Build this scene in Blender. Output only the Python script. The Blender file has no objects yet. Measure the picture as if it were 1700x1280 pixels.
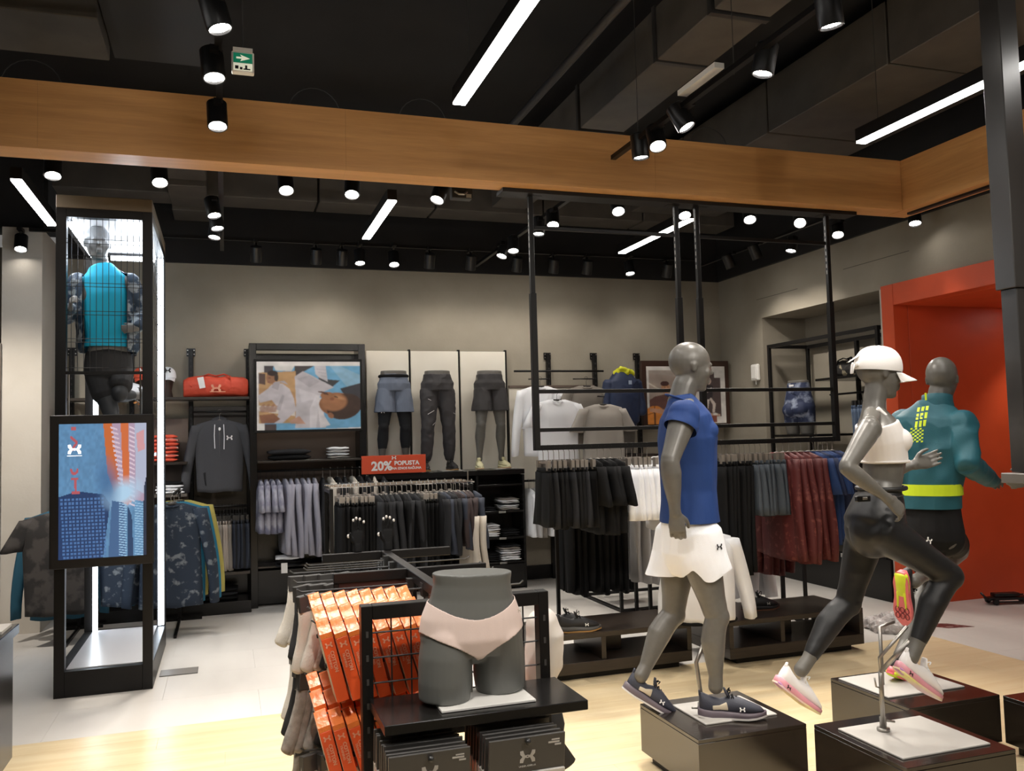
import bpy, math, random
import numpy as np
from mathutils import Vector, Matrix, noise
random.seed(7)
S = bpy.context.scene
COL = S.collection
PI = math.pi

# ------------------------------------------------------------------ camera
YAW, PITCH, ROLL, FPX, CH = math.radians(18.354), math.radians(3.419), math.radians(-1.4876), 1439.0, 1.65
_cy, _sy, _cp, _sp, _cr, _sr = math.cos(YAW), math.sin(YAW), math.cos(PITCH), math.sin(PITCH), math.cos(ROLL), math.sin(ROLL)
_r0 = Vector((_cy, -_sy, 0)); _f0 = Vector((_sy, _cy, 0)); _u0 = Vector((0, 0, 1))
CF = _cp*_f0 + _sp*_u0
_u1 = -_sp*_f0 + _cp*_u0
CR = _cr*_r0 + _sr*_u1
CU = -_sr*_r0 + _cr*_u1
cam_data = bpy.data.cameras.new('camera')
cam = bpy.data.objects.new('camera', cam_data)
COL.objects.link(cam)
cam_data.sensor_fit = 'HORIZONTAL'; cam_data.sensor_width = 36.0
cam_data.lens = FPX/1700*36.0; cam_data.clip_start = 0.05; cam_data.clip_end = 60
M = Matrix((CR, CU, -CF)).transposed().to_4x4(); M.translation = Vector((0, 0, CH))
cam.matrix_world = M
S.camera = cam

# ------------------------------------------------------------------ world, exposure, big lights
w = bpy.data.worlds.new('world'); S.world = w; w.use_nodes = True
w.node_tree.nodes['Background'].inputs[0].default_value = (1.0, .95, .90, 1)
w.node_tree.nodes['Background'].inputs[1].default_value = 0.13
S.view_settings.view_transform = 'Standard'; S.view_settings.look = 'None'
S.view_settings.gamma = 1.0; S.view_settings.exposure = 0.45
S.view_settings.use_curve_mapping = False
SPOT_W = 72.0          # watts of one track spot
SPOT_COL = (1.0, .925, .83)
LED_E = 30.0            # emission of the linear lights
# ------------------------------------------------------------------ helpers
def ray(px, py): return CF + (px-850)/FPX*CR - (py-640)/FPX*CU
def PY(px, py, Y):
    """world point on the vertical plane Y seen at a pixel of the 1700x1280 photograph"""
    d = ray(px, py); t = Y/d.y
    return Vector((0, 0, CH)) + d*t

_mats = {}
def nd(nt, t, **kw):
    n = nt.nodes.new(t)
    for k, v in kw.items(): setattr(n, k, v)
    return n
def mat(name, col, rough=.6, metal=0., spec=.5, col2=None, scale=8., stretch=(1, 1, 1), bump=0., bscale=60., emit=None, estr=0., alpha=1., trans=0., coat=0., contrast=(.35, .65), sheen=0.):
    if name in _mats: return _mats[name]
    m = bpy.data.materials.new(name); m.use_nodes = True; nt = m.node_tree
    b = nt.nodes['Principled BSDF']
    b.inputs['Base Color'].default_value = (*col, 1); b.inputs['Roughness'].default_value = rough
    b.inputs['Metallic'].default_value = metal; b.inputs['Specular IOR Level'].default_value = spec
    b.inputs['Coat Weight'].default_value = coat
    b.inputs['Transmission Weight'].default_value = trans
    b.inputs['Alpha'].default_value = alpha
    b.inputs['Sheen Weight'].default_value = sheen
    tc = nd(nt, 'ShaderNodeTexCoord')
    mp = nd(nt, 'ShaderNodeMapping'); mp.inputs['Scale'].default_value = stretch
    nt.links.new(tc.outputs['Object'], mp.inputs[0])
    if col2 is not None:
        n = nd(nt, 'ShaderNodeTexNoise'); n.inputs['Scale'].default_value = scale; n.inputs['Detail'].default_value = 5
        nt.links.new(mp.outputs[0], n.inputs['Vector'])
        cr = nd(nt, 'ShaderNodeValToRGB')
        cr.color_ramp.elements[0].position = contrast[0]; cr.color_ramp.elements[1].position = contrast[1]
        cr.color_ramp.elements[0].color = (*col, 1); cr.color_ramp.elements[1].color = (*col2, 1)
        nt.links.new(n.outputs['Fac'], cr.inputs[0]); nt.links.new(cr.outputs[0], b.inputs['Base Color'])
    if bump:
        n2 = nd(nt, 'ShaderNodeTexNoise'); n2.inputs['Scale'].default_value = bscale; n2.inputs['Detail'].default_value = 4
        nt.links.new(mp.outputs[0], n2.inputs['Vector'])
        bp = nd(nt, 'ShaderNodeBump'); bp.inputs['Strength'].default_value = bump; bp.inputs['Distance'].default_value = .01
        nt.links.new(n2.outputs['Fac'], bp.inputs['Height']); nt.links.new(bp.outputs[0], b.inputs['Normal'])
    if emit is not None:
        b.inputs['Emission Color'].default_value = (*emit, 1); b.inputs['Emission Strength'].default_value = estr
    _mats[name] = m
    return m

class MB:
    """collects shapes into one mesh; every face remembers a material slot"""
    def __init__(s): s.v = []; s.f = []; s.m = []; s.cur = 0
    def add(s, vs, fs):
        o = len(s.v); s.v.extend([tuple(v) for v in vs]); s.f.extend([tuple(i+o for i in f) for f in fs]); s.m.extend([s.cur]*len(fs)); return s
    def box(s, x0, x1, y0, y1, z0, z1):
        vs = [(x0, y0, z0), (x1, y0, z0), (x1, y1, z0), (x0, y1, z0), (x0, y0, z1), (x1, y0, z1), (x1, y1, z1), (x0, y1, z1)]
        return s.add(vs, [(0, 3, 2, 1), (4, 5, 6, 7), (0, 1, 5, 4), (1, 2, 6, 5), (2, 3, 7, 6), (3, 0, 4, 7)])
    def bbox(s, x0, x1, y0, y1, z0, z1, b=.003):
        """box with chamfered edges"""
        vs = []; ix = {}
        for cx, X in ((0, x0), (1, x1)):
            for cy, Y in ((0, y0), (1, y1)):
                for cz, Z in ((0, z0), (1, z1)):
                    sx, sy, sz = (1-2*cx)*b, (1-2*cy)*b, (1-2*cz)*b
                    for ax, p in enumerate(((X, Y+sy, Z+sz), (X+sx, Y, Z+sz), (X+sx, Y+sy, Z))):
                        ix[(cx, cy, cz, ax)] = len(vs); vs.append(p)
        f = []
        for c in (0, 1):
            q = [ix[(c, 0, 0, 0)], ix[(c, 1, 0, 0)], ix[(c, 1, 1, 0)], ix[(c, 0, 1, 0)]]; f.append(q if c else q[::-1])
            q = [ix[(0, c, 0, 1)], ix[(1, c, 0, 1)], ix[(1, c, 1, 1)], ix[(0, c, 1, 1)]]; f.append(q[::-1] if c else q)
            q = [ix[(0, 0, c, 2)], ix[(1, 0, c, 2)], ix[(1, 1, c, 2)], ix[(0, 1, c, 2)]]; f.append(q if c else q[::-1])
        for a in (0, 1):
            for c in (0, 1):
                f.append([ix[(a, c, 0, 0)], ix[(a, c, 1, 0)], ix[(a, c, 1, 1)], ix[(a, c, 0, 1)]])
                f.append([ix[(a, 0, c, 0)], ix[(a, 1, c, 0)], ix[(a, 1, c, 2)], ix[(a, 0, c, 2)]])
                f.append([ix[(0, a, c, 1)], ix[(1, a, c, 1)], ix[(1, a, c, 2)], ix[(0, a, c, 2)]])
                for d in (0, 1): f.append([ix[(a, c, d, 0)], ix[(a, c, d, 1)], ix[(a, c, d, 2)]])
        return s.add(vs, f)
    def bar(s, a, b, w, h=None, up=(0, 0, 1)):
        """straight bar of rectangular section from a to b"""
        a = Vector(a); b = Vector(b); h = w if h is None else h
        t = (b-a).normalized(); up = Vector(up)
        if abs(t.dot(up)) > .99: up = Vector((0, 1, 0))
        sd = t.cross(up).normalized(); u = sd.cross(t)
        vs = []
        for p in (a, b):
            for i, j in ((-1, -1), (1, -1), (1, 1), (-1, 1)): vs.append(p+sd*(i*w/2)+u*(j*h/2))
        return s.add(vs, [(0, 1, 2, 3), (4, 7, 6, 5), (0, 4, 5, 1), (1, 5, 6, 2), (2, 6, 7, 3), (3, 7, 4, 0)])
    def tube(s, pts, r, n=8, caps=True):
        pts = [Vector(p) for p in pts]; R = r if isinstance(r, (list, tuple)) else [r]*len(pts)
        rings = []; ref = None
        for i, p in enumerate(pts):
            t = (pts[min(i+1, len(pts)-1)]-pts[max(i-1, 0)]).normalized()
            if ref is None:
                ref = Vector((0, 0, 1)) if abs(t.z) < .9 else Vector((1, 0, 0))
            sd = t.cross(ref).normalized(); ref = sd.cross(t).normalized()
            rings.append([p+sd*(R[i]*math.cos(2*PI*k/n))+ref*(R[i]*math.sin(2*PI*k/n)) for k in range(n)])
        return s.loft(rings, caps)
    def loft(s, rings, caps=True):
        n = len(rings[0]); o = 0; vs = [p for r in rings for p in r]; f = []
        for i in range(len(rings)-1):
            for k in range(n):
                a = i*n+k; b = i*n+(k+1) % n
                f.append((a, b, b+n, a+n))
        if caps:
            f.append(tuple(range(n-1, -1, -1))); f.append(tuple((len(rings)-1)*n+k for k in range(n)))
        return s.add(vs, f)
    def limb(s, rings, side=None, n=20, ex=2.0, round_ends=True):
        """closed loft through (centre, half width along side, half depth) rings with rounded ends"""
        cs = [Vector(r[0]) for r in rings]; out = []
        N = len(cs); sd0 = Vector(side) if side is not None else None
        for i in range(N):
            t = (cs[min(i+1, N-1)]-cs[max(i-1, 0)]).normalized()
            if sd0 is None:
                sd0 = t.cross(Vector((.3, .2, 1))).normalized() if abs(t.z) < .95 else Vector((0, 1, 0))
            sd = (sd0-t*sd0.dot(t)).normalized(); nn = t.cross(sd)
            a = rings[i][1]; b = rings[i][2] if len(rings[i]) > 2 else a
            def ring(c, k):
                o = []
                for j in range(n):
                    th = 2*PI*j/n; cx, sy = math.cos(th), math.sin(th)
                    o.append(c+sd*(k*a*math.copysign(abs(cx)**(2/ex), cx))+nn*(k*b*math.copysign(abs(sy)**(2/ex), sy)))
                return o
            m = min(a, b)*.6
            if i == 0 and round_ends: out += [ring(cs[0]-t*m, .45), ring(cs[0]-t*m*.7, .78)]
            out.append(ring(cs[i], 1))
            if i == N-1 and round_ends: out += [ring(cs[i]+t*m*.7, .78), ring(cs[i]+t*m, .45)]
        return s.loft(out)
    def ball(s, c, rx, ry=None, rz=None, n=16, rot=None):
        ry = rx if ry is None else ry; rz = rx if rz is None else rz; c = Vector(c)
        vs = []; f = []; m = max(6, n//2+2)
        for i in range(1, m):
            ph = PI*i/m
            for k in range(n):
                th = 2*PI*k/n
                p = Vector((rx*math.sin(ph)*math.cos(th), ry*math.sin(ph)*math.sin(th), rz*math.cos(ph)))
                if rot is not None: p = rot @ p
                vs.append(c+p)
        for i in range(m-2):
            for k in range(n):
                a = i*n+k; b = i*n+(k+1) % n; f.append((a, a+n, b+n, b))
        f.append(tuple(range(n))); f.append(tuple((m-2)*n+n-1-k for k in range(n)))
        return s.add(vs, f)
    def poly(s, pts, thick, nrm):
        """extruded flat polygon; pts 3D"""
        nrm = Vector(nrm).normalized()*thick; n = len(pts)
        vs = [Vector(p) for p in pts]+[Vector(p)+nrm for p in pts]
        f = [tuple(range(n)), tuple(range(2*n-1, n-1, -1))]+[(i, i+n, (i+1) % n+n, (i+1) % n) for i in range(n)]
        return s.add(vs, f)
    def strip(s, L, Rr):
        n = len(L); return s.add(list(L)+list(Rr), [(i, i+1, n+i+1, n+i) for i in range(n-1)])
    def xf(s, mtx, start=0):
        for i in range(start, len(s.v)): s.v[i] = tuple(mtx @ Vector(s.v[i]))
        return s
    def mesh(s, name):
        me = bpy.data.meshes.new(name); me.from_pydata(s.v, [], s.f); me.update()
        if any(s.m): me.polygons.foreach_set('material_index', s.m)
        return me

def link(name, me, mats=None, parent=None, loc=None, smooth=False):
    o = bpy.data.objects.new(name, me); COL.objects.link(o)
    if mats is not None:
        for m in (mats if isinstance(mats, (list, tuple)) else [mats]): me.materials.append(m)
    if parent is not None: o.parent = parent
    if loc is not None: o.location = loc
    if smooth and len(me.polygons):
        me.polygons.foreach_set('use_smooth', [True]*len(me.polygons))
        if smooth == 'auto': me.set_sharp_from_angle(angle=math.radians(40))
    return o
FINE = ('slots', 'adjusting_holes', 'screws', 'drawcords', 'straps', 'thin_rods', 'fine_print', 'reflective_marks', 'side_mark', 'pockets', 'sole_grooves')
def obj(name, mb, mats, parent=None, smooth=False, loc=None):
    me = mb.mesh(name)
    fix_normals(me)
    o = link(name, me, mats, parent, loc, smooth)
    if name in FINE: o['kind'] = 'stuff'
    return o
def fix_normals(me):
    import bmesh
    if len(me.polygons) > 60000: return
    bm = bmesh.new(); bm.from_mesh(me); bmesh.ops.recalc_face_normals(bm, faces=bm.faces); bm.to_mesh(me); bm.free()
def tag(o, label, cat, group=None, kind=None):
    o['label'] = label; o['category'] = cat
    if group: o['group'] = group
    if kind: o['kind'] = kind
    return o
def empty(name, loc=(0, 0, 0), rz=0., label=None, cat=None, group=None):
    o = bpy.data.objects.new(name, None); COL.objects.link(o); o.location = loc; o.rotation_euler = (0, 0, rz); o.empty_display_size = .1
    if label: tag(o, label, cat, group)
    return o
def struct(name, mb, m, parent=None, smooth=False):
    o = obj(name, mb, m, parent, smooth)
    if parent is None: o['kind'] = 'structure'
    return o
KIDS = {}
def copy_tree(o, parent=None):
    c = o.copy(); COL.objects.link(c); c.parent = parent
    for ch in list(o.children): copy_tree(ch, c)
    return c
ORD = ['first', 'second', 'third', 'fourth', 'fifth', 'sixth', 'seventh', 'eighth', 'ninth', 'tenth', 'eleventh', 'twelfth', 'thirteenth', 'fourteenth', 'fifteenth', 'sixteenth', 'seventeenth', 'eighteenth', 'nineteenth', 'twentieth', 'twenty-first', 'twenty-second', 'twenty-third', 'twenty-fourth', 'twenty-fifth', 'twenty-sixth', 'twenty-seventh', 'twenty-eighth', 'twenty-ninth', 'thirtieth']

def evaluated(me, mods):
    """mesh after modifiers"""
    o = bpy.data.objects.new('tmp', me); COL.objects.link(o)
    for t, kw in mods:
        md = o.modifiers.new(t, t)
        for k, v in kw.items(): setattr(md, k, v)
    dg = bpy.context.evaluated_depsgraph_get(); dg.update()
    r = bpy.data.meshes.new_from_object(o.evaluated_get(dg)); bpy.data.objects.remove(o)
    return r
def remesh(mb, vox=.006, smooth=4):
    me = mb.mesh('tmp')
    fix_normals(me)
    r = evaluated(me, [('REMESH', dict(mode='VOXEL', voxel_size=vox)), ('SMOOTH', dict(factor=.5, iterations=smooth))])
    bpy.data.meshes.remove(me)
    return r
def wrinkle(me, amp, freq=(6, 6, 3), seed=0., fn=None):
    n = len(me.vertices); co = np.empty(n*3); me.vertices.foreach_get('co', co); co = co.reshape(-1, 3)
    nr = np.empty(n*3); me.vertex_normals.foreach_get('vector', nr); nr = nr.reshape(-1, 3)
    out = np.empty(n)
    for i in range(n):
        p = co[i]
        q = Vector((p[0]*freq[0]+seed, p[1]*freq[1], p[2]*freq[2]))
        v = noise.noise(q)+.45*noise.noise(q*2.3)
        v = 1-abs(v)*2.2
        a = amp if fn is None else amp*fn(p)
        out[i] = v*a
    co += nr*out[:, None]
    me.vertices.foreach_set('co', co.ravel()); me.update()
def cut(me, keep):
    """delete faces whose centre fails keep(x, y, z) -> bool array"""
    import bmesh
    bm = bmesh.new(); bm.from_mesh(me)
    dl = [f for f in bm.faces if not keep(f.calc_center_median())]
    bmesh.ops.delete(bm, geom=dl, context='FACES')
    bv = [(v, [e.other_vert(v) for e in v.link_edges if e.is_boundary]) for v in bm.verts if v.is_boundary]
    for _ in range(10):
        new = [(v, v.co*.4+(n[0].co+n[1].co)*.3) for v, n in bv if len(n) == 2]
        for v, c in new: v.co = c
    bm.to_mesh(me); bm.free(); return me
def join_mesh(ms):
    import bmesh
    bm = bmesh.new()
    for m in ms: bm.from_mesh(m)
    r = bpy.data.meshes.new('j'); bm.to_mesh(r); bm.free(); return r

def emblem(mb, c, right, up, size, nrm, th=.0008):
    """the interlocking emblem: a U over an upturned U"""
    c = Vector(c); r = Vector(right).normalized()*size; u = Vector(up).normalized()*size; n = Vector(nrm).normalized()*th
    for sg in (1, -1):
        P_ = [(-.47, .52, .13), (-.43, .26, .16), (-.27, .02, .13), (0, -.105, .05), (.27, .02, .13), (.43, .26, .16), (.47, .52, .13)]
        L = []; R_ = []
        for i, (x, y, wd) in enumerate(P_):
            x0, y0 = P_[max(i-1, 0)][:2]; x1, y1 = P_[min(i+1, 6)][:2]
            dx, dy = x1-x0, y1-y0; l = math.hypot(dx, dy); nx, ny = -dy/l, dx/l
            L.append(c+n+r*(x*.8+nx*wd*.8)+u*(sg*(y+ny*wd*.8)*.70)); R_.append(c+n+r*(x*.8-nx*wd*.8)+u*(sg*(y-ny*wd*.8)*.70))
        mb.strip(L, R_)
    return mb
def text_mesh(body, size, bold=.0, align='CENTER', extrude=.0006):
    cu = bpy.data.curves.new('txt', 'FONT'); cu.body = body; cu.size = size; cu.offset = bold*size; cu.extrude = extrude
    cu.align_x = align; cu.align_y = 'CENTER'; cu.resolution_u = 3
    o = bpy.data.objects.new('txt', cu); COL.objects.link(o)
    dg = bpy.context.evaluated_depsgraph_get(); dg.update()
    me = bpy.data.meshes.new_from_object(o.evaluated_get(dg)); bpy.data.objects.remove(o); return me
def put_text(name, body, size, m, right, up, loc, parent=None, bold=0., align='CENTER'):
    me = text_mesh(body, size, bold, align)
    r = Vector(right).normalized(); u = Vector(up).normalized(); n = r.cross(u)
    mt = Matrix((r, u, n)).transposed().to_4x4(); mt.translation = Vector(loc)
    me.transform(mt)
    return link(name, me, m, parent)

# ------------------------------------------------------------------ materials
blk = mat('black_powder_coat', (.007, .0062, .006), spec=.28, rough=.38, bump=.05, bscale=400)
blk2 = mat('black_laminate', (.008, .0072, .0068), spec=.35, rough=.22)
brnb = mat('dark_brown_laminate', (.030, .021, .015), rough=.28, col2=(.021, .015, .012), scale=6, stretch=(1, 1, 14))
chrome = mat('chrome', (.75, .74, .72), rough=.18, metal=1)
steel = mat('satin_steel', (.42, .40, .37), rough=.38, metal=.9)
greymann = mat('mannequin_grey', (.115, .108, .095), rough=.36, col2=(.128, .120, .106), scale=30)
platem = mat('plate_grey', (.44, .42, .39), rough=.45)
whitec = mat('white_cloth', (.84, .85, .88), rough=.85, bump=.15, bscale=300, sheen=.2)
blackc = mat('black_cloth', (.0065, .0065, .007), rough=.85, bump=.15, bscale=300, spec=.2)
charc = mat('charcoal_cloth', (.018, .0185, .021), rough=.85, bump=.15, bscale=300, spec=.25)
whitep = mat('white_plastic', (.8, .78, .74), rough=.4)
blackp = mat('black_plastic', (.006, .006, .0065), rough=.35)
redm = mat('orange_red_paint', (.70, .090, .024), rough=.45, col2=(.64, .080, .020), scale=3)
inkw = mat('white_print', (.85, .84, .82), rough=.6)
inkb = mat('black_print', (.01, .01, .012), rough=.6)
# ------------------------------------------------------------------ structure
def floor_mat():
    m = mat('carpet_tile', (.58, .545, .505), rough=.5, col2=(.66, .625, .58), scale=2.2, stretch=(1, .3, 1), bump=.06, bscale=220)
    return m
def wood_mat(name, c1, c2, stretch, rough=.35, scale=3):
    m = bpy.data.materials.new(name); m.use_nodes = True; nt = m.node_tree; b = nt.nodes['Principled BSDF']
    b.inputs['Roughness'].default_value = rough
    tc = nd(nt, 'ShaderNodeTexCoord'); mp = nd(nt, 'ShaderNodeMapping'); mp.inputs['Scale'].default_value = stretch
    nt.links.new(tc.outputs['Object'], mp.inputs[0])
    n = nd(nt, 'ShaderNodeTexNoise'); n.inputs['Scale'].default_value = scale; n.inputs['Detail'].default_value = 8; n.inputs['Distortion'].default_value = .6
    n3 = nd(nt, 'ShaderNodeTexNoise'); n3.inputs['Scale'].default_value = scale*6; n3.inputs['Detail'].default_value = 3
    nt.links.new(mp.outputs[0], n.inputs['Vector']); nt.links.new(mp.outputs[0], n3.inputs['Vector'])
    mx = nd(nt, 'ShaderNodeMath', operation='MULTIPLY_ADD'); mx.inputs[1].default_value = .35
    nt.links.new(n3.outputs['Fac'], mx.inputs[0]); nt.links.new(n.outputs['Fac'], mx.inputs[2])
    cr = nd(nt, 'ShaderNodeValToRGB'); cr.color_ramp.elements[0].position = .45; cr.color_ramp.elements[1].position = .85
    cr.color_ramp.elements[0].color = (*c1, 1); cr.color_ramp.elements[1].color = (*c2, 1)
    nt.links.new(mx.outputs[0], cr.inputs[0]); nt.links.new(cr.outputs[0], b.inputs['Base Color'])
    return m
carpet = floor_mat()
woodf = wood_mat('pale_wood_floor', (.80, .66, .43), (.71, .55, .32), (.6, 7, 1), .30, 2.0)
beamw = wood_mat('oak_veneer', (.72, .385, .145), (.58, .295, .105), (.5, 6, 9), .42, 2.2)
conc = mat('concrete_plaster', (.33, .295, .235), rough=.8, col2=(.245, .215, .168), scale=1.6, bump=.12, bscale=40, contrast=(.3, .75))
black_ceiling = mat('black_ceiling_paint', (.008, .0075, .008), rough=.85, col2=(.013, .012, .012), scale=2)
ductm = mat('dark_duct_paint', (.085, .074, .062), rough=.6, col2=(.062, .054, .046), scale=4)
pipem = mat('dark_pipe_paint', (.03, .028, .027), rough=.5)

# floor: slab + wood area + grey tiles as separate pieces
mb = MB(); mb.box(-9, 12, -5, 14, -.12, -.012)
fl = struct('floor', mb, mat('floor_screed', (.45, .42, .39), rough=.7))
tile_me = None
T = 1.2
def add_tile(x0, x1, y0, y1):
    m = MB(); m.bbox(x0+.0004, x1-.0004, y0+.0004, y1-.0004, -.012, 0, .0005)
    return obj('floor_tile', m, carpet, fl)
ys = [5.6+.6*k for k in range(0, 7)]+[9.62]
for j in range(len(ys)-1):
    x = -3.4+(j % 2)*.6
    while x < 6.0:
        add_tile(x, min(x+T, 6.0), ys[j], ys[j+1]); x += T
    # corridor beyond the red portal
for y0 in (5.6-.6*k for k in range(1, 6)):
    add_tile(5.28, 6.0, y0, y0+.6)
for xx in (6.0, 7.2, 8.4):
    for y0 in (3.2, 3.8, 4.4, 5.0, 5.6, 6.2): add_tile(xx, xx+1.2, y0, y0+(.6 if y0 < 6.1 else .52))
for yy in (7.0, 7.6, 8.2): add_tile(6.0, 6.6, yy, yy+.6)
# wood planks: long boards along X
x_lo, x_hi = -3.4, 5.28
y = 5.6; k = 0
random.seed(3)
while y > -1.5:
    y0 = y-.19
    x = x_lo-(k*0.77) % 1.9
    while x < x_hi:
        x1 = min(x+1.9, x_hi); xs = max(x, x_lo)
        if x1-xs > .02:
            m = MB(); m.bbox(xs+.0005, x1-.0005, y0+.0006, y-.0006, -.012, random.uniform(-.0002, .0002), .0006)
            obj('floor_board', m, woodf, fl)
        x += 1.9
    y = y0; k += 1

# walls
WT = 3.56
mb = MB(); mb.box(-1.62, 6.0, 9.6, 9.8, 0, WT); struct('wall_back', mb, conc)
# free-standing pier left of the lit tower, and the wall with the mirror further left
mb = MB(); mb.box(-1.93, -1.60, 8.9, 9.8, 0, WT+.14); mb.box(-6, -1.93, 10.6, 10.8, 0, WT+.3); struct('wall_left', mb, mat('concrete_light', (.58, .53, .46), rough=.8, col2=(.52, .47, .40), scale=2, bump=.1, bscale=40))
mb = MB(); mb.box(-1.98, -1.925, 8.86, 8.90, 0, 2.62); mb.box(-6, -1.98, 8.86, 8.90, 2.55, 2.62); struct('trim_mirror', mb, mat('bronze_trim', (.10, .07, .045), rough=.4))
# right wall: pieces around niche (Y 6.76..8.69, z<2.97) and portal (Y<6.72, z<3.0)
mb = MB()
mb.box(6.0, 6.2, 8.69, 9.8, 0, WT); mb.box(6.0, 6.2, 6.735, 8.69, 2.975, WT); mb.box(6.0, 6.2, 3.0, 6.735, 3.0, WT); mb.box(6.0, 6.2, -2.0, 3.0, 0, WT)
mb.box(6.2, 6.6, 8.69, 8.89, 0, 3.1); mb.box(6.6, 6.75, 6.735, 8.89, 0, 3.1); mb.box(6.2, 6.6, 6.735, 8.69, 2.975, 3.1)
mb.box(6.0, 6.6, 6.712, 6.76, 0, 2.975)
struct('wall_right', mb, conc)
# fine cast-in joints on the right wall
mb = MB(); mb.box(5.9985, 6.0, 8.0, 8.78, 3.20, 3.206); struct('trim_1', mb, mat('joint_dark', (.1, .085, .07), rough=.9))
mb = MB(); mb.box(5.9985, 6.0, 6.35, 7.25, 3.27, 3.276); struct('trim_2', mb, mat('joint_dark', (.1, .085, .07)))
# red portal: frame casing + deep lining
mb = MB()
mb.bbox(5.975, 6.14, 6.56, 6.712, 0, 3.0, .002)      # jamb casing
mb.bbox(5.975, 6.14, 3.0, 6.556, 2.80, 3.0, .002)   # header casing
mb.bbox(6.145, 9.2, 6.56, 6.69, 0, 2.84, .002)       # far lining panel
mb.bbox(6.145, 9.2, 3.0, 6.556, 2.80, 2.84, .002)   # lining soffit
mb.bbox(9.2, 9.24, 3.0, 6.56, 0, 2.84, .002)
struct('door_1', mb, redm)
mb = MB(); mb.box(5.985, 6.0, 6.712, 6.74, 0, 2.975); struct('trim_3', mb, mat('light_edge', (.55, .5, .43), rough=.6))
# black band above the walls, ceiling slab
mb = MB(); mb.box(-1.60, 6.0, 9.56, 9.8, WT, 4.75); mb.box(5.96, 6.2, -2, 9.8, WT, 4.75); mb.box(-6, -1.6, 8.95, 9.15, WT+.14, 4.75); mb.box(-6, -5.9, -4, 10.8, 0, 4.75)
struct('wall_top', mb, black_ceiling)
mb = MB(); mb.box(-9, 12, -5, 14, 4.75, 4.9); struct('ceiling', mb, black_ceiling)
mb = MB(); mb.box(-6, 6.2, -4.1, -4.0, 0, 4.75); struct('wall_front', mb, conc)
mb = MB(); mb.box(-1.6, 5.98, 9.585, 9.6, 0, .16); mb.box(5.985, 6.0, 8.70, 9.58, 0, .16); struct('baseboard_back', mb, blk)

# services under the ceiling
def thing_mesh(name, mb, m, label, cat, group=None, smooth=False):
    o = obj(name, mb, m, None, smooth); return tag(o, label, cat, group)
d = empty('air_duct', (2.9, 5, 4.1), 0, 'wide dark rectangular duct running towards the back above the wooden beam', 'duct')
for y0 in (0.4, 1.7, 3.0, 4.3, 5.0, 6.3, 7.6):
    m = MB(); m.bbox(-.19, .19, y0-5+.01, y0-5+1.26 if y0 != 4.3 else y0-5+.66, 0, .36, .006); obj('duct_section', m, ductm, d)
for y0 in (1.7, 3.0, 4.3, 4.98, 6.3, 7.6):
    m = MB(); m.box(-.2, .2, y0-5-.02, y0-5+.02, -.01, .37); obj('duct_flange', m, pipem, d)
d = empty('air_duct', (-1.0, 5.8, 4.2), 0, 'broad dark duct crossing above the wooden beam at the left', 'duct')
for x0 in (-3.6, -2.3, -1.0):
    m = MB(); m.bbox(x0+.01, x0+1.29, -.28, .32, 0, .36, .006); obj('duct_section', m, ductm, d)
m = MB(); m.box(.30, .95, -.5, .5, .1, .45); obj('duct_end', m, pipem, d)
d = empty('air_duct', (-.32, 8.6, 4.0), 0, 'short dark duct drop behind the beam above the lit tower', 'duct')
for y0, z0 in ((-.8, .05), (-.35, 0), (.1, .04), (.52, 0)):
    m = MB(); m.bbox(-.17, .17, y0, y0+.43, z0, .4, .006); obj('duct_section', m, ductm, d)
d = empty('air_duct', (4.9, 4.5, 4.15), 0, 'large dark duct along the right wall above the linear light', 'duct')
for y0 in (-4, -2.6, -1.2, .2, 1.6, 3.0):
    m = MB(); m.bbox(-.55, .55, y0+.01, y0+1.39, 0, .45, .006); obj('duct_section', m, ductm, d)
d = empty('air_duct', (1.5, 8.9, 4.05), 0, 'long dark duct along the back wall under the ceiling', 'duct')
for x0 in (-3.0, -1.8, -.6, .6, 1.8, 3.0):
    m = MB(); m.bbox(x0+.01, x0+1.19, -.2, .2, 0, .32, .006); obj('duct_section', m, ductm, d)
thing_mesh('ceiling_pipe', MB().tube([(2.2, 0, 4.15), (2.2, 7.9, 4.15)], .03, 10), pipem, 'thin dark pipe under the ceiling between linear light and duct', 'pipe', smooth=True)
thing_mesh('ceiling_pipe', MB().tube([(-1.5, 8.3, 4.3), (5.8, 8.3, 4.3)], .035, 10), pipem, 'thin dark pipe running across the ceiling near the back wall', 'pipe', smooth=True)
thing_mesh('cable_tray', MB().box(.3, 2.0, 7.3, 7.6, 4.0, 4.06), pipem, 'flat black cable tray hanging behind the beam in the middle', 'cable tray')
mb = MB(); mb.bar((-1.45, 5.0, 4.1), (-.07, 4.75, 4.1), .03, .012); mb.bar((-1.45, 5.0, 4.14), (-.07, 4.75, 4.14), .012, .04)
thing_mesh('ceiling_rail', mb, mat('tan_rail', (.33, .27, .2), rough=.5), 'thin tan metal rail at the top left beside the spotlight track', 'rail')
# hanging wires and cable loops
wirem = mat('wire_dark', (.05, .048, .046), rough=.5)
for i, (px, Y_) in enumerate(((1.19, 4.15), (1.19, 3.3), (3.74, 4.15), (2.52, 4.9), (2.52, 3.8))):
    z0 = 3.5
    o = thing_mesh('suspension_wire', MB().tube([(px, Y_, z0), (px+.002, Y_, 4.75)], .0025, 5), wirem, ORD[i]+' thin suspension wire holding the lights in front of the wooden beam', 'wire', 'suspension wires')
for i, x in enumerate((-1.05, .55, 1.25, 3.4)):
    pts = [(x+.16*math.cos(a), 5.5, 3.74+.16*math.sin(a)) for a in np.linspace(0, PI, 12)]
    thing_mesh('cable_loop', MB().tube(pts, .003, 5), wirem, ORD[i]+' thin cable loop from the left on top of the wooden beam', 'cable', 'cable loops on the beam')

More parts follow.
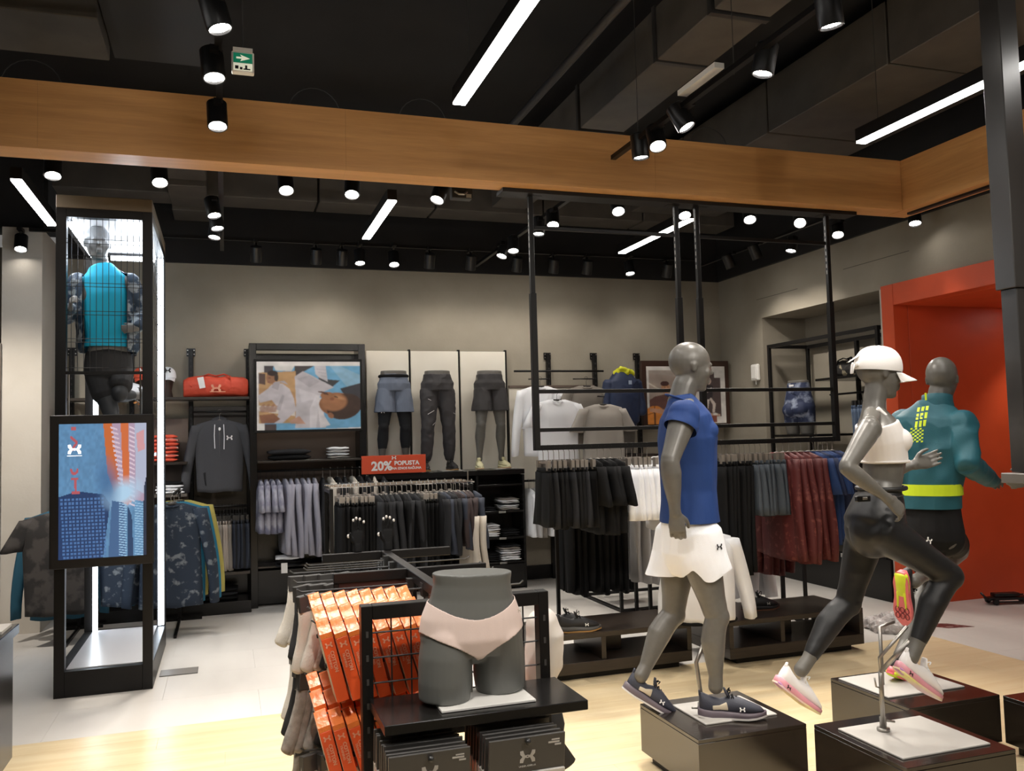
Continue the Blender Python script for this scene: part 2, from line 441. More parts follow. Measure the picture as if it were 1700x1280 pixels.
# wooden beam
BZ0, BZ1 = 3.35, 3.745
bm_ = empty('wood_beam', (1.7, 5.5, BZ0), 0, 'long horizontal oak beam hanging below the black ceiling with a corner at right', 'beam')
xs = [-6.0, -3.1, -1.0, .73, 2.9, 5.06]
for i in range(len(xs)-1):
    m = MB(); m.bbox(xs[i]+.0003-1.7, xs[i+1]-.0003-1.7, -.1, .1, 0, BZ1-BZ0, .0006); o = obj('beam_panel', m, beamw, bm_)
beamw2 = wood_mat('oak_veneer_side', (.72, .385, .145), (.58, .295, .105), (6, .5, 9), .42, 2.2)
for y0, y1 in ((.1, -2.1), (-2.1, -4.3), (-4.3, -7.3)):
    m = MB(); m.bbox(5.065-1.7, 5.265-1.7, y1+.0003, y0-.0003, 0, BZ1-BZ0, .0006); obj('beam_panel', m, beamw2, bm_)
mb = MB(); mb.box(5.15-1.7, 5.19-1.7, -7, -.05, -.018, -.0005); obj('light_track', mb, blk, bm_)

# ------------------------------------------------------------------ linear lights
ledm = mat('led_diffuser', (.9, .9, .9), emit=(1.0, .965, .92), estr=LED_E)
def led_bar(x, y0, y1, z, label):
    r = empty('linear_light', (x, (y0+y1)/2, z), 0, label, 'ceiling light', 'linear ceiling lights')
    h = (y1-y0)/2
    m = MB(); m.box(-.035, .035, -h, h, .012, .09); obj('housing', m, blk, r)
    m = MB(); m.box(-.032, .032, -h+.003, h-.003, 0, .011); obj('diffuser', m, ledm, r)
led_bar(1.19, 2.9, 4.36, 3.42, 'long linear light in front of the beam at the top centre')
led_bar(3.75, 3.28, 4.32, 3.41, 'linear light in front of the beam at the upper right')
led_bar(3.75, 1.9, 3.22, 3.41, 'linear light beyond the black post at the upper right edge')
for i_, (x_, y_) in enumerate(((-1.29, 2.9), (-1.29, .9), (1.19, .9), (3.75, -.1), (1.19, -1.1))):  # out-of-view bars added as fill for the beam front and foreground
    led_bar(x_, y_, y_+1.4, 3.42, ORD[i_]+' linear light of the front shop area, outside the photo')
led_bar(-1.29, 6.3, 7.55, 3.41, 'linear light left of the lit display tower')
led_bar(1.18, 6.25, 7.5, 3.41, 'linear light behind the beam above the sportswear poster')
led_bar(3.68, 6.25, 7.6, 3.41, 'linear light behind the hanging black rack frame')

# ------------------------------------------------------------------ spotlights
spot_e = mat('lamp_lens', (.9, .9, .9), emit=(1.0, .95, .88), estr=45)
_sp = {}
def spot_proto():
    m = MB(); n = 20
    R_ = [(.0, .0), (.052, .0), (.056, .004), (.056, .15), (.05, .155), (.0, .155)]
    rings = [[(max(r, .001)*math.cos(2*PI*k/n), max(r, .001)*math.sin(2*PI*k/n), z) for k in range(n)] for r, z in [(.043, .012), (.048, 0), (.054, .0), (.056, .004), (.056, .15), (.05, .156)]]
    m.loft(rings, False); m.add(rings[-1], [tuple(range(n))])
    _sp['shell'] = m.mesh('spot_shell'); _sp['shell'].materials.append(blackp); fix_normals(_sp['shell'])
    m = MB(); m.add([(.043*math.cos(2*PI*k/n), .043*math.sin(2*PI*k/n), .011) for k in range(n)], [tuple(range(n-1, -1, -1))])
    _sp['lens'] = m.mesh('spot_lens'); _sp['lens'].materials.append(spot_e)
    for p in _sp['shell'].polygons: p.use_smooth = True
    _sp['shell'].set_sharp_from_angle(angle=math.radians(40))
spot_proto()
def spot(x, y, z, aim, track_z=3.56, label=None, on=True, wash=False, watts=None, group='track spotlights', lamp=True, size=1.25):
    """track spotlight whose lens is at x, y, z, pointing at aim"""
    r = empty('track_spotlight', (x, y, track_z), 0, label, 'spotlight', group)
    d_ = (Vector(aim)-Vector((x, y, z))).normalized()
    q = (-d_).to_track_quat('Z', 'Y')
    for nm in ('shell', 'lens'):
        if nm == 'lens' and not on: continue
        o = bpy.data.objects.new('lamp_'+nm, _sp[nm]); COL.objects.link(o); o.parent = r
        o.rotation_mode = 'QUATERNION'; o.rotation_quaternion = q; o.location = (0, 0, z-track_z)
    m = MB(); top = Vector((0, 0, z-track_z))-d_*.12
    m.bar(top, (0, 0, -.01), .018, .018); m.box(-.02, .02, -.07, .07, -.03, 0)
    obj('mount', m, blk, r)
    if (on and lamp) or wash:
        l = bpy.data.lights.new('spot', 'SPOT'); l.energy = (SPOT_W if watts is None else watts); l.spot_size = math.radians(62*size/1.25); l.spot_blend = .7; l.shadow_soft_size = .045
        l.color = SPOT_COL
        o = bpy.data.objects.new('lamp', l); COL.objects.link(o); o.parent = r
        o.location = Vector((0, 0, z-track_z))+d_*.012; o.rotation_mode = 'QUATERNION'; o.rotation_quaternion = q
    return r
def track(a, b, label):
    m = MB(); m.bar(a, b, .036, .03); o = obj('light_track', m, blk); tag(o, label, 'track'); return o
TZ = 3.57
track((-.02, -1.2, TZ), (-.02, 8.9, TZ), 'black spotlight track running away above the left part of the beam')
track((2.53, -1.2, TZ-.03), (2.53, 5.30, TZ-.03), 'black spotlight track ending in front of the wooden beam')
track((2.66, 5.9, TZ), (2.66, 9.2, TZ), 'black spotlight track behind the beam leading to the back wall')
track((-2.6, 6.25, TZ+.06), (5.6, 6.25, TZ+.06), 'black spotlight track parallel to and behind the wooden beam')
track((-1.7, 8.85, TZ+.1), (5.3, 8.85, TZ+.1), 'black spotlight track in front of the back wall')
track((5.35, 6.0, TZ+.05), (5.35, 8.9, TZ+.05), 'black spotlight track beside the right wall')
m = MB(); m.box(2.50, 2.56, 3.95, 4.35, TZ+.03, TZ+.06); tag(obj('track_adapter', m, whitep), 'pale power adapter on top of the track at the upper right', 'adapter')
ZS = 3.42
# front left track
spot(-.03, 5.0, ZS, (.1, 4.0, 0), label='lowest spotlight on the left track, in front of the wooden beam')
spot(-.04, 4.33, ZS, (.3, 3.6, 0), label='middle spotlight on the left track above the beam edge')
spot(-.01, 3.8, ZS, (.7, 3.6, .8), label='large spotlight at the top left beside the green exit sign')
spot(-.01, 3.25, ZS+.02, (.2, 4.4, 0), label='topmost spotlight on the left track, cut off by the photo edge')
# right-hand front track
spot(2.55, 4.93, ZS, (2.75, 4.9, .6), label='spotlight pointing straight down beside the end of the right track')
spot(2.55, 4.7, ZS, (2.3, 3.6, 1.2), label='second spotlight from the beam end of the right track')
spot(2.56, 4.36, ZS, (3.4, 3.6, 1.2), label='third spotlight from the beam end of the right track')
spot(2.55, 3.6, ZS, (2.2, 3.8, 1.5), label='fourth spotlight from the beam end of the right track')
spot(2.55, 3.08, ZS, (2.9, 3.2, 1.4), label='nearest visible spotlight at the top right of the photo')
spot(2.55, 2.2, ZS, (.8, 2.7, 1.0), label='spotlight beyond the top edge of the photo', watts=30)
for i_, (x_, y_, t_, w_) in enumerate(((-.01, 1.7, (.8, 3.0, .8), 130), (2.55, 1.3, (2.3, 3.9, 1.2), 95), (2.55, .5, (3.2, 5.4, 3.1), 30), (-.01, .6, (-.4, 5.4, 3.3), 30), (-.01, -.3, (1.6, 5.4, 3.2), 30), (2.55, -.4, (1.2, 2.8, .8), 130))):  # added lamps out of view, brightening gondola, mannequins and beam face
    spot(x_, y_, ZS, t_, label=ORD[i_]+' track spotlight near the viewer, outside the photo', watts=w_)
spot(-2.3, 6.6, ZS, (-1.75, 8.9, 1.2), TZ+.06, label='spotlight left of the photo lighting the pale pier', watts=230)  # unseen lamp, put in only to lift the pier's brightness
# row behind the beam
row = [(-1.06, 'far left, beside the linear light'), (-.41, 'above the lit display tower'), (.42, 'between the tower and the poster'), (.88, 'just left of the middle linear light'), (1.51, 'tilted, right of the middle linear light'),
       (3.0, 'inside the left hanging frame'), (3.60, 'between the two centre posts'), (4.22, 'right of the centre posts'), (4.72, 'near the right post of the hanging frame')]
tg = [(-.9, 4.9, 0), (-.1, 4.4, 0), (.5, 4.3, 0), (.5, 4.5, 0), (.3, 5.2, .6), (2.4, 4.0, .0), (3.0, 4.2, 0), (3.2, 4.4, .3), (3.2, 4.2, 1.0)]
for (x, lb), t in zip(row, tg):
    spot(x, 6.22, ZS+.01, t, TZ+.06, label='spotlight in the row behind the beam, '+lb)
spot(5.34, 6.5, ZS, (4.2, 5.0, .4), label='spotlight just right of the hanging frame against the dark band')
spot(5.80, 6.05, ZS+.02, (5.0, 5.0, 0), label='spotlight under the corner of the wooden beam at right')
spot(5.34, 7.2, ZS, (4.6, 7.0, .8), label='spotlight seen between the bars of the right hanging frame')
# track to the back, centre
spot(2.63, 6.72, ZS, (2.0, 5.0, 0), label='spotlight beside the upper left corner of the hanging frame')
spot(2.62, 7.05, ZS, (2.3, 6.6, 0), label='dim flat spotlight under the top bar of the hanging frame')
spot(2.62, 7.75, ZS, (2.2, 6.6, 0), label='spotlight left of the hanging frame, upper of two')
spot(2.58, 8.0, ZS, (1.2, 7.2, 0), label='spotlight left of the hanging frame, lower of two')
# left track beyond the beam
spot(-.07, 7.0, ZS, (.5, 6.0, 0), label='upper of three spotlights right of the lit tower')
spot(-.05, 7.42, ZS, (.5, 6.6, 0), label='middle of three spotlights right of the lit tower')
spot(-.08, 7.75, ZS, (-.5, 7.0, .2), label='lower of three spotlights right of the lit tower')
# back row
spot(1.31, 8.75, ZS+.03, (1.3, 7.6, 0), TZ+.1, label='lit spotlight on the back track under the middle linear light')
spot(1.66, 8.75, ZS+.03, (1.6, 7.2, 0), TZ+.1, label='lit spotlight on the back track above the wall panels')
spot(4.34, 8.75, ZS+.03, (4.2, 7.6, 0), TZ+.1, label='lit spotlight on the back track above the navy jacket')
spot(-1.76, 8.8, ZS+.05, (-1.70, 8.2, 2.2), TZ+.1, label='spotlight close to the pale pier at the far left', watts=12)
offs = [(.30, 8.85), (1.0-.12, 8.85), (1.22-.08, 8.85), (2.05, 8.85), (2.5, 8.85), (3.02, 8.85), (3.45, 8.85), (3.85, 8.85), (4.85, 8.85)]
for i, (x, y) in enumerate(offs):
    spot(x, y, ZS+.03, (x, 9.6, 1.7), TZ+.1, label=ORD[i]+' black spotlight from the left turned to the back wall', on=True, wash=True, watts=10, group='wall-facing spotlights', size=2.2)
for i, (x, y) in enumerate([(5.3, 7.7), (5.3, 8.2)]):
    spot(x, y, ZS+.03, (6.1, y, 1.6), TZ+.05, label=('nearer' if i == 0 else 'farther')+' black spotlight turned to the right wall', on=True, wash=True, watts=34, group='wall-facing spotlights', size=2.0)
# portal downlight
m = MB(); m.add([(7.55+.05*math.cos(a), 6.1+.05*math.sin(a), 2.797) for a in np.linspace(0, 2*PI, 20, endpoint=False)], [tuple(range(19, -1, -1))])
tag(obj('downlight', m, spot_e), 'small recessed downlight in the red portal ceiling', 'downlight')
l = bpy.data.lights.new('spot', 'SPOT'); l.energy = 30; l.spot_size = 1.6; l.color = SPOT_COL; l.spot_blend = .6; l.shadow_soft_size = .04
o = bpy.data.objects.new('lamp', l); COL.objects.link(o); o.location = (7.55, 6.1, 2.78)

# exit sign
r = empty('exit_sign', (.09, 4.24, 3.42), 0, 'small green and white emergency exit sign hanging from the ceiling', 'sign')
m = MB(); m.bbox(-.052, .052, -.02, .02, 0, .10, .004); m.box(-.045, .045, -.025, .025, .10, .118); obj('case', m, whitep, r)
m = MB(); m.box(-.043, .043, -.0215, -.0205, .045, .092); obj('green_panel', m, mat('exit_green', (.005, .10, .05), rough=.4, emit=(.01, .3, .15), estr=.25), r)
m = MB(); m.box(-.043, .043, -.0215, -.0205, .008, .043); obj('white_panel', m, mat('exit_white', (.75, .75, .6), emit=(.9, .9, .7), estr=.35), r)
m = MB(); m.poly([(-.03, -.0215, .064), (-.005, -.0215, .064), (-.012, -.0215, .052), (.033, -.0215, .068), (-.012, -.0215, .084), (-.005, -.0215, .073), (-.03, -.0215, .073)], .001, (0, -1, 0)); obj('arrow', m, mat('exit_white', (.75, .75, .6)), r)
m = MB(); m.box(-.036, -.02, -.0225, -.0215, .014, .03); m.box(-.014, -.002, -.0225, -.0215, .012, .024); m.box(.002, .034, -.0225, -.0215, .012, .018); m.box(.01, .02, -.0225, -.0215, .018, .034)
obj('running_figure', m, inkb, r)
m = MB(); m.tube([(0, 0, .118), (0, .01, .6), (.0, 0, 1.33)], .003, 5); obj('cable', m, wirem, r)
# wall alarm
r = empty('wall_alarm', (6.0, 8.83, 2.33), 0, 'small white wall unit beside the niche on the right wall', 'alarm')
m = MB(); m.bbox(-.045, 0, -.07, .07, -.085, .11, .012); obj('case', m, whitep, r)
m = MB(); m.bbox(-.052, -.04, -.045, .045, -.06, .09, .006); obj('cover', m, whitep, r)
m = MB(); m.tube([(-.02, 0, -.085), (-.02, 0, -.13)], .006, 6); obj('cable_outlet', m, whitep, r)
# hanging camera unit behind beam + smoke detector at top
r = empty('security_device', (1.72, 6.3, 3.47), 0, 'small dark ceiling unit with a pale label hanging behind the beam', 'device')
m = MB(); m.bbox(-.08, .08, -.04, .04, 0, .10, .005); obj('case', m, pipem, r)
m = MB(); m.tube([(-.06, -.042, .05), (-.03, -.05, .03), (.01, -.05, .03), (.035, -.042, .05)], .010, 6); obj('handle', m, steel, r)
m = MB(); m.box(.03, .07, -.0415, -.0402, .008, .035); obj('pale_label', m, platem, r)
r = empty('smoke_detector', (1.98, 2.98, 3.52), 0, 'small translucent detector at the top edge near the track', 'detector')
m = MB(); m.ball((0, 0, 0), .035, .05, .03, 14); obj('body', m, whitep, r, True)
m = MB(); m.tube([(0, 0, .03), (0, 0, 1.2)], .003, 5); obj('cable', m, wirem, r)

# ------------------------------------------------------------------ right-hand black post (near)
r = empty('hanging_post', (3.175, 2.78, 0), 0, 'tall black steel post at the right edge of the photo', 'post')
m = MB(); m.bbox(-.055, .045, -.05, .05, 2.22, 4.75, .003); obj('outer_sleeve', m, mat('post_coat', (.032, .03, .029), rough=.3), r)
m = MB(); m.bbox(-.038, .05, -.04, .04, 1.45, 2.22, .003); obj('inner_tube', m, mat('post_coat', (.032, .03, .029)), r)
for z in (1.62, 1.83, 2.0): 
    m = MB(); m.tube([(-.0, -.039, z), (-.0, -.046, z)], .008, 8); obj('bolt', m, steel, r)
m = MB(); m.bbox(-.075, .16, -.06, .06, 1.405, 1.447, .003); obj('end_plate', m, mat('plate_mid', (.14, .13, .12), rough=.45), r)
# ------------------------------------------------------------------ plinths and plates
PZ = .284
plinthm = mat('plinth_laminate', (.022, .016, .012), rough=.16, spec=.9, col2=(.015, .011, .009), scale=5, stretch=(1, 1, 8), bump=.04, bscale=120)
def plinth(x0, x1, y0, y1, label, plates=()):
    r = empty('display_plinth', ((x0+x1)/2, (y0+y1)/2, 0), 0, label, 'plinth', 'display plinths')
    hx, hy = (x1-x0)/2, (y1-y0)/2
    m = MB(); m.bbox(-hx, hx, -hy, hy, .05, PZ-.018, .002); obj('box', m, plinthm, r)
    m = MB(); m.bbox(-hx, hx, -hy, hy, PZ-.0175, PZ, .002); obj('top', m, plinthm, r)
    m = MB(); m.box(-hx+.04, hx-.04, -hy+.04, hy-.04, 0, .05); obj('base', m, blk, r)
    return r
plinth(1.99, 2.56, 3.495, 4.07, 'black plinth under the mannequin in the blue shirt')
plinth(2.585, 3.155, 2.895, 3.475, 'nearest black plinth, under the running mannequin with the white cap')
plinth(3.15, 3.72, 3.49, 4.07, 'black plinth under the mannequin in the teal jacket')
plinth(3.722, 4.29, 2.895, 3.475, 'black plinth cut off by the right photo edge')

# ------------------------------------------------------------------ low shoe tables
def low_table(x0, x1, y0, y1, label, zt=.31):
    r = empty('low_display_table', ((x0+x1)/2, (y0+y1)/2, 0), 0, label, 'table', 'low shoe tables')
    hx, hy = (x1-x0)/2, (y1-y0)/2
    tt = .035
    m = MB(); m.bbox(-hx, hx, -hy, hy, zt-tt, zt, .002); obj('top', m, brnb, r)
    m = MB(); m.bbox(-hx, hx, -hy, hy, .045, .045+.075, .002); obj('bottom_shelf', m, brnb, r)
    for a in (-hx, hx-tt):
        m = MB(); m.bbox(a, a+tt, -hy, hy, .1205, zt-tt-.0005, .0015); obj('side_panel', m, brnb, r)
    m = MB(); m.bbox(-.10-tt, -.10, -hy+.02, hy, .1205, zt-tt-.0005, .0015); m.bbox(-.10, .12, -hy+.25, -hy+.28, .1205, zt-tt-.0005, .0015); obj('divider', m, brnb, r)
    m = MB(); m.box(-hx+.08, hx-.08, -hy+.05, hy-.05, .0, .045); obj('plinth_base', m, blk, r)
    return r
low_table(2.02, 3.12, 5.52, 6.05, 'low dark shoe table left of the blue-shirt mannequin')
low_table(3.37, 4.52, 5.43, 6.0, 'low dark shoe table between the blue-shirt and the running mannequins')

# ------------------------------------------------------------------ front left counter
r = empty('display_counter', (-1.6, 3.9, 0), 0, 'dark display counter cut off at the lower left corner', 'counter')
m = MB(); m.bbox(-1.0, .576, -1.5, 1.26, .70, .75, .003); obj('worktop', m, blk2, r)
m = MB(); m.bbox(-.97, .555, -1.47, 1.23, .08, .699, .003); obj('body', m, blk2, r)
m = MB(); m.box(-.9, .5, -1.4, 1.16, 0, .08); obj('base', m, blk, r)
m = MB(); m.box(-.04, .555, .98, 1.20, .7505, .765); obj('edge_tray', m, mat('pale_tray', (.5, .47, .43), rough=.5), r)

# ------------------------------------------------------------------ lit tower
TX0, TX1, TY0, TY1, TH = -1.09, -.48, 6.51, 7.90, 3.39
r = empty('display_tower', ((TX0+TX1)/2, (TY0+TY1)/2, 0), 0, 'tall black framed display tower with light strips and a screen', 'display tower')
TW = r
ox, oy = (TX0+TX1)/2, (TY0+TY1)/2; hx, hy = (TX1-TX0)/2, (TY1-TY0)/2; pw = .065
for sx in (-1, 1):
    for sy in (-1, 1):
        m = MB(); x = sx*(hx-pw/2); y = sy*(hy-pw/2); m.bbox(x-pw/2, x+pw/2, y-pw/2, y+pw/2, 0, 3.30, .002); obj('corner_post', m, blk, r)
m = MB(); m.bbox(-hx, hx, -hy, hy, 3.301, 3.39, .003); obj('top_cap', m, mat('tan_board', (.16, .125, .085), rough=.6), r)
for sy in (-1, 1):
    m = MB(); m.bbox(-hx+pw, hx-pw, sy*(hy-pw/2)-pw/2, sy*(hy-pw/2)+pw/2, 3.24, 3.30, .002); obj('top_rail', m, blk, r)
    m = MB(); m.bbox(-hx+pw, hx-pw, sy*(hy-pw/2)-pw/2, sy*(hy-pw/2)+pw/2, .0, .17, .002); obj('base_panel', m, blk, r)
for sx in (-1, 1):
    m = MB(); m.bbox(sx*(hx-pw/2)-pw/2, sx*(hx-pw/2)+pw/2, -hy+pw, hy-pw, 3.24, 3.30, .002); obj('top_rail', m, blk, r)
    m = MB(); m.bbox(sx*(hx-pw/2)-pw/2, sx*(hx-pw/2)+pw/2, -hy+pw, hy-pw, .0, .17, .002); obj('base_panel', m, blk, r)
m = MB(); m.box(-hx+.066, hx-.066, -hy+.066, hy-.066, .12, .175); obj('white_floor_panel', m, mat('white_panel', (.72, .72, .75), rough=.3), r)
m = MB(); m.box(-hx+.066, hx-.066, -hy+.066, hy-.066, 3.275, 3.299); obj('white_top_panel', m, mat('white_panel', (.72, .72, .75)), r)
m = MB(); m.box(-hx+.07, hx-.07, -.02, .02, 3.24, 3.275); obj('cross_rail', m, platem, r)
m = MB(); m.box(-hx+.066, hx-.066, -hy+.10, hy-.066, 1.575, 1.60); obj('stage_board', m, blk, r)
strip_cool = mat('led_strip_cool', (.9, .9, .9), emit=(.80, .90, 1.0), estr=8)
for x, y in ((-hx+pw+.012, hy-pw-.012), (hx-.012, hy-.10), (-hx+pw+.012, -hy+pw+.7)):
    pass
for x0, x1, y0, y1 in ((hx-.055, hx-.012, hy-pw-.03, hy-pw-.005), (-hx+pw, -hx+pw+.035, hy-pw-.03, hy-pw-.005)):
    m = MB(); m.box(x0, x1, y0, y1, .18, 3.235); obj('light_strip', m, strip_cool, r)
m = MB(); m.box(-hx+pw-.005, -hx+pw+.035, -hy+.12, hy-.2, 3.20, 3.235); obj('light_strip', m, strip_cool, r)
m = MB(); m.box(hx-pw-.035, hx-pw+.005, -hy+.12, hy-.2, 3.20, 3.235); obj('light_strip', m, strip_cool, r)
m = MB(); m.box(-hx+.2, hx-.07, hy-.14, hy-.11, 3.20, 3.235); obj('light_strip', m, strip_cool, r)
# wire mesh front (upper half) and side
wirem2 = mat('grid_wire', (.02, .02, .022), rough=.35, metal=.3)
g = empty('wire_grid', (0, -hy+.015, 0)); g.parent = r
for i in range(12):
    x = -hx+pw+.03+i*(2*hx-2*pw-.05)/11
    m = MB(); m.tube([(x, 0, 2.175), (x, 0, 3.24)], .0022, 5); obj('wire', m, wirem2, g)
for z in (2.20, 2.375, 2.40, 2.565, 2.59, 2.76, 2.785, 2.95, 2.975, 3.06, 3.09):
    m = MB(); m.tube([(-hx+pw, -.004, z), (hx-pw, -.004, z)], .0022, 5); obj('wire', m, wirem2, g)
m = MB(); m.box(-hx+pw, hx-pw, -hy, -hy+.02, 2.155, 2.175); obj('grid_rail', m, blk, r)
g = empty('wire_grid', (hx-.02, 0, 0)); g.parent = r
for i in range(9):
    y = -hy+.20+i*.125
    m = MB(); m.tube([(0, y, 1.9), (0, y, 3.24)], .0022, 5); obj('wire', m, wirem2, g)
for z in (2.0, 2.2, 2.4, 2.6, 2.8, 3.0):
    m = MB(); m.tube([(.004, -hy+pw, z), (.004, hy-pw, z)], .0022, 5); obj('wire', m, wirem2, g)
m = MB(); m.tube([(-hx+pw+.015, -hy+.03, 1.88), (-hx+pw+.015, -hy+.03, 2.155)], .006, 6); m.tube([(hx-pw-.015, -hy+.03, 1.88), (hx-pw-.015, -hy+.03, 2.155)], .006, 6); obj('thin_rods', m, steel, r)
for y in (6.9, 7.4):
    l = bpy.data.lights.new('strip', 'POINT'); l.energy = 9; l.color = (.80, .90, 1.0); l.shadow_soft_size = .12
    o = bpy.data.objects.new('strip_lamp', l); COL.objects.link(o); o.location = (ox+.12, y+.28, 3.12)

# --- painted prints: mesh grids with colours per cell (flat print on a flat panel)
def noise2(nx, ny, s, seed=0):
    rs = np.random.RandomState(seed); g = rs.rand(s+2, s+2)
    x = np.linspace(0, s, nx); y = np.linspace(0, s, ny); X, Y = np.meshgrid(x, y)
    xi = X.astype(int); yi = Y.astype(int); fx = X-xi; fy = Y-yi; fx = fx*fx*(3-2*fx); fy = fy*fy*(3-2*fy)
    return g[yi, xi]*(1-fx)*(1-fy)+g[yi, xi+1]*fx*(1-fy)+g[yi+1, xi]*(1-fx)*fy+g[yi+1, xi+1]*fx*fy
class Paint:
    def blur(s, k=1):
        for _ in range(k):
            p_ = np.pad(s.a, ((1, 1), (1, 1), (0, 0)), 'edge'); s.a = (p_[1:-1, 1:-1]*2+p_[:-2, 1:-1]+p_[2:, 1:-1]+p_[1:-1, :-2]+p_[1:-1, 2:])/6
    def __init__(s, nx, ny, base):
        s.nx, s.ny = nx, ny; s.a = np.ones((ny, nx, 3))*np.array(base)
        s.X, s.Y = np.meshgrid((np.arange(nx)+.5)/nx, 1-(np.arange(ny)+.5)/ny)   # Y up, row 0 on top
    def col(s, mask, c, k=1.0):
        mk = np.clip(mask.astype(float)*k, 0, 1)[..., None]; s.a = s.a*(1-mk)+np.array(c)*mk
    def poly(s, pts, c, k=1.0):
        ins = np.zeros(s.X.shape, bool); n = len(pts)
        for i in range(n):
            x0, y0 = pts[i]; x1, y1 = pts[(i+1) % n]
            if y0 == y1: continue
            cr = ((y0 > s.Y) != (y1 > s.Y)) & (s.X < (x1-x0)*(s.Y-y0)/(y1-y0)+x0); ins ^= cr
        s.col(ins, c, k); return ins
    def ell(s, cx, cy, rx, ry, c, k=1.0, rot=0., soft=0.):
        dx, dy = s.X-cx, s.Y-cy; ca, sa = math.cos(rot), math.sin(rot)
        d = np.sqrt(((dx*ca+dy*sa)/rx)**2+((-dx*sa+dy*ca)/ry)**2)
        m_ = (d < 1).astype(float) if not soft else np.clip((1+soft-d)/(2*soft), 0, 1)
        s.col(m_, c, k)
    def mesh(s, name, w, h, m, parent, loc):
        """upright panel in the XZ plane facing -Y, its lower left corner at loc"""
        nx, ny = s.nx, s.ny
        xs_ = np.linspace(0, w, nx+1); zs_ = np.linspace(h, 0, ny+1)
        v = [(x, 0, z) for z in zs_ for x in xs_]
        f = [(j*(nx+1)+i, (j+1)*(nx+1)+i, (j+1)*(nx+1)+i+1, j*(nx+1)+i+1) for j in range(ny) for i in range(nx)]
        me = bpy.data.meshes.new(name); me.from_pydata(v, [], f); me.update()
        at = me.color_attributes.new('Col', 'FLOAT_COLOR', 'CORNER')
        c = np.clip(s.a, 0, 1).reshape(-1, 3); c = np.repeat(c, 4, axis=0)
        c = np.hstack([c, np.ones((len(c), 1))]).astype(np.float32); at.data.foreach_set('color', c.ravel())
        o = link(name, me, m, parent, loc); return o
def print_mat(name, estr=0., rough=.5):
    m = bpy.data.materials.new(name); m.use_nodes = True; nt = m.node_tree; b = nt.nodes['Principled BSDF']
    a = nd(nt, 'ShaderNodeVertexColor'); a.layer_name = 'Col'; b.inputs['Roughness'].default_value = rough
    if estr:
        nt.links.new(a.outputs[0], b.inputs['Emission Color']); b.inputs['Emission Strength'].default_value = estr; b.inputs['Base Color'].default_value = (.02, .02, .02, 1)
    else: nt.links.new(a.outputs[0], b.inputs['Base Color'])
    return m
# screen on the tower
sc = empty('advertising_screen', (-.79, 6.49, .855), 0, 'upright lit screen on the tower showing blue shorts and a striped sleeve', 'screen')
m = MB(); m.bbox(-.32, .32, -.035, .035, 0, 1.02, .004); obj('bezel', m, mat('screen_bezel', (.016, .014, .013), rough=.3), sc)
p = Paint(110, 190, (.10, .24, .42))
n1 = noise2(110, 190, 40, 3)[..., None]; p.a = p.a*(.85+.3*n1)
for i in range(60):   # fleece texture
    x, y = random.random(), random.random(); p.ell(x, y, .02, .005, (.14, .30, .50), .5, 1.1)
p.poly([(.0, .0), (.0, .46), (.2, .50), (.5, .47), (.58, .40), (.50, .0)], (.008, .035, .12))
for i in range(13):
    for j in range(18):
        x = .02+i*.042+j*.002; y = .445-j*.0265
        if x < .52: p.poly([(x, y), (x+.026, y), (x+.026, y-.016), (x, y-.016)], (.075, .18, .40), .9)
p.poly([(.50, 1), (.60, .62), (.62, .45), (1, .40), (1, 1)], (.42, .30, .40))
p.poly([(.50, 1), (.55, .62), (.66, .42), (.78, .38), (.68, .6), (.60, 1)], (.55, .13, .03))
for i in range(16):
    y = .98-i*.035; p.poly([(.58+(i*.008), y), (.66+i*.008, y-.02), (.67+i*.008, y-.035), (.58+i*.008, y-.018)], (.65, .50, .58))
p.poly([(.70, 1), (.73, .55), (.77, .38), (.83, .40), (.80, .6), (.79, 1)], (.60, .14, .04))
for i in range(18):
    y = .98-i*.034; p.poly([(.80, y), (.86, y-.02), (.86, y-.032), (.80, y-.014)], (.70, .55, .64))
p.poly([(.86, 1), (.88, .5), (1, .45), (1, 1)], (.42, .45, .58))
p.poly([(.88, .92), (.97, .95), (.98, .8), (.90, .78)], (.70, .25, .22), .7)
p.ell(.72, .47, .18, .09, (.42, .62, .80), 1, .2, .5)
p.ell(.55, .55, .10, .16, (.05, .14, .30), .8, .3, .6)
p.poly([(.56, 0), (.60, .42), (.74, .40), (.76, 0)], (.05, .12, .26))
for i in range(22):
    y = .40-i*.019; p.poly([(.68, y), (.77, y-.012), (.77, y-.02), (.68, y-.009)], (.30, .50, .70))
p.poly([(.785, 0), (.78, .38), (.83, .30), (.85, 0)], (.015, .05, .13))
for i in range(22):
    y = .40-i*.019; p.poly([(.86, y), (.96, y-.012), (.96, y-.02), (.86, y-.009)], (.28, .48, .68))
p.poly([(.96, 0), (.97, .5), (1, .6), (1, 0)], (.01, .02, .05))
for y, k in ((.92, 0), (.72, 1), (.60, 0)):   # red embroidered letters
    pass
p.poly([(.14, .98), (.19, .98), (.19, .955), (.14, .955)], (.45, .10, .12))
for a in np.linspace(0, 1, 20):
    p.ell(.14+.06*a, .90-.04*a if a < .5 else .90-.04*a, .012, .012, (.45, .09, .11)); p.ell(.20-.05*a, .86-.05*a, .012, .012, (.45, .09, .11))
for t in np.linspace(PI, 2*PI, 20): p.ell(.175+.035*math.cos(t), .66+.03*math.sin(t), .012, .010, (.45, .09, .11))
p.poly([(.14, .60), (.22, .60), (.22, .585), (.14, .585)], (.45, .09, .11)); p.poly([(.145, .50), (.235, .50), (.235, .48), (.145, .48)], (.45, .09, .11)); p.poly([(.17, .60), (.195, .60), (.205, .49), (.18, .49)], (.45, .09, .11))
p.mesh('display_image', .54, .90, print_mat('screen_image', .72), sc, (-.265, -.0365, .06))
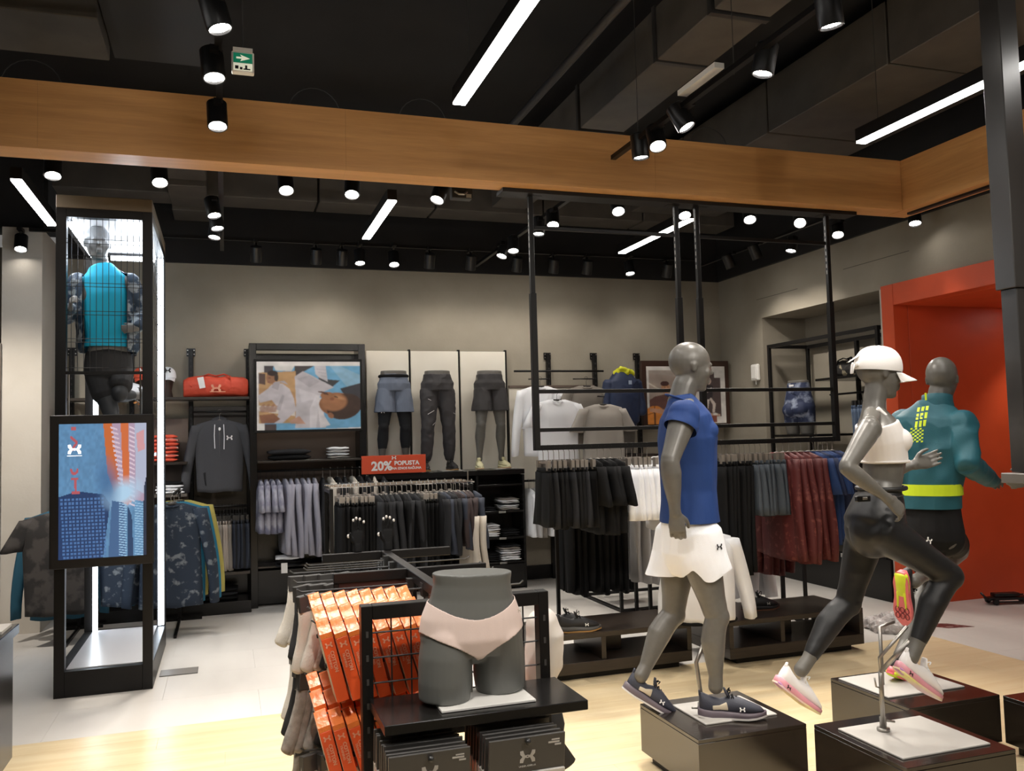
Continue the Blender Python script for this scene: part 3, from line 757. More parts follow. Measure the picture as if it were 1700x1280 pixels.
m = MB(); emblem(m, (-.17, -.0375, .79), (1, 0, 0), (0, 0, 1), .085, (0, -1, 0)); m.box(-.215, -.125, -.0385, -.0375, .745, .749); obj('emblem', m, mat('screen_white', (.8, .8, .8), emit=(1, 1, 1), estr=1.1), sc)

# ------------------------------------------------------------------ wall bays on the back wall
def upright(x, y=9.56, z0=0., z1=2.66, w=.045, lab=None):
    """slotted wall upright with a fixing plate on top"""
    r = empty('wall_upright', (x, y, 0), 0, lab, 'wall upright', 'slotted wall uprights')
    m = MB(); m.bbox(-w/2, w/2, -.025, .03, z0, z1-.03, .002); obj('channel', m, blk, r)
    m = MB(); m.bbox(-w*.95, w*.95, .018, .035, z1-.08, z1, .001); obj('fixing_plate', m, blk, r)
    m = MB()
    for i in range(int((z1-1.3)/.06)): m.box(-.006, .006, -.0265, -.0252, z1-.12-i*.06-.022, z1-.12-i*.06)
    obj('slots', m, mat('slot_dark', (.035, .032, .03), rough=.8), r)
    m = MB()
    for a in (-1, 1):
        for b in (z1-.02, z1-.06): m.tube([(a*w*.7, .018, b), (a*w*.7, .012, b)], .006, 8)
    obj('screws', m, steel, r)
    return r
upright(-1.45, lab='slotted upright at the far left behind the lit tower')
upright(-.90, lab='slotted upright seen through the lit tower')
upright(-.335, lab='slotted upright behind the red duffel bag')
upright(.235, lab='slotted upright between the duffel bag and the poster frame')
upright(3.63, z1=2.64, lab='slotted upright above the white long-sleeved shirts')
upright(4.225, z1=2.64, lab='slotted upright above the grey shirts')
upright(4.80, z1=2.64, lab='slotted upright right of the navy jacket')
# left bay
def shelf(name, x0, x1, y0, y1, z, label, t=.028, m_=None, cat='shelf'):
    m = MB(); m.bbox(x0, x1, y0, y1, z-t, z, .002); o = obj(name, m, m_ or brnb); return tag(o, label, cat)
shelf('wall_shelf', -1.45, .235, 9.20, 9.52, 2.135, 'long dark shelf carrying the caps and the red duffel bag')
shelf('wall_shelf', -1.45, -.36, 9.12, 9.52, 1.495, 'dark shelf carrying the folded orange-red shirts')
shelf('wall_shelf', -1.45, -.36, 9.12, 9.52, 1.18, 'grey-brown shelf carrying the folded white shirts', m_=mat('shelf_grey', (.10, .085, .07), rough=.5))
m = MB(); m.bbox(-.31, .21, 9.50, 9.53, .05, 2.05, .003); tag(obj('back_panel', m, brnb), 'dark back panel behind the hanging charcoal hoodie', 'panel')
m = MB(); m.bbox(-1.43, -.36, 9.50, 9.53, .05, 1.93, .003); tag(obj('back_panel', m, mat('taupe_panel', (.12, .085, .065), rough=.6)), 'taupe back panel behind the folded orange-red shirts', 'panel')
def rail(a, b, rad, m_, label, name='garment_rail'):
    m = MB(); m.tube([a, b], rad, 10); return tag(obj(name, m, m_, None, True), label, 'rail')
rail((-.31, 9.26, 1.985), (.21, 9.26, 1.985), .011, blk, 'black rail carrying the charcoal hoodie')
rail((-.31, 9.2, 1.035), (.215, 9.2, 1.035), .012, blk, 'black rail carrying grey and navy trousers under the hoodie')
shelf('wall_shelf', -.33, .225, 9.05, 9.5, .40, 'low dark shelf under the hanging grey trousers')
m = MB(); m.bbox(-1.45, .235, 9.02, 9.52, .0, .12, .003); tag(obj('low_bench', m, blk2), 'low dark base along the wall under the left bay', 'base')
m = MB(); m.bbox(-1.42, .21, 9.45, 9.5, .13, .98, .003); tag(obj('back_panel', m, blk2), 'black lower back panel behind the hanging grey trousers', 'panel')
# poster bay
PX0, PX1, PYF, PH = .235, 1.415, 9.20, 2.68
r = empty('poster_display', ((PX0+PX1)/2, 9.38, 0), 0, 'tall black box frame around the wide sportswear poster', 'frame')
cx = (PX0+PX1)/2; hw = (PX1-PX0)/2
for sx in (-1, 1):
    m = MB(); x = sx*(hw-.035); m.bbox(x-.035, x+.035, -.18, .16, 0, PH, .003); obj('upright', m, blk2, r)
m = MB(); m.bbox(-hw+.07, hw-.07, -.18, -.11, PH-.07, PH, .003); obj('top_rail', m, blk2, r)
m = MB(); m.bbox(-hw+.07, hw-.07, .09, .16, PH-.16, PH-.08, .003); obj('rear_rail', m, blk2, r)
m = MB(); m.bbox(-hw+.07, hw-.07, .12, .16, 1.0, 1.82, .003); obj('back_panel', m, mat('taupe_panel', (.12, .085, .065)), r)
m = MB(); m.bbox(-hw+.07, hw-.07, -.10, .16, .02, .36, .003); obj('lower_drawer', m, blk2, r)
m = MB(); m.bbox(-hw+.07, hw-.07, .12, .16, .37, 1.0, .003); obj('lower_back_panel', m, blk2, r)
m = MB(); m.bbox(-hw+.07, hw-.07, -.17, .12, .39, .41, .002); obj('lower_shelf', m, brnb, r)
shelf('wall_shelf', PX0+.071, PX1-.071, 9.06, 9.49, 1.475, 'thin dark shelf with folded clothes under the poster', t=.02)
rail((PX0+.07, 9.2, 1.37), (PX1+.2, 9.2, 1.37), .011, blk, 'black rail with lilac and grey shirts under the poster')
r = empty('wall_poster', (.30, 9.14, 1.785), 0, 'wide sportswear poster of two figures in light grey hoodies', 'poster')
m = MB(); m.bbox(-.02, 1.07, .004, .035, -.025, .725, .003); obj('frame', m, blk, r)
p = Paint(270, 180, (.72, .69, .68))
p.poly([(.07, 0), (.07, .94), (1, .94), (1, .02), (.6, 0)], (.16, .40, .62))
p.a = p.a*(.93+.14*noise2(270, 180, 12, 5)[..., None])
p.poly([(.70, .94), (.80, .94), (1, .80), (1, .62), (.88, .60)], (.26, .46, .62))
p.poly([(.80, .60), (1, .68), (1, .35), (.86, .45)], (.045, .045, .055))
p.poly([(.36, .78), (.55, .94), (.36, .94)], (.06, .05, .05)); p.poly([(.58, .82), (.66, .74), (.80, .72), (.72, .62), (.60, .70)], (.045, .045, .05))
p.poly([(.02, .84), (.37, .86), (.37, .10), (.02, .10)], (.50, .30, .14)); p.poly([(.02, .83), (.08, .82), (.08, .66), (.02, .68)], (.10, .06, .05))
p.poly([(.02, .62), (.36, .55), (.36, .40), (.02, .42)], (.44, .25, .12)); p.poly([(.02, .36), (.22, .34), (.36, .28), (.36, .2), (.02, .28)], (.68, .62, .56))
p.poly([(.07, .94), (.16, .94), (.15, .84), (.07, .84)], (.07, .06, .07)); p.poly([(.16, .94), (.36, .94), (.33, .86), (.18, .87)], (.68, .66, .64))
# large reclining figure in pale hoodie
p.poly([(.36, .78), (.44, .86), (.52, .80), (.64, .70), (.74, .62), (.62, .54), (.58, .42), (.60, .18), (.66, .02), (.36, .02), (.37, .40)], (.53, .50, .53))
p.poly([(.55, .94), (.66, .94), (.68, .70), (.60, .76), (.56, .82)], (.55, .53, .56))
p.poly([(.38, .75), (.50, .80), (.60, .70), (.50, .62)], (.44, .41, .44)); p.poly([(.40, .60), (.60, .50), (.58, .45), (.42, .40)], (.60, .57, .60))
for i in range(5): p.poly([(.57+.02*i, .90-.05*i), (.67, .88-.05*i), (.67, .87-.05*i), (.57+.02*i, .885-.05*i)], (.38, .36, .40), .6)
p.poly([(.50, .30), (.56, .50), (.60, .50), (.56, .02), (.50, .02)], (.66, .63, .66)); p.poly([(.57, .50), (.62, .45), (.64, .20), (.70, .06), (.60, .02)], (.70, .67, .69))
p.ell(.78, .36, .19, .175, (.30, .125, .055), 1, -.45); p.ell(.84, .33, .165, .20, (.055, .03, .022), 1, -.5); p.ell(.74, .40, .125, .135, (.38, .17, .08), 1, -.4, .12)
p.ell(.68, .49, .075, .06, (.34, .15, .07), 1, -.4); p.ell(.80, .46, .05, .02, (.50, .26, .13), 1, -.5, .4); p.ell(.66, .52, .03, .010, (.12, .05, .03), 1, -.3); p.ell(.72, .445, .022, .025, (.26, .10, .05), 1)
p.ell(.76, .475, .022, .008, (.06, .03, .02), 1, -.5); p.ell(.705, .20, .028, .045, (.32, .14, .07), 1, .3); p.ell(.63, .545, .05, .012, (.10, .05, .04), 1, -.25)
# seated figure left
p.poly([(.01, .50), (.10, .60), (.14, .66), (.24, .68), (.31, .60), (.35, .46), (.37, .28), (.30, .18), (.24, .10), (.14, .10), (.20, .22), (.20, .32), (.14, .44), (.03, .40)], (.56, .52, .55))
p.poly([(.14, .62), (.20, .58), (.22, .70), (.30, .66), (.26, .72), (.16, .70)], (.42, .38, .41)); p.poly([(.18, .30), (.24, .52), (.26, .50), (.22, .28)], (.42, .39, .42))
p.ell(.135, .76, .045, .085, (.33, .16, .085)); p.ell(.15, .83, .05, .04, (.035, .02, .018)); p.ell(.185, .77, .02, .06, (.04, .025, .02)); p.ell(.12, .76, .012, .006, (.08, .04, .03)); p.ell(.112, .70, .012, .006, (.2, .07, .06))
p.poly([(.02, .22), (.16, .24), (.22, .16), (.16, .10), (.04, .10)], (.26, .11, .06)); p.poly([(.30, .12), (.40, .20), (.46, .08), (.32, .09)], (.52, .30, .22))
for i in range(14): p.poly([(.02+.012*i, .34+.015*(i % 4)), (.04+.012*i, .34+.015*(i % 4)), (.05+.010*i, .26), (.03+.010*i, .26)], (.34, .17, .12), .6)
p.poly([(0, 0), (.07, 0), (.07, .10), (0, .10)], (.80, .78, .76)); p.poly([(.07, .09), (.18, .09), (.18, 0), (.07, 0)], (.07, .05, .05))
for k_, sd_ in ((9, 2), (22, 3)): p.a *= (.90+.20*noise2(270, 180, k_, sd_)[..., None])
p.blur(3); p.mesh('printed_image', 1.045, .70, print_mat('poster_print', .0), r, (.005, .001, .0))

# wall panels + shelf with the three lower-body mannequins
pan = mat('cream_panel', (.76, .72, .63), rough=.7, col2=(.71, .665, .575), scale=2)
for i, (x0, x1) in enumerate(((1.475, 1.945), (1.97, 2.515), (2.54, 3.075))):
    m = MB(); m.bbox(x0, x1, 9.50, 9.53, 1.30, 2.64, .002); tag(obj('wall_panel', m, pan), ['left', 'middle', 'right'][i]+' cream wall panel behind the three lower-body mannequins', 'panel', 'cream wall panels')
for i, x in enumerate((1.957, 2.527, 3.088)):
    m = MB(); m.bbox(x-.012, x+.012, 9.515, 9.56, 0, 2.66, .001); tag(obj('panel_divider', m, blk), ['black strip between the left and middle cream panels', 'black strip between the middle and right cream panels', 'black strip right of the last cream panel'][i], 'strip')
m = MB(); m.bbox(1.42, 3.14, 9.10, 9.56, 1.245, 1.30, .003); tag(obj('wall_shelf', m, blk2), 'deep black shelf under the three lower-body mannequins', 'shelf')
m = MB(); m.bbox(1.42, 2.58, 9.40, 9.56, 0, 1.24, .003); tag(obj('back_panel', m, blk2), 'black back panel behind the four-way clothes rack', 'panel')
# shelf tower
r = empty('shelf_unit', (2.86, 9.3, 0), 0, 'black shelf unit with folded clothes below the right lower-body mannequin', 'shelving')
for x in (-.275, .255):
    m = MB(); m.bbox(x, x+.022, -.20, .22, 0, 1.24, .002); obj('side_panel', m, blk2, r)
m = MB(); m.bbox(-.253, .255, .20, .22, 0, 1.24, .002); obj('back', m, blk2, r)
for z in (.30, .565, .85): 
    m = MB(); m.bbox(-.252, .254, -.20, .199, z-.022, z, .002); obj('shelf_board', m, blk2, r)
m = MB(); m.bbox(-.252, .254, -.20, -.18, .02, .27, .002); obj('plinth_panel', m, blk2, r)
m = MB(); m.bbox(-.252, .254, -.19, .199, 1.12, 1.14, .002); obj('shelf_board', m, blk2, r)
for z in (.30, .565, .85):
    for k in range(2):
        m = MB(); m.box(-.03, .05, -.203, -.2005, z-.010-k*.012, z-.004-k*.012); obj('price_rail_label', m, platem, r)
# sale sign
r = empty('sale_sign', (1.68, 9.07, 1.305), 0, 'orange-red sale sign reading twenty percent discount on the wall shelf', 'sign')
sgm = mat('sign_red', (.68, .075, .02), rough=.5)
m = MB(); m.bbox(-.34, .34, -.006, .006, 0, .19, .002); obj('board', m, sgm, r)
m = MB(); m.bbox(-.30, .30, .006, .04, -.004, .0, .001); obj('foot', m, blk, r)
put_text('percent_text', '20%', .130, inkw, (1, 0, 0), (0, 0, 1), (-.130, -.0075, .076), r, .035)
put_text('popusta_text', 'POPUSTA', .062, inkw, (1, 0, 0), (0, 0, 1), (.135, -.0075, .104), r, .035)
put_text('small_text', 'NA IZNOS RA\u010cUNA', .034, inkw, (1, 0, 0), (0, 0, 1), (.135, -.0075, .050), r, .035)
m = MB(); emblem(m, (-.0, -.0065, .163), (1, 0, 0), (0, 0, 1), .05, (0, -1, 0)); obj('emblem', m, inkw, r)

# bays right of the panels
rail((3.12, 9.32, 2.40), (4.23, 9.32, 2.40), .012, blk, 'high black rail carrying the big white and grey shirts')
rail((3.16, 9.2, 1.16), (3.62, 9.2, 1.16), .012, blk, 'low black rail behind the big white shirts')
m = MB(); m.bbox(3.12, 4.20, 9.53, 9.56, 1.05, 2.22, .003); tag(obj('wall_panel', m, pan), 'pale wall panel behind the white and grey shirts', 'panel')
m = MB(); m.bbox(3.12, 4.2, 9.52, 9.55, 2.22, 2.25, .003); tag(obj('panel_trim', m, mat('taupe_panel', (.12, .085, .065))), 'thin grey strip above the pale wall panel', 'strip')
shelf('wall_shelf', 4.05, 4.78, 9.0, 9.5, 1.42, 'black shelf under the navy jacket torso')
# basketball poster / light box
r = empty('wall_poster', (4.79, 9.36, 1.76), 0, 'framed basketball poster partly hidden behind the blue-shirt mannequin', 'poster')
m = MB(); m.bbox(-.04, 1.16, .004, .06, -.05, .77, .004); obj('frame', m, mat('poster_wood', (.045, .02, .013), rough=.4), r)
p = Paint(180, 120, (.66, .63, .60))
p.poly([(.03, .02), (.03, .93), (.5, .93), (.5, .02)], (.36, .29, .25)); p.a *= (.88+.24*noise2(180, 120, 9, 8)[..., None])
p.poly([(.03, .72), (.22, .56), (.22, .54), (.03, .69)], (.62, .56, .5)); p.poly([(.03, .93), (.5, .93), (.5, .80), (.03, .88)], (.40, .34, .30))
p.poly([(.03, .42), (.10, .48), (.24, .52), (.34, .48), (.36, .30), (.30, .22), (.10, .20), (.03, .26)], (.14, .065, .055))
p.ell(.235, .62, .055, .10, (.48, .24, .13)); p.ell(.225, .70, .055, .045, (.07, .03, .025)); p.ell(.24, .60, .035, .05, (.58, .31, .18), 1, 0, .3); p.ell(.255, .57, .02, .012, (.25, .08, .06)); p.ell(.225, .64, .01, .006, (.05, .02, .02)); p.ell(.262, .64, .01, .006, (.05, .02, .02))
p.ell(.09, .10, .14, .22, (.72, .26, .05)); p.ell(.09, .10, .012, .22, (.15, .05, .02)); p.ell(.03, .18, .16, .005, (.15, .05, .02), 1, .4)
p.poly([(.03, .28), (.20, .26), (.24, .22), (.18, .18), (.03, .22)], (.55, .30, .20))
p.poly([(.72, .90), (.86, .90), (.86, .80), (.94, .80), (.94, .12), (.72, .12)], (.085, .060, .058)); p.poly([(.60, .20), (.92, .16), (.92, .12), (.60, .14)], (.50, .35, .28)); p.poly([(.72, .13), (.88, .13), (.88, .02), (.72, .02)], (.22, .07, .05))
p.ell(.79, .74, .03, .055, (.50, .38, .33)); p.poly([(.74, .68), (.84, .66), (.83, .46), (.76, .42)], (.03, .025, .03)); p.poly([(.74, .56), (.82, .63), (.83, .60), (.76, .53)], (.55, .45, .40)); p.poly([(.74, .42), (.79, .42), (.77, .26), (.75, .26)], (.62, .56, .52)); p.poly([(.81, .45), (.87, .34), (.85, .18), (.82, .18), (.83, .32), (.79, .42)], (.60, .52, .47)); p.ell(.86, .16, .03, .02, (.7, .66, .62))
for k_, sd_ in ((9, 2), (22, 3)): p.a *= (.90+.20*noise2(180, 120, k_, sd_)[..., None])
p.blur(1); p.mesh('printed_image', 1.08, .70, print_mat('poster_print', .0), r, (.02, .001, .0))

# ------------------------------------------------------------------ niche shelving (right wall)
r = empty('niche_rack', (6.32, 7.7, 0), 0, 'black rack standing in the wall niche with bag and tights display', 'rack')
t = .035
for x in (-.33, .20):
    for y in (-.90, .86):
        m = MB(); m.bbox(x-t/2, x+t/2, y-t/2, y+t/2, 0, 2.64, .002); obj('post', m, blk, r)
for x in (-.33, .20):
    m = MB(); m.bbox(x-t/2, x+t/2, -.90+t/2, .86-t/2, 2.60, 2.64, .002); obj('side_rail', m, blk, r)
for y in (-.90, .86):
    m = MB(); m.bbox(-.33+t/2, .2-t/2, y-t/2, y+t/2, 2.60, 2.64, .002); obj('cross_rail', m, blk, r)
m = MB(); m.bbox(.16, .20, -.02, .02, 0, 2.60, .002); obj('post', m, blk, r)
for x0, x1, y0, y1, z in ((-.30, .2, -.88, .10, 2.19), (-.34, .2, .05, .84, 1.60), (-.3, .2, -.88, .04, .80)):
    m = MB(); m.bbox(x0, x1, y0, y1, z-.025, z, .002); obj('shelf_board', m, blk2, r)
m = MB(); m.tube([(-.1, -.88, 2.02), (-.1, .12, 2.02)], .011, 8); obj('garment_bar', m, blk, r)
m = MB(); m.bbox(-.36, .22, -.95, .88, 0, .40, .003); obj('drawer_box', m, blk2, r)
m = MB(); m.tube([(-.1, -.88, 1.30), (-.1, .0, 1.30)], .011, 8); obj('garment_bar', m, blk, r)

# ------------------------------------------------------------------ hanging frames below the beam
def hang_frame(x0, x1, label):
    r = empty('hanging_rack', ((x0+x1)/2, 5.6, 1.59), 0, label, 'hanging rack', 'hanging rack frames')
    h = (x1-x0)/2; t = .042; H = 3.33-1.59
    for x in (-h+t/2, h-t/2):
        m = MB(); m.bbox(x-t/2, x+t/2, -t/2, t/2, -.035, 1.05, .002); obj('lower_post', m, blk, r)
        m = MB(); m.bbox(x-t*.38, x+t*.38, -t*.38, t*.38, 1.05, H, .002); obj('upper_post', m, blk, r)
        m = MB()
        for i in range(8): m.box(x-t*.38-.001, x-t*.38, -.004, .004, H-.12-i*.05, H-.09-i*.05)
        obj('adjusting_holes', m, platem, r)
    m = MB(); m.bbox(-h+t, h-t, -t/2, t/2, -.035, 0, .002); obj('garment_bar', m, blk, r)
    for z in (.105, .37): 
        m = MB(); m.bbox(-h+t, h-t, -.014, .014, z-.014, z+.012, .002); obj('cross_bar', m, blk, r)
    m = MB(); m.bbox(-h+t, h-t, -.012, .012, 1.50, 1.525, .002); obj('top_cross_bar', m, steel if False else blk, r)
    for x in (-h+.05, h-.05):
        m = MB(); m.bbox(x-.05, x+.05, -.03, .03, H-.01, H+.0, .001); obj('clamp', m, blk, r)
hang_frame(2.005, 3.185, 'left hanging black rack frame below the beam, carrying black and white clothes')
hang_frame(3.315, 4.515, 'right hanging black rack frame below the beam, carrying maroon and blue clothes')
m = MB(); m.bbox(1.80, 4.72, 5.515, 5.66, 3.322, 3.349, .002); tag(obj('ceiling_bracket', m, blk), 'long black bracket plate screwed below the wooden beam', 'bracket')

# ------------------------------------------------------------------ four-way clothes rack
r = empty('clothes_rack', (1.5, 7.9, 0), 0, 'free-standing black rack with chrome rails full of black clothes', 'clothes rack')
for x in (-.63, .63):
    for y in (-.22, .22):
        m = MB(); m.bbox(x-.015, x+.015, y-.015, y+.015, 0, 1.24, .002); obj('post', m, blk, r)
    m = MB(); m.bbox(x-.014, x+.014, -.205, .205, 1.20, 1.23, .002); obj('end_bar', m, blk, r)
    m = MB(); m.bbox(x-.014, x+.014, -.205, .205, .03, .06, .002); obj('foot_bar', m, blk, r)
for y in (-.22, -.08, .08, .22):
    m = MB(); m.tube([(-.64, y, 1.255), (.66, y, 1.255)], .007, 8); obj('chrome_rail', m, chrome, r)
m = MB(); m.tube([(.60, -.22, 1.255), (.60, -.22, 1.36)], .006, 6); obj('pin', m, steel, r)
m = MB(); m.bbox(-.615, .615, .0, .03, .03, .06, .002); obj('floor_bar', m, blk, r)

# ------------------------------------------------------------------ floor racks under / behind hanging frames
def floor_rack(x0, x1, y0, y1, H, label, name='floor_rack'):
    r = empty(name, ((x0+x1)/2, (y0+y1)/2, 0), 0, label, 'rack')
    a, b = (x1-x0)/2, (y1-y0)/2; t = .03
    for x in (-a, a):
        for y in (-b, b):
            m = MB(); m.bbox(x-t/2, x+t/2, y-t/2, y+t/2, 0, H, .002); obj('post', m, blk, r)
        m = MB(); m.bbox(x-t/2, x+t/2, -b+t/2, b-t/2, 0, .028, .002); obj('floor_bar', m, blk, r)
        m = MB(); m.bbox(x-t/2, x+t/2, -b+t/2, b-t/2, H-.03, H, .002); obj('top_bar', m, blk, r)
    for y in (-b, b):
        m = MB(); m.bbox(-a+t/2, a-t/2, y-t/2, y+t/2, 0, .028, .002); obj('floor_bar', m, blk, r)
        m = MB(); m.bbox(-a+t/2, a-t/2, y-t/2, y+t/2, H-.03, H, .002); obj('top_bar', m, blk, r)
    return r
FR1 = floor_rack(3.49, 4.5, 7.45, 8.36, .96, 'low black floor rack with trousers behind the left hanging frame')
r = floor_rack(3.62, 4.6, 7.12, 7.40, .46, 'low black nesting table with folded navy clothes', 'nesting_table')
m = MB(); m.bbox(-.505, .505, -.155, .155, .462, .478, .002); obj('table_top', m, mat('shelf_edge_tan', (.16, .12, .09), rough=.4), r)
floor_rack(3.75, 4.62, 6.55, 7.0, .92, 'low black floor rack with white jackets behind the blue-shirt mannequin')

# ------------------------------------------------------------------ gondola (near left)
G = empty('gondola_frame', (.73, 3.5, 0), 0, 'near black gondola frame with spine, cross arms and wire grid', 'display rack')
GZ = 1.12
m = MB(); m.bbox(-.02, .02, -.62, .72, GZ-.04, GZ, .002); obj('spine', m, blk, G)
for y, xa, xb in ((.09, -.32, .32), (.71, -.30, .32)):
    m = MB(); m.bbox(xa, -.021, y-.015, y+.015, GZ-.04, GZ, .002); obj('cross_arm', m, blk, G)
    m = MB(); m.bbox(.021, xb, y-.015, y+.015, GZ-.04, GZ, .002); obj('cross_arm', m, blk, G)
for x in (-.32, .285):      # front end frame
    m = MB(); m.bbox(x, x+.036, -.67, -.62, 0, GZ, .002); obj('post', m, blk, G)
    m = MB()
    for i in range(14): m.box(x+.014, x+.022, -.672, -.6702, GZ-.10-i*.075, GZ-.08-i*.075)
    obj('slots', m, mat('slot_dark', (.1, .09, .08)), G)
m = MB(); m.bbox(-.284, .285, -.67, -.62, GZ-.045, GZ, .002); obj('top_rail', m, blk, G)
m = MB(); m.bbox(-.284, .285, -.66, -.63, .68, .72, .002); obj('mid_rail', m, blk, G)
for x in (-.02,):
    for y in (.09, .71):
        m = MB(); m.bbox(-.018, .018, y-.018, y+.018, 0, GZ-.04, .002); obj('post', m, blk, G)
for x in (-.32, .30):
    m = MB(); m.bbox(x, x+.02, .08, .10, 0, GZ-.04, .002); obj('post', m, blk, G)
m = MB(); m.bbox(-.30, -.022, .085, .10, GZ-.16, GZ-.04, .002); obj('maroon_panel', m, mat('maroon_board', (.05, .012, .008), rough=.45), G)
g = empty('wire_grid', (0, -.645, 0)); g.parent = G
for x in (-.22, -.155, -.09, -.025, .04, .105, .17, .235):
    m = MB(); m.tube([(x, 0, .70), (x, 0, GZ-.045)], .0028, 6); obj('wire', m, wirem2, g)
for z in (.75, .80, .87, .95, 1.03):
    m = MB(); m.tube([(-.284, -.004, z), (.285, -.004, z)], .0028, 6); obj('wire', m, wirem2, g)
m = MB(); m.bbox(.43, 1.065, 2.54, 2.825, .800, .83, .002); tag(obj('display_shelf', m, blk2), 'near black shelf carrying the hip mannequin in pale briefs', 'shelf')
# ------------------------------------------------------------------ garments on hangers
def sheet(mb, z0, z1, hw, ht, cx=None, n=26, lv=9, fold=.01, kf=40., seed=0., cy=None):
    rings = []
    for i in range(lv+1):
        t = i/lv; z = z0+(z1-z0)*t; a = hw(t); b = ht(t); c = cx(t) if cx else 0.; dy = cy(t) if cy else 0.
        r = []
        for k in range(n):
            th = 2*PI*k/n; x = a*math.copysign(abs(math.cos(th))**.8, math.cos(th)); y = b*math.sin(th)
            y += fold*(.25+.75*t)*math.sin(kf*x+seed+1.3*math.sin(3*t+seed))+.4*fold*math.sin(kf*2.1*x+seed*2)
            r.append((c+x, y+dy, z+.006*math.sin(kf*.7*x+seed)*t))
        rings.append(r)
    mb.loft(rings)
hgm = mat('grey_hanger', (.20, .175, .15), rough=.4)
hgb = mat('black_hanger', (.02, .02, .02), rough=.35)
hgw = mat('wood_look_hanger', (.36, .32, .28), rough=.45)
def hanger_mesh(kind='top', w=.19):
    m = MB()
    pts = [(.0, 0, -.085), (0, 0, -.03)]+[(.020*math.cos(a), 0, .0+.020*math.sin(a)) for a in np.linspace(-PI*.35, PI*.95, 9)]
    m.tube(pts, .0022, 5)
    if kind == 'top':
        for s in (-1, 1):
            m.limb([((0, 0, -.09), .008, .014), ((s*w*.5, 0, -.108), .008, .012), ((s*w, 0, -.145), .007, .010)], side=(0, 1, 0), n=8, round_ends=False)
    else:
        m.bar((-w, 0, -.10), (w, 0, -.10), .006, .014)
        for s in (-1, 1): m.box(s*w*.85-.02, s*w*.85+.02, -.012, .012, -.15, -.085)
    return m
def garment(kind, L, W, seed=0., thick=1., flare=0.):
    """cloth of one hanging garment; rail at the origin, width along X"""
    m = MB(); random.seed(int(seed*100)+5)
    if kind in ('tee', 'long', 'hoodie'):
        sm = lambda t: W*(.40+.60*min(1, (t/.055)**.8)) if t < .055 else W*(1+.04*math.sin(4*t+seed))
        sheet(m, -.085, -.085-L, sm, lambda t: (.012+.028*min(1, t*5)+.010*t)*thick, fold=.009, kf=34, seed=seed, lv=18)
        for s in (-1, 1):
            if kind == 'tee':
                sheet(m, -.135, -.135-.26, lambda t: .055+.035*t, lambda t: .028*thick, cx=lambda t, s=s: s*(W*.93+(.06+flare)*t), n=14, lv=4, fold=.006, seed=seed+s)
            else:
                sheet(m, -.135, -.135-L*.93, lambda t: .062-.022*t, lambda t: (.030-.004*t)*thick, cx=lambda t, s=s: s*(W*.93+.075*math.sin(t*1.9)+flare*t), n=14, lv=8, fold=.008, kf=60, seed=seed+s, cy=lambda t: .012*math.sin(5*t+seed))
        if kind == 'hoodie':
            m.limb([((-.06, .01, -.10), .03, .035), ((0, .035, -.085), .035, .05), ((.06, .01, -.10), .03, .035)], n=12)
    elif kind == 'shorts':
        sheet(m, -.135, -.165, lambda t: W*.92, lambda t: .016*thick, n=22, lv=2, fold=.004, kf=90, seed=seed)
        for s in (-1, 1):
            sheet(m, -.165, -.165-L, lambda t: W*(.50+.10*t), lambda t: (.020+.018*t)*thick, cx=lambda t, s=s: s*W*(.44+.10*t), n=20, lv=6, fold=.010, kf=46, seed=seed+s*2)
    elif kind == 'pants':
        sheet(m, -.135, -.17, lambda t: W*.92, lambda t: .016*thick, n=22, lv=2, fold=.004, kf=90, seed=seed)
        for s in (-1, 1):
            sheet(m, -.17, -.17-L, lambda t: W*(.50-.13*t), lambda t: (.022+.006*t)*thick, cx=lambda t, s=s: s*W*(.44+.03*t), n=18, lv=9, fold=.009, kf=50, seed=seed+s*2)
    return m
_g = {}
def row(kind, n, a, b, L, W, m_, label, group, cat, name=None, hang=None, hk=None, seed=0, place='from the left', jit=5., thick=1., extra=None, drop=0.):
    """n garments hung between a and b on a rail; each is its own object with its hanger as a part"""
    a = Vector(a); b = Vector(b); d = b-a; rz0 = math.atan2(d.y, d.x)+PI/2 if d.length > 0 else 0
    hk = hk or ('clip' if kind in ('shorts', 'pants') else 'top'); hang = hang or (hgb if hk == 'clip' else hgm)
    vs = []
    for v in range(3 if n > 2 else 1):
        me = garment(kind, L*(1+.02*v), W, seed+v*1.7, thick).mesh(cat.replace(' ', '_')); fix_normals(me)
        me.polygons.foreach_set('use_smooth', [True]*len(me.polygons)); me.materials.append(m_[v % len(m_)] if isinstance(m_, (list, tuple)) else m_); vs.append(me)
    hm = hanger_mesh(hk, W*.78 if hk == 'clip' else W*.84).mesh('hanger'); hm.materials.append(hang)
    rs = random.Random(int(seed*10)+n)
    res = []
    for i in range(n):
        p = a+d*((i+.5)/n)+Vector((0, 0, 0))
        o = bpy.data.objects.new(name or cat.replace(' ', '_'), vs[i % len(vs)]); COL.objects.link(o)
        o.location = p; o.rotation_euler = (0, 0, rz0+math.radians(rs.uniform(-jit, jit)))
        tag(o, (ORD[i]+' '+label+' '+place) if n > 1 else label, cat, group)
        h = bpy.data.objects.new('hanger', hm); COL.objects.link(h); h.parent = o
        if extra:
            for nm, me in extra: e = bpy.data.objects.new(nm, me); COL.objects.link(e); e.parent = o
        res.append(o)
    return res
lilac = mat('lilac_grey_fleece', (.34, .335, .40), rough=.9, bump=.2, bscale=200)
tiedye = mat('tie_dye_lilac', (.42, .42, .50), rough=.9, col2=(.17, .17, .24), scale=9, contrast=(.42, .62))
beige = mat('beige_grey_melange', (.36, .31, .27), rough=.9, bump=.2, bscale=240)
greym = mat('grey_melange', (.24, .215, .19), rough=.9, bump=.2, bscale=240)
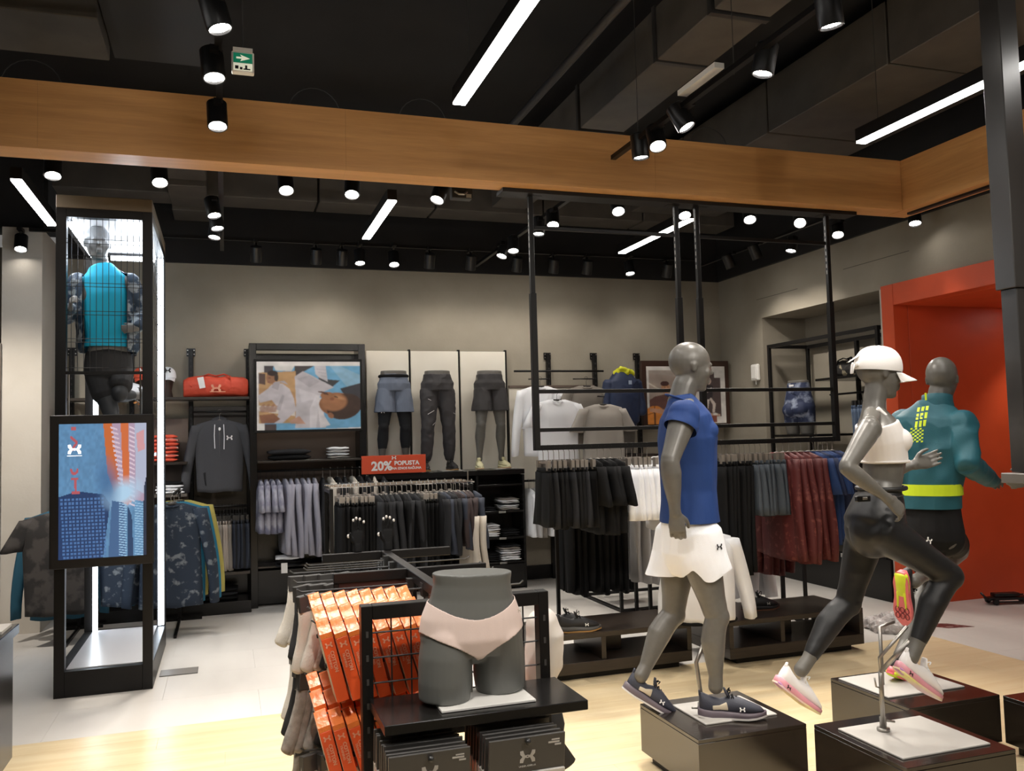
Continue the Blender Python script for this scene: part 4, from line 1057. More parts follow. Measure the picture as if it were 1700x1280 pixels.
navyc = mat('navy_cloth', (.022, .028, .045), rough=.8, bump=.15, bscale=240)
slate = mat('slate_blue_cloth', (.055, .068, .085), rough=.75, bump=.15, bscale=240)
maroon = mat('maroon_print', (.105, .014, .014), rough=.65, col2=(.21, .055, .045), scale=22, contrast=(.56, .66), bump=.15, bscale=200)
bluec = mat('royal_blue_cloth', (.015, .045, .155), rough=.8, bump=.15, bscale=300)
bluedk = mat('dark_blue_cloth', (.012, .022, .07), rough=.8, bump=.15, bscale=300)
brownc = mat('dark_plum_cloth', (.035, .022, .022), rough=.85)
creamc = mat('cream_cloth', (.55, .50, .43), rough=.9, bump=.15, bscale=300)
paleg = mat('pale_grey_cloth', (.46, .45, .45), rough=.9, bump=.15, bscale=300)
teal2 = mat('petrol_cloth', (.012, .075, .12), rough=.8)
camo = mat('navy_camo', (.010, .019, .036), rough=.8, col2=(.15, .165, .18), scale=16, contrast=(.56, .66), bump=.1, bscale=100)
camog = mat('grey_camo', (.018, .0155, .0145), rough=.85, col2=(.052, .045, .041), scale=9, contrast=(.45, .56))
jeans = mat('light_blue_cloth', (.13, .18, .27), rough=.85, bump=.15, bscale=200)

# left bay lower rail
row('pants', 11, (-.29, 9.2, 1.035), (.06, 9.2, 1.035), .44, .17, [beige, greym, beige], 'pair of beige-grey trousers', 'grey trousers under the hoodie', 'trousers', seed=1, place='from the left under the hoodie')
row('pants', 6, (.06, 9.2, 1.035), (.21, 9.2, 1.035), .43, .17, [navyc, charc], 'pair of navy trousers', 'navy trousers under the hoodie', 'trousers', seed=2, place='from the left next to the poster frame')
# poster bay rail
row('tee', 4, (.31, 9.2, 1.37), (.53, 9.2, 1.37), .52, .22, tiedye, 'tie-dyed lilac shirt', 'tie-dyed shirts below the poster', 'shirt', seed=3, place='from the left below the poster', hang=hgb)
row('long', 6, (.55, 9.2, 1.37), (.90, 9.2, 1.37), .74, .23, lilac, 'light lilac-grey sweatshirt', 'lilac sweatshirts below the poster', 'sweatshirt', seed=4, place='from the left below the poster', hang=hgb)
row('long', 9, (.92, 9.2, 1.37), (1.60, 9.2, 1.37), .74, .23, [charc, creamc, charc], 'sweatshirt on the rail behind the four-way rack, ', 'sweatshirts behind the four-way rack', 'sweatshirt', seed=5, place='counted from the left', hang=hgw)
# four-way rack: two rails
row('pants', 9, (.92, 7.74, 1.255), (1.24, 7.74, 1.255), .66, .19, blackc, 'pair of black trousers', 'black trousers on the four-way rack', 'trousers', seed=6, place='from the left on the four-way rack', hang=hgw)
row('long', 4, (1.25, 7.74, 1.255), (1.42, 7.74, 1.255), .66, .24, [charc, blackc], 'black zip jacket', 'black jackets, left cluster of the four-way rack', 'jacket', seed=7, place='from the left on the four-way rack', hang=hgw)
row('long', 5, (1.43, 7.74, 1.255), (1.66, 7.74, 1.255), .70, .25, [charc, blackc], 'charcoal jacket', 'charcoal jackets, middle of the four-way rack', 'jacket', seed=8, place='from the left in the middle of the four-way rack', hang=hgw)
row('pants', 4, (1.66, 7.74, 1.255), (1.80, 7.74, 1.255), .62, .19, blackc, 'pair of black joggers', 'black joggers on the four-way rack', 'trousers', seed=9, place='from the left right of the charcoal jackets', hang=hgw)
row('long', 4, (1.80, 7.74, 1.255), (1.98, 7.74, 1.255), .50, .26, [charc, navyc], 'dark navy top', 'navy tops on the four-way rack', 'top', seed=10, place='from the left on the four-way rack', hang=hgw)
row('long', 5, (1.98, 7.74, 1.255), (2.17, 7.74, 1.255), .46, .27, [brownc, navyc, brownc], 'dark plum top', 'plum tops at the right end of the four-way rack', 'top', seed=11, place='from the left at the end of the four-way rack', hang=hgw)
row('long', 2, (2.06, 7.66, 1.10), (2.18, 7.66, 1.10), .60, .24, creamc, 'cream sweatshirt', 'cream sweatshirts on the four-way rack', 'sweatshirt', seed=12, place='from the left at the right end of the four-way rack', hang=hgw)
row('pants', 14, (.95, 8.06, 1.255), (2.1, 8.06, 1.255), .66, .18, blackc, 'pair of black trousers', 'black trousers on the rear rail of the four-way rack', 'trousers', seed=13, place='from the left on the rear rail', hang=hgw)
# left hanging frame, front
row('shorts', 9, (2.05, 5.6, 1.57), (2.40, 5.6, 1.57), .36, .18, [blackc, charc, blackc], 'pair of black shorts', 'black shorts on the left hanging frame', 'shorts', seed=14, place='from the left on the hanging frame', hang=hgm)
row('tee', 4, (2.40, 5.6, 1.57), (2.60, 5.6, 1.57), .50, .21, blackc, 'black collared shirt', 'black shirts on the left hanging frame', 'shirt', seed=15, place='from the left on the hanging frame', hang=hgw)
row('shorts', 6, (2.64, 5.6, 1.57), (2.88, 5.6, 1.57), .34, .18, whitec, 'pair of white shorts', 'white shorts on the left hanging frame', 'shorts', seed=16, place='from the left on the hanging frame', hang=hgm)
row('tee', 2, (2.92, 5.6, 1.57), (3.06, 5.6, 1.57), .52, .22, paleg, 'pale grey shirt', 'pale grey shirts on the left hanging frame', 'shirt', seed=17, place='from the left beside the blue-shirt mannequin', hang=hgw)
# behind: black trousers and pale trousers
row('pants', 9, (2.48, 6.35, 1.32), (2.98, 6.35, 1.32), .70, .19, blackc, 'pair of long black trousers', 'long black trousers behind the hanging frame', 'trousers', seed=18, place='from the left behind the black shorts', hang=hgm)
rail((2.42, 6.35, 1.32), (4.72, 6.35, 1.32), .012, blk, 'black rail behind the hanging frames')
for x, lb in ((2.44, 'left'), (4.70, 'right')):
    m = MB(); m.bar((x, 6.35, 0), (x, 6.35, 1.33), .025); m.bar((x, 6.2, .012), (x, 6.5, .012), .024); tag(obj('rail_stand', m, blk), lb+' stand of the rail behind the hanging frames', 'stand')
row('pants', 3, (3.04, 6.35, 1.32), (3.26, 6.35, 1.32), .66, .18, paleg, 'pair of pale grey trousers', 'pale grey trousers behind the hanging frame', 'trousers', seed=19, place='from the left beside the nesting table', hang=hgm)
row('pants', 3, (3.60, 7.9, .93), (3.78, 7.9, .93), .60, .17, blackc, 'pair of black trousers', 'black trousers on the floor rack', 'trousers', seed=20, place='from the left on the floor rack', hang=hgm)
row('shorts', 4, (3.80, 7.9, .93), (4.05, 7.9, .93), .42, .17, creamc, 'pair of cream shorts', 'cream shorts on the floor rack', 'shorts', seed=21, place='from the left on the floor rack', hang=hgm)
rail((3.49, 7.9, .93), (4.5, 7.9, .93), .010, blk, 'rail of the low floor rack')
# right hanging frame
row('pants', 7, (3.38, 5.6, 1.57), (3.64, 5.6, 1.57), .76, .18, blackc, 'pair of long black trousers', 'black trousers on the right hanging frame', 'trousers', seed=22, place='from the left on the right hanging frame', hang=hgm)
row('shorts', 6, (3.64, 5.6, 1.57), (3.92, 5.6, 1.57), .36, .18, slate, 'pair of slate blue shorts', 'slate shorts on the right hanging frame', 'shorts', seed=23, place='from the left on the right hanging frame', hang=hgm)
row('long', 5, (3.92, 5.6, 1.57), (4.19, 5.6, 1.57), .78, .22, maroon, 'maroon patterned jacket', 'maroon jackets on the right hanging frame', 'jacket', seed=24, place='from the left on the right hanging frame', hang=hgw)
row('tee', 6, (4.21, 5.6, 1.57), (4.47, 5.6, 1.57), .66, .23, [bluec, bluedk, bluec], 'royal blue shirt', 'blue shirts on the right hanging frame', 'shirt', seed=25, place='from the left on the right hanging frame', hang=hgw)
row('long', 4, (4.12, 6.35, 1.32), (4.40, 6.35, 1.32), .74, .20, maroon, 'maroon patterned jacket', 'maroon jackets on the rear rail', 'jacket', seed=26, place='from the left behind the slate shorts', hang=hgw)
# white jackets behind the blue shirt mannequin
row('long', 3, (4.0, 6.78, .92), (4.55, 6.78, .92), .58, .24, whitec, 'white jacket with dark hem', 'white jackets on the low floor rack', 'jacket', seed=27, place='from the left behind the white shorts', hang=hgw, thick=2.0)
rail((3.75, 6.78, .92), (4.62, 6.78, .92), .010, blk, 'rail of the low rack with white jackets')
# wall bays: big white and grey shirts facing out (rail turned: garments face the viewer)
def facing(kind, x, y, z, L, W, m_, label, cat, group=None, rz=0., seed=0., hang=None, thick=1.6, hk='top', flare=.05, collar=None):
    me = garment(kind, L, W, seed, thick, flare).mesh(cat); fix_normals(me); me.polygons.foreach_set('use_smooth', [True]*len(me.polygons))
    o = link(cat.replace(' ', '_'), me, m_, None, (x, y, z)); o.rotation_euler = (0, 0, rz); tag(o, label, cat, group)
    hm = hanger_mesh(hk, W*.84).mesh('hanger'); h = link('hanger', hm, hang or hgb, o)
    if kind in ('tee', 'long'):
        q = MB(); q.tube([(.072*math.cos(a), -.036*math.sin(a)-.004, -.085-.030*(.5+.5*math.sin(a))) for a in np.linspace(0, 2*PI, 21)], .006, 6); obj('collar', q, m_, o, True)
        q = MB(); q.limb([((-.045, -.010, -.089), .012, .010), ((0, -.012, -.093), .016, .012), ((.045, -.010, -.089), .012, .010)], side=(0, 1, 0), n=10); obj('neck_opening', q, mat('inside_shade', (.05, .045, .04), rough=.9), o, True)
    return o
facing('long', 3.36, 9.12, 2.30, .78, .24, whitec, 'large white long-sleeved shirt hanging highest on the back wall', 'shirt', seed=1, rz=.15)
facing('tee', 3.50, 8.98, 2.14, .80, .26, whitec, 'white shirt with a small emblem hanging in front of the long-sleeved one', 'shirt', seed=2, rz=.1)
facing('tee', 3.92, 9.12, 2.30, .70, .24, mat('warm_grey_cloth', (.22, .195, .165), rough=.85), 'warm grey shirt hanging behind the lighter grey shirt', 'shirt', seed=3, rz=.1)
o = facing('tee', 4.04, 8.95, 2.08, .68, .25, mat('light_warm_grey_cloth', (.34, .31, .275), rough=.85), 'light grey shirt with a small dark emblem hanging in front', 'shirt', seed=4, rz=.05)
m = MB(); emblem(m, (.07, -.052, -.28), (1, 0, 0), (0, 0, 1), .035, (0, -1, 0)); obj('emblem', m, inkb, o)
for z0 in (2.28, 2.14): rail((3.36+(2.28-z0), 8.9, z0), (3.36+(2.28-z0), 9.5, z0+.04), .008, blk, ('upper' if z0 > 2.2 else 'lower')+' arm carrying a white shirt', 'face_out_bracket')
for z0 in (2.28, 2.08): rail((3.92+(2.28-z0)*.6, 8.9, z0), (3.92+(2.28-z0)*.6, 9.5, z0+.04), .008, blk, ('upper' if z0 > 2.2 else 'lower')+' arm carrying a grey shirt', 'face_out_bracket')
row('tee', 6, (3.18, 9.2, 1.16), (3.60, 9.2, 1.16), .52, .2, [whitec, paleg, greym], 'light shirt on the low rail', 'light shirts on the low wall rail', 'shirt', seed=28, place='from the left below the big white shirts', hang=hgw)
row('pants', 6, (3.7, 9.2, 1.2), (4.2, 9.2, 1.2), .72, .18, blackc, 'pair of black trousers', 'black trousers on the low wall rail', 'trousers', seed=29, place='from the left below the grey shirts')
rail((3.62, 9.2, 1.2), (4.25, 9.2, 1.2), .011, blk, 'low black rail with trousers below the grey shirts')
# charcoal hoodie
o = facing('hoodie', -.055, 9.26, 1.985, .72, .22, mat('hoodie_charcoal', (.050, .051, .058), rough=.9, bump=.2, bscale=200), 'charcoal zip hoodie with white cords hanging below the duffel bag', 'hoodie', seed=6, hang=hgm, thick=1.5)
m = MB(); m.tube([(-.045, -.06, -.13), (-.05, -.066, -.24), (-.045, -.068, -.37)], .0045, 6); m.tube([(.04, -.06, -.13), (.045, -.066, -.25), (.042, -.068, -.38)], .0045, 6); obj('drawcords', m, whitec, o)
m = MB(); m.tube([(0, -.058, -.16), (0, -.066, -.80)], .003, 5); obj('zip', m, steel, o)
m = MB(); emblem(m, (.095, -.064, -.265), (1, 0, 0), (0, 0, 1), .06, (0, -1, 0)); obj('emblem', m, inkw, o)
m = MB(); m.limb([((-.11, -.045, -.60), .05, .012), ((-.07, -.05, -.72), .07, .014)], side=(1, 0, 0), n=12); m.limb([((.11, -.045, -.60), .05, .012), ((.07, -.05, -.72), .07, .014)], side=(1, 0, 0), n=12); obj('pockets', m, charc, o, True)
m = MB(); m.ball((0, -.062, -.175), .012, .006, .018, 10); obj('label_tab', m, whitec, o)
facing('long', 3.16, 5.36, 1.04, .60, .21, whitec, 'white jacket with dark hem hanging low behind the blue-shirt mannequin', 'jacket', seed=18, hang=hgw, thick=2.2, flare=.07)
m = MB(); m.tube([(.215*math.cos(a), .105*math.sin(a), -.69) for a in np.linspace(0, 2*PI, 30)], .012, 8); obj('dark_hem', m, blackc, bpy.data.objects['jacket.%03d' % max(int(o_.name[7:]) for o_ in bpy.data.objects if o_.name.startswith('jacket.') and o_.name[7:].isdigit())], True)
m = MB(); m.tube([(3.165, 5.575, 1.56), (3.165, 5.57, 1.04), (3.16, 5.34, 1.04)], .006, 6); tag(obj('face_out_bracket', m, blk), 'short arm carrying the white jacket behind the blue-shirt mannequin', 'bracket')
# rack behind the lit tower: garments facing the viewer
rail((-1.28, 8.05, 1.20), (-1.28, 8.9, 1.20), .012, blk, 'rail behind the tower carrying the grey camouflage shirt')
rail((-.42, 8.0, 1.24), (-.42, 8.9, 1.24), .012, blk, 'rail behind the tower carrying the navy camouflage jacket')
for x, lb in ((-1.28, 'left'), (-.42, 'right')):
    m = MB(); m.bar((x, 8.9, 0), (x, 8.9, 1.22), .025); m.bar((x-.2, 8.9, .012), (x+.2, 8.9, .012), .024); m.bar((x, 8.1, .012), (x, 8.9, .012), .024); tag(obj('rail_stand', m, blk), lb+' stand of the rails behind the lit tower', 'stand')
facing('tee', -1.32, 8.15, 1.20, .84, .27, camog, 'grey camouflage shirt hanging behind the left side of the tower', 'shirt', seed=7, thick=1.3)
facing('long', -1.36, 8.45, 1.20, .92, .24, teal2, 'petrol blue long shirt behind the grey camouflage shirt', 'shirt', seed=8)
facing('pants', -1.05, 8.5, 1.25, .75, .2, paleg, 'pale trousers seen through the lower opening of the tower', 'trousers', seed=9, hk='clip')
facing('long', -.45, 8.10, 1.24, .88, .25, camo, 'navy camouflage jacket hanging right of the tower', 'jacket', seed=10, thick=1.6, hang=hgw)
facing('long', -.435, 8.30, 1.24, .88, .25, mat('turquoise_cloth', (.01, .14, .23), rough=.8), 'turquoise jacket behind the navy camouflage jacket', 'jacket', seed=11, hang=hgw)
facing('long', -.405, 8.50, 1.24, .86, .25, mat('yellow_cloth', (.42, .36, .09), rough=.8), 'yellow jacket behind the turquoise jacket', 'jacket', seed=12, hang=hgw)
facing('long', -.78, 8.25, 1.24, .86, .25, camo, 'second navy camouflage jacket seen through the lower opening of the tower', 'jacket', seed=13, hang=hgw)
# niche garments
row('pants', 7, (6.22, 7.35, 2.02), (6.22, 7.02, 2.02), .42, .16, jeans, 'pair of light blue trousers', 'light blue trousers in the niche', 'trousers', seed=30, place='from the left in the wall niche')
row('tee', 6, (6.22, 7.6, 1.30), (6.22, 6.95, 1.30), .5, .18, [charc, mat('blue_print', (.08, .12, .24), rough=.8, col2=(.55, .56, .6), scale=12, contrast=(.5, .6)), navyc], 'dark or patterned shirt', 'shirts on the lower bar of the niche rack', 'shirt', seed=31, place='from the left on the lower niche bar')
# far left rack in front of the mirror wall
r = empty('side_rack', (-2.35, 9.4, 0), 0, 'dark clothes rack at the far left edge behind the pale pier', 'rack')
for x in (-.30, .12, .24):
    m = MB(); m.bbox(x-.018, x+.018, -.018, .018, 0, 2.12, .002); obj('post', m, blk, r)
for z, t in ((2.10, .03), (1.82, .03), (.98, .03), (.20, .04)):
    m = MB(); m.bbox(-.6, .30, -.25, .2, z-t, z, .002); obj('shelf_board', m, blk2 if z < 2 else blk, r)
m = MB(); m.tube([(-.6, -.1, .88), (.30, -.1, .88)], .011, 8); obj('garment_bar', m, blk, r)
facing('tee', -2.12, 9.25, 1.74, .50, .16, mat('salmon_cloth', (.55, .20, .15), rough=.85), 'salmon pink shirt hanging at the far left edge', 'shirt', seed=14)
facing('tee', -2.36, 9.2, 1.78, .52, .16, camog, 'black and white patterned shirt at the far left edge', 'shirt', seed=15)
facing('long', -2.34, 9.2, .88, .55, .15, paleg, 'pale grey sweatshirt hanging low at the far left edge', 'sweatshirt', seed=16, hang=mat('blue_hanger', (.05, .25, .45), rough=.4))
facing('long', -2.12, 9.3, .88, .42, .13, creamc, 'cream sweater hanging low at the far left edge', 'sweater', seed=17)

# ------------------------------------------------------------------ folded clothes
def folded(x, y, z, w, d, cols, label, group, h=.028, rz=0., name='folded_shirt', cat='folded clothes', seed=0):
    rs = random.Random(seed+int(x*100))
    for i, c in enumerate(cols):
        m = MB(); hw, hd = w/2*rs.uniform(.94, 1.0), d/2*rs.uniform(.94, 1.0); rings = []
        for t in np.linspace(0, 1, 9):
            xx = -hw+2*hw*t; e = min(1, (min(t, 1-t)/.10))**.5
            rings.append([(xx, hd*math.copysign(abs(math.cos(a))**.45, math.cos(a)), h*.5+h*.5*(.35+.65*e)*math.copysign(abs(math.sin(a))**.7, math.sin(a))+.003*math.sin(9*t+i+a)) for a in np.linspace(0, 2*PI, 17)[:-1]])
        m.loft(rings)
        o = obj(name, m, c, None, True, (x+rs.uniform(-.006, .006), y+rs.uniform(-.006, .006), z+.002+i*h*1.0))
        o.rotation_euler = (0, 0, rz+rs.uniform(-.05, .05))
        lb = label if len(cols) == 1 else label+', '+ORD[i]+' from bottom'
        tag(o, lb, cat, group)
redc = mat('orange_red_cloth', (.62, .075, .035), rough=.85)
redw = mat('orange_red_white_cloth', (.62, .10, .06), rough=.85, col2=(.8, .7, .65), scale=7, contrast=(.55, .6))
folded(-.60, 9.25, 1.495, .32, .28, [redc, redw, redc, redw, redc, redw, redc], 'folded orange-red shirt right of the tower', 'folded orange-red shirts', .038)
folded(-.52, 9.25, 1.18, .26, .26, [whitec, whitec, whitec, blackc], 'folded shirt on the grey shelf right of the tower', 'folded shirts on the grey shelf', .030)
folded(.62, 9.24, 1.475, .42, .30, [blackc, charc], 'folded dark padded jacket under the poster', 'folded jackets under the poster', .055, name='folded_jacket')
folded(1.12, 9.24, 1.475, .22, .26, [mat('clear_tray', (.25, .24, .22), rough=.2), whitec, paleg, whitec], 'folded white and grey shirt under the poster', 'folded shirts under the poster', .030)
folded(.60, 9.15, .41, .26, .26, [charc, blackc, whitec], 'folded garment in the bottom of the poster bay', 'folded garments in the poster bay', .035)
m = MB(); m.box(-.03, .03, -.002, .0, -.10, .0); o = obj('price_tag', m, inkw, None, False, (.55, 9.0, .46)); tag(o, 'white paper tag hanging from the bottom pile in the poster bay', 'tag')
folded(2.73, 9.25, .853, .18, .26, [charc, blackc], 'folded dark shirt, upper shelf left', 'folded shirts upper shelf left', .02)
folded(2.97, 9.25, .853, .22, .26, [greym, paleg, whitec, charc, paleg, whitec, greym], 'folded light shirt, upper shelf right', 'folded shirts upper shelf right', .018)
folded(2.74, 9.25, .568, .22, .26, [whitec, whitec, creamc, whitec, paleg, whitec], 'folded white shirt, middle shelf left', 'folded shirts middle shelf left', .022)
folded(2.98, 9.25, .568, .20, .26, [blackc, charc, blackc], 'folded black shirt, middle shelf right', 'folded shirts middle shelf right', .024)
folded(2.74, 9.25, .302, .22, .26, [charc, blackc, charc, blackc], 'folded black shirt, lower shelf left', 'folded shirts lower shelf left', .022)
folded(2.97, 9.25, .302, .23, .26, [whitec, whitec, paleg, whitec, paleg, greym, charc], 'folded light shirt, lower shelf right', 'folded shirts lower shelf right', .024)
folded(3.78, 7.26, .48, .26, .22, [bluedk, bluedk], 'folded dark blue shirt on the nesting table', 'folded shirts on the nesting table', .032)
folded(4.1, 7.26, .48, .26, .22, [navyc, whitec], 'folded shirt at the middle of the nesting table', 'folded shirts in the middle of the nesting table', .03)
folded(-.08, 9.22, .122, .40, .28, [blackc, charc, blackc], 'folded black trousers on the wall base', 'folded black trousers on the base', .04, name='folded_trousers')
folded(-2.22, 9.32, .982, .34, .28, [paleg, greym, paleg, creamc], 'folded grey sweater at the far left edge', 'folded sweaters far left', .05, name='folded_sweater')
folded(6.2, 7.2, .402, .30, .24, [charc, whitec, navyc], 'folded garment on the niche drawer box', 'folded garments in the niche', .03)
for i, y in enumerate((7.35, 7.62)):
    m = MB(); m.bbox(-.002, .002, -.09, .09, 0, .04, .0005); o = obj('price_label', m, platem, None, False, (5.955, y, .345)); tag(o, ('nearer' if i == 0 else 'farther')+' pale price strip on the drawer box of the niche rack', 'label')

# ------------------------------------------------------------------ bags, caps
bagm = mat('duffel_red', (.68, .075, .035), rough=.6, bump=.3, bscale=25)
def duffel(loc, L, R_, m_, label, rz=0., trim=None, name='duffel_bag'):
    r = empty(name, loc, rz, label, 'bag')
    m = MB(); rings = []
    for t in np.linspace(0, 1, 15):
        x = -L/2+L*t; e = min(1, (min(t, 1-t)/.16))**.45; s = .80+.20*e
        rings.append([(x, R_*.80*s*math.copysign(abs(math.cos(a))**.8, math.cos(a)), max(0, R_*.92*s*(1+math.sin(a)*(1.0+.05*math.sin(7*t)))-.10*R_*(1 if math.sin(a) > 0 else 0)*math.sin(3*PI*t)**2)) for a in np.linspace(0, 2*PI, 25)[:-1]])
    m.loft(rings); me = remesh(m, .009, 3); wrinkle(me, .004, (9, 9, 14), 3.); o = link('body', me, m_, r, smooth=True)
    m = MB()
    for s in (-1, 1):
        pts = [(-L*.24, s*R_*.72, R_*.7), (-L*.22, s*R_*.62, R_*1.75), (-L*.12, s*R_*.35, R_*1.98), (0, s*R_*.40, R_*1.82), (L*.12, s*R_*.35, R_*1.98), (L*.22, s*R_*.62, R_*1.75), (L*.24, s*R_*.72, R_*.7)]
        m.limb([(p_, .013, .005) for p_ in pts], n=8, round_ends=False)
    obj('handles', m, trim or m_, r, True)
    m = MB(); m.limb([((-L*.42, -R_*.2, R_*1.5), .012, .006), ((-L*.38, -R_*.86, R_*.9), .016, .006)], n=8); m.box(-L*.44, -L*.38, -R_*.72, -R_*.64, R_*1.15, R_*1.35); obj('strap_buckle', m, trim or m_, r)
    return r
r = duffel((-.085, 9.31, 2.136), .62, .118, bagm, 'orange-red duffel bag on the shelf above the charcoal hoodie')
m = MB(); emblem(m, (.0, -.112, .085), (1, 0, 0), (0, .12, 1), .10, (0, -1, 0), .004); m.box(-.06, .09, -.120, -.117, .045, .053); obj('emblem', m, mat('pale_orange_print', (.80, .35, .22), rough=.5), r)
m = MB(); m.poly([(-.18, -.118, .19), (-.12, -.118, .20), (-.10, -.125, .09), (-.155, -.125, .08)], .002, (0, -1, 0)); obj('white_tag', m, inkw, r)
duffel((6.28, 7.55, 2.191), .50, .105, mat('camo_bag', (.018, .016, .015), rough=.6, col2=(.42, .36, .24), scale=13, contrast=(.58, .64)), 'black and tan camouflage duffel bag in the niche', PI/2, blackc)
m_ = duffel((6.26, 7.05, 2.191), .42, .12, charc, 'plain dark duffel bag behind the cap of the running mannequin', PI/2, blackc)
capred = mat('cap_red', (.66, .09, .04), rough=.75)
def cap(parent, c, face, R_, m_, name='cap', closure=True, down=.25):
    """baseball cap: crown, brim, button; face is the direction the brim points"""
    f = Vector(face).normalized(); u = Vector((0, 0, 1)); u = (u-f*u.dot(f)).normalized(); s = f.cross(u)
    mt = Matrix((f, s, u)).transposed().to_4x4(); mt.translation = Vector(c)
    m = MB(); rings = []
    for i in range(9):
        ph = PI/2*i/8*.985; z = R_*1.05*math.sin(ph)**.95; rr = math.cos(ph)**.74
        rings.append([(R_*1.10*rr*math.cos(a), R_*.88*rr*math.sin(a), z) for a in np.linspace(0, 2*PI, 33)[:-1]])
    low = [(p_[0]*.97, p_[1]*.97, -.012) for p_ in rings[0]]
    m.loft([low]+rings, False); m.add(rings[-1], [tuple(range(32))]); m.ball((0, 0, R_*1.03), .009, .009, .005, 8)
    m.xf(mt); o = obj(name, m, m_, parent, True)
    m = MB(); rings = []
    for i in range(7):
        t = i/6; r_ = []
        for a in np.linspace(-1.05, 1.05, 15):
            b = R_*(1.03+.72*t*math.cos(a*.85)**.8); r_.append((b*math.cos(a)*1.04, R_*.86*math.sin(a)*(1-.10*t), -.012-down*R_*t*.9-.25*R_*abs(math.sin(a))**2*(.3+.7*t)))
        rings.append(r_)
    vs = [p_ for r_ in rings for p_ in r_]; fs = [(i*15+k, i*15+k+1, (i+1)*15+k+1, (i+1)*15+k) for i in range(6) for k in range(14)]
    nv = len(vs); vs = vs+[(x, y, z-.004) for x, y, z in vs]; fs = fs+[tuple(reversed([q+nv for q in f_])) for f_ in fs]
    ed = list(range(15))+[i*15+14 for i in range(1, 7)]+[6*15+k for k in range(13, -1, -1)]+[i*15 for i in range(5, 0, -1)]
    fs += [(ed[i], ed[(i+1) % len(ed)], ed[(i+1) % len(ed)]+nv, ed[i]+nv) for i in range(len(ed))]
    m.add(vs, fs); m.xf(mt); obj('brim', m, m_, o, True)
    if closure:
        m = MB(); m.limb([((-R_*1.06, -R_*.35, .012), .012, .004), ((-R_*1.13, 0, .006), .014, .004), ((-R_*1.06, R_*.35, .012), .012, .004)], side=(0, 0, 1), n=8); m.xf(mt); obj('strap', m, m_, o, True)
    return o, mt
def bust(x, y, z, m_, label, clabel, rz):
    r = empty('bust_stand', (x, y, z), 0, label, 'head stand')
    m = MB(); m.limb([((0, 0, .0), .055, .045), ((0, .0, .07), .042, .045), ((0, -.005, .14), .055, .07), ((0, -.005, .20), .068, .085), ((0, 0, .25), .06, .075)], side=(1, 0, 0), n=20); obj('head', m, mat('brown_head', (.05, .033, .027), rough=.5), r, True)
    f = (math.sin(rz), -math.cos(rz), 0)
    o, _ = cap(None, (x, y, z+.205), f, .098, m_); tag(o, clabel, 'cap')
    m = MB(); c = Vector((x, y, z+.265))+Vector(f)*.115; emblem(m, c, (math.cos(rz), math.sin(rz), 0), (0, 0, 1), .06, f, .0); obj('emblem', m, inkw if m_ is capred else inkb, o)
bust(-.78, 9.32, 2.136, capred, 'dark head stand under the orange-red cap', 'orange-red cap with white emblem seen through the tower', .1)
bust(-.55, 9.32, 2.136, whitec, 'dark head stand under the white cap', 'white cap between the tower and the red bag', .1)
# bag seen through the tower: black and white backpack + white shoe-like bag
r = empty('gym_bag', (-1.04, 9.28, 2.136), 0, 'black bag with white straps seen through the upper tower', 'bag')
m = MB(); m.limb([((0, 0, .0), .10, .08), ((0, 0, .12), .13, .10), ((.02, 0, .22), .09, .07)], side=(1, 0, 0), n=20, ex=2.6); obj('body', m, blackc, r, True)
m = MB()
for dx in (0, .03): m.tube([(-.12+dx, -.095, .0), (-.10+dx, -.11, .10), (-.03+dx, -.09, .22)], .006, 6)
obj('straps', m, whitec, r, True)
m = MB(); m.limb([((-.05, -.02, 0), .09, .07), ((.03, -.02, .05), .12, .08), ((.13, -.02, .03), .08, .06)], side=(0, 1, 0), n=16); me = remesh(m, .01, 2); o = link('white_bag', me, whitec, None, (-.92, 9.05, 2.16), True); tag(o, 'white pouch in front of the black bag seen through the tower', 'bag')

# ------------------------------------------------------------------ things on the floor
m = MB(); m.bbox(-.13, .13, -.09, .09, 0, .006, .001); o = obj('floor_hatch', m, mat('hatch_dark', (.13, .12, .11), rough=.4), None, False, (-.33, 6.9, 0)); tag(o, 'small dark floor hatch right of the tower base', 'hatch')
m = MB(); m.box(-.125, .125, -.085, .085, .0062, .0066); obj('hatch_rim', m, mat('hatch_rim', (.22, .20, .18), rough=.4), o)
o = tag(obj('floor_sticker', MB().poly([(5.42, 5.98, .001), (5.60, 5.72, .001), (5.83, 5.68, .001), (5.72, 5.86, .001), (5.56, 5.93, .001)], .001, (0, 0, 1)), mat('dark_red_print', (.10, .015, .012), rough=.5, col2=(.30, .16, .15), scale=14, contrast=(.5, .6))), 'dark red printed sticker on the floor before the portal', 'sticker')
m = MB(); random.seed(11)
m.limb([((5.02, 5.90, .03), .16, .03), ((5.22, 5.86, .055), .19, .05), ((5.42, 5.82, .03), .14, .03)], side=(0, 1, 0), n=24)
me = remesh(m, .008, 1); wrinkle(me, .035, (14, 14, 18), 5.); 
plastic = mat('crumpled_film', (.72, .68, .66), rough=.18, bump=.8, bscale=35, col2=(.55, .50, .48), scale=20)
tag(link('plastic_wrap', me, plastic, None, None, False), 'crumpled clear plastic wrapping on the floor behind the running mannequin', 'plastic wrap')
r = empty('folded_trolley', (6.85, 6.28, 0), -.25, 'small folded black trolley lying in front of the red panel', 'trolley')
m = MB(); m.bbox(-.20, .20, -.05, .05, .04, .065, .004); m.bbox(-.14, .10, -.04, .04, .07, .10, .004); obj('deck', m, blackp, r)
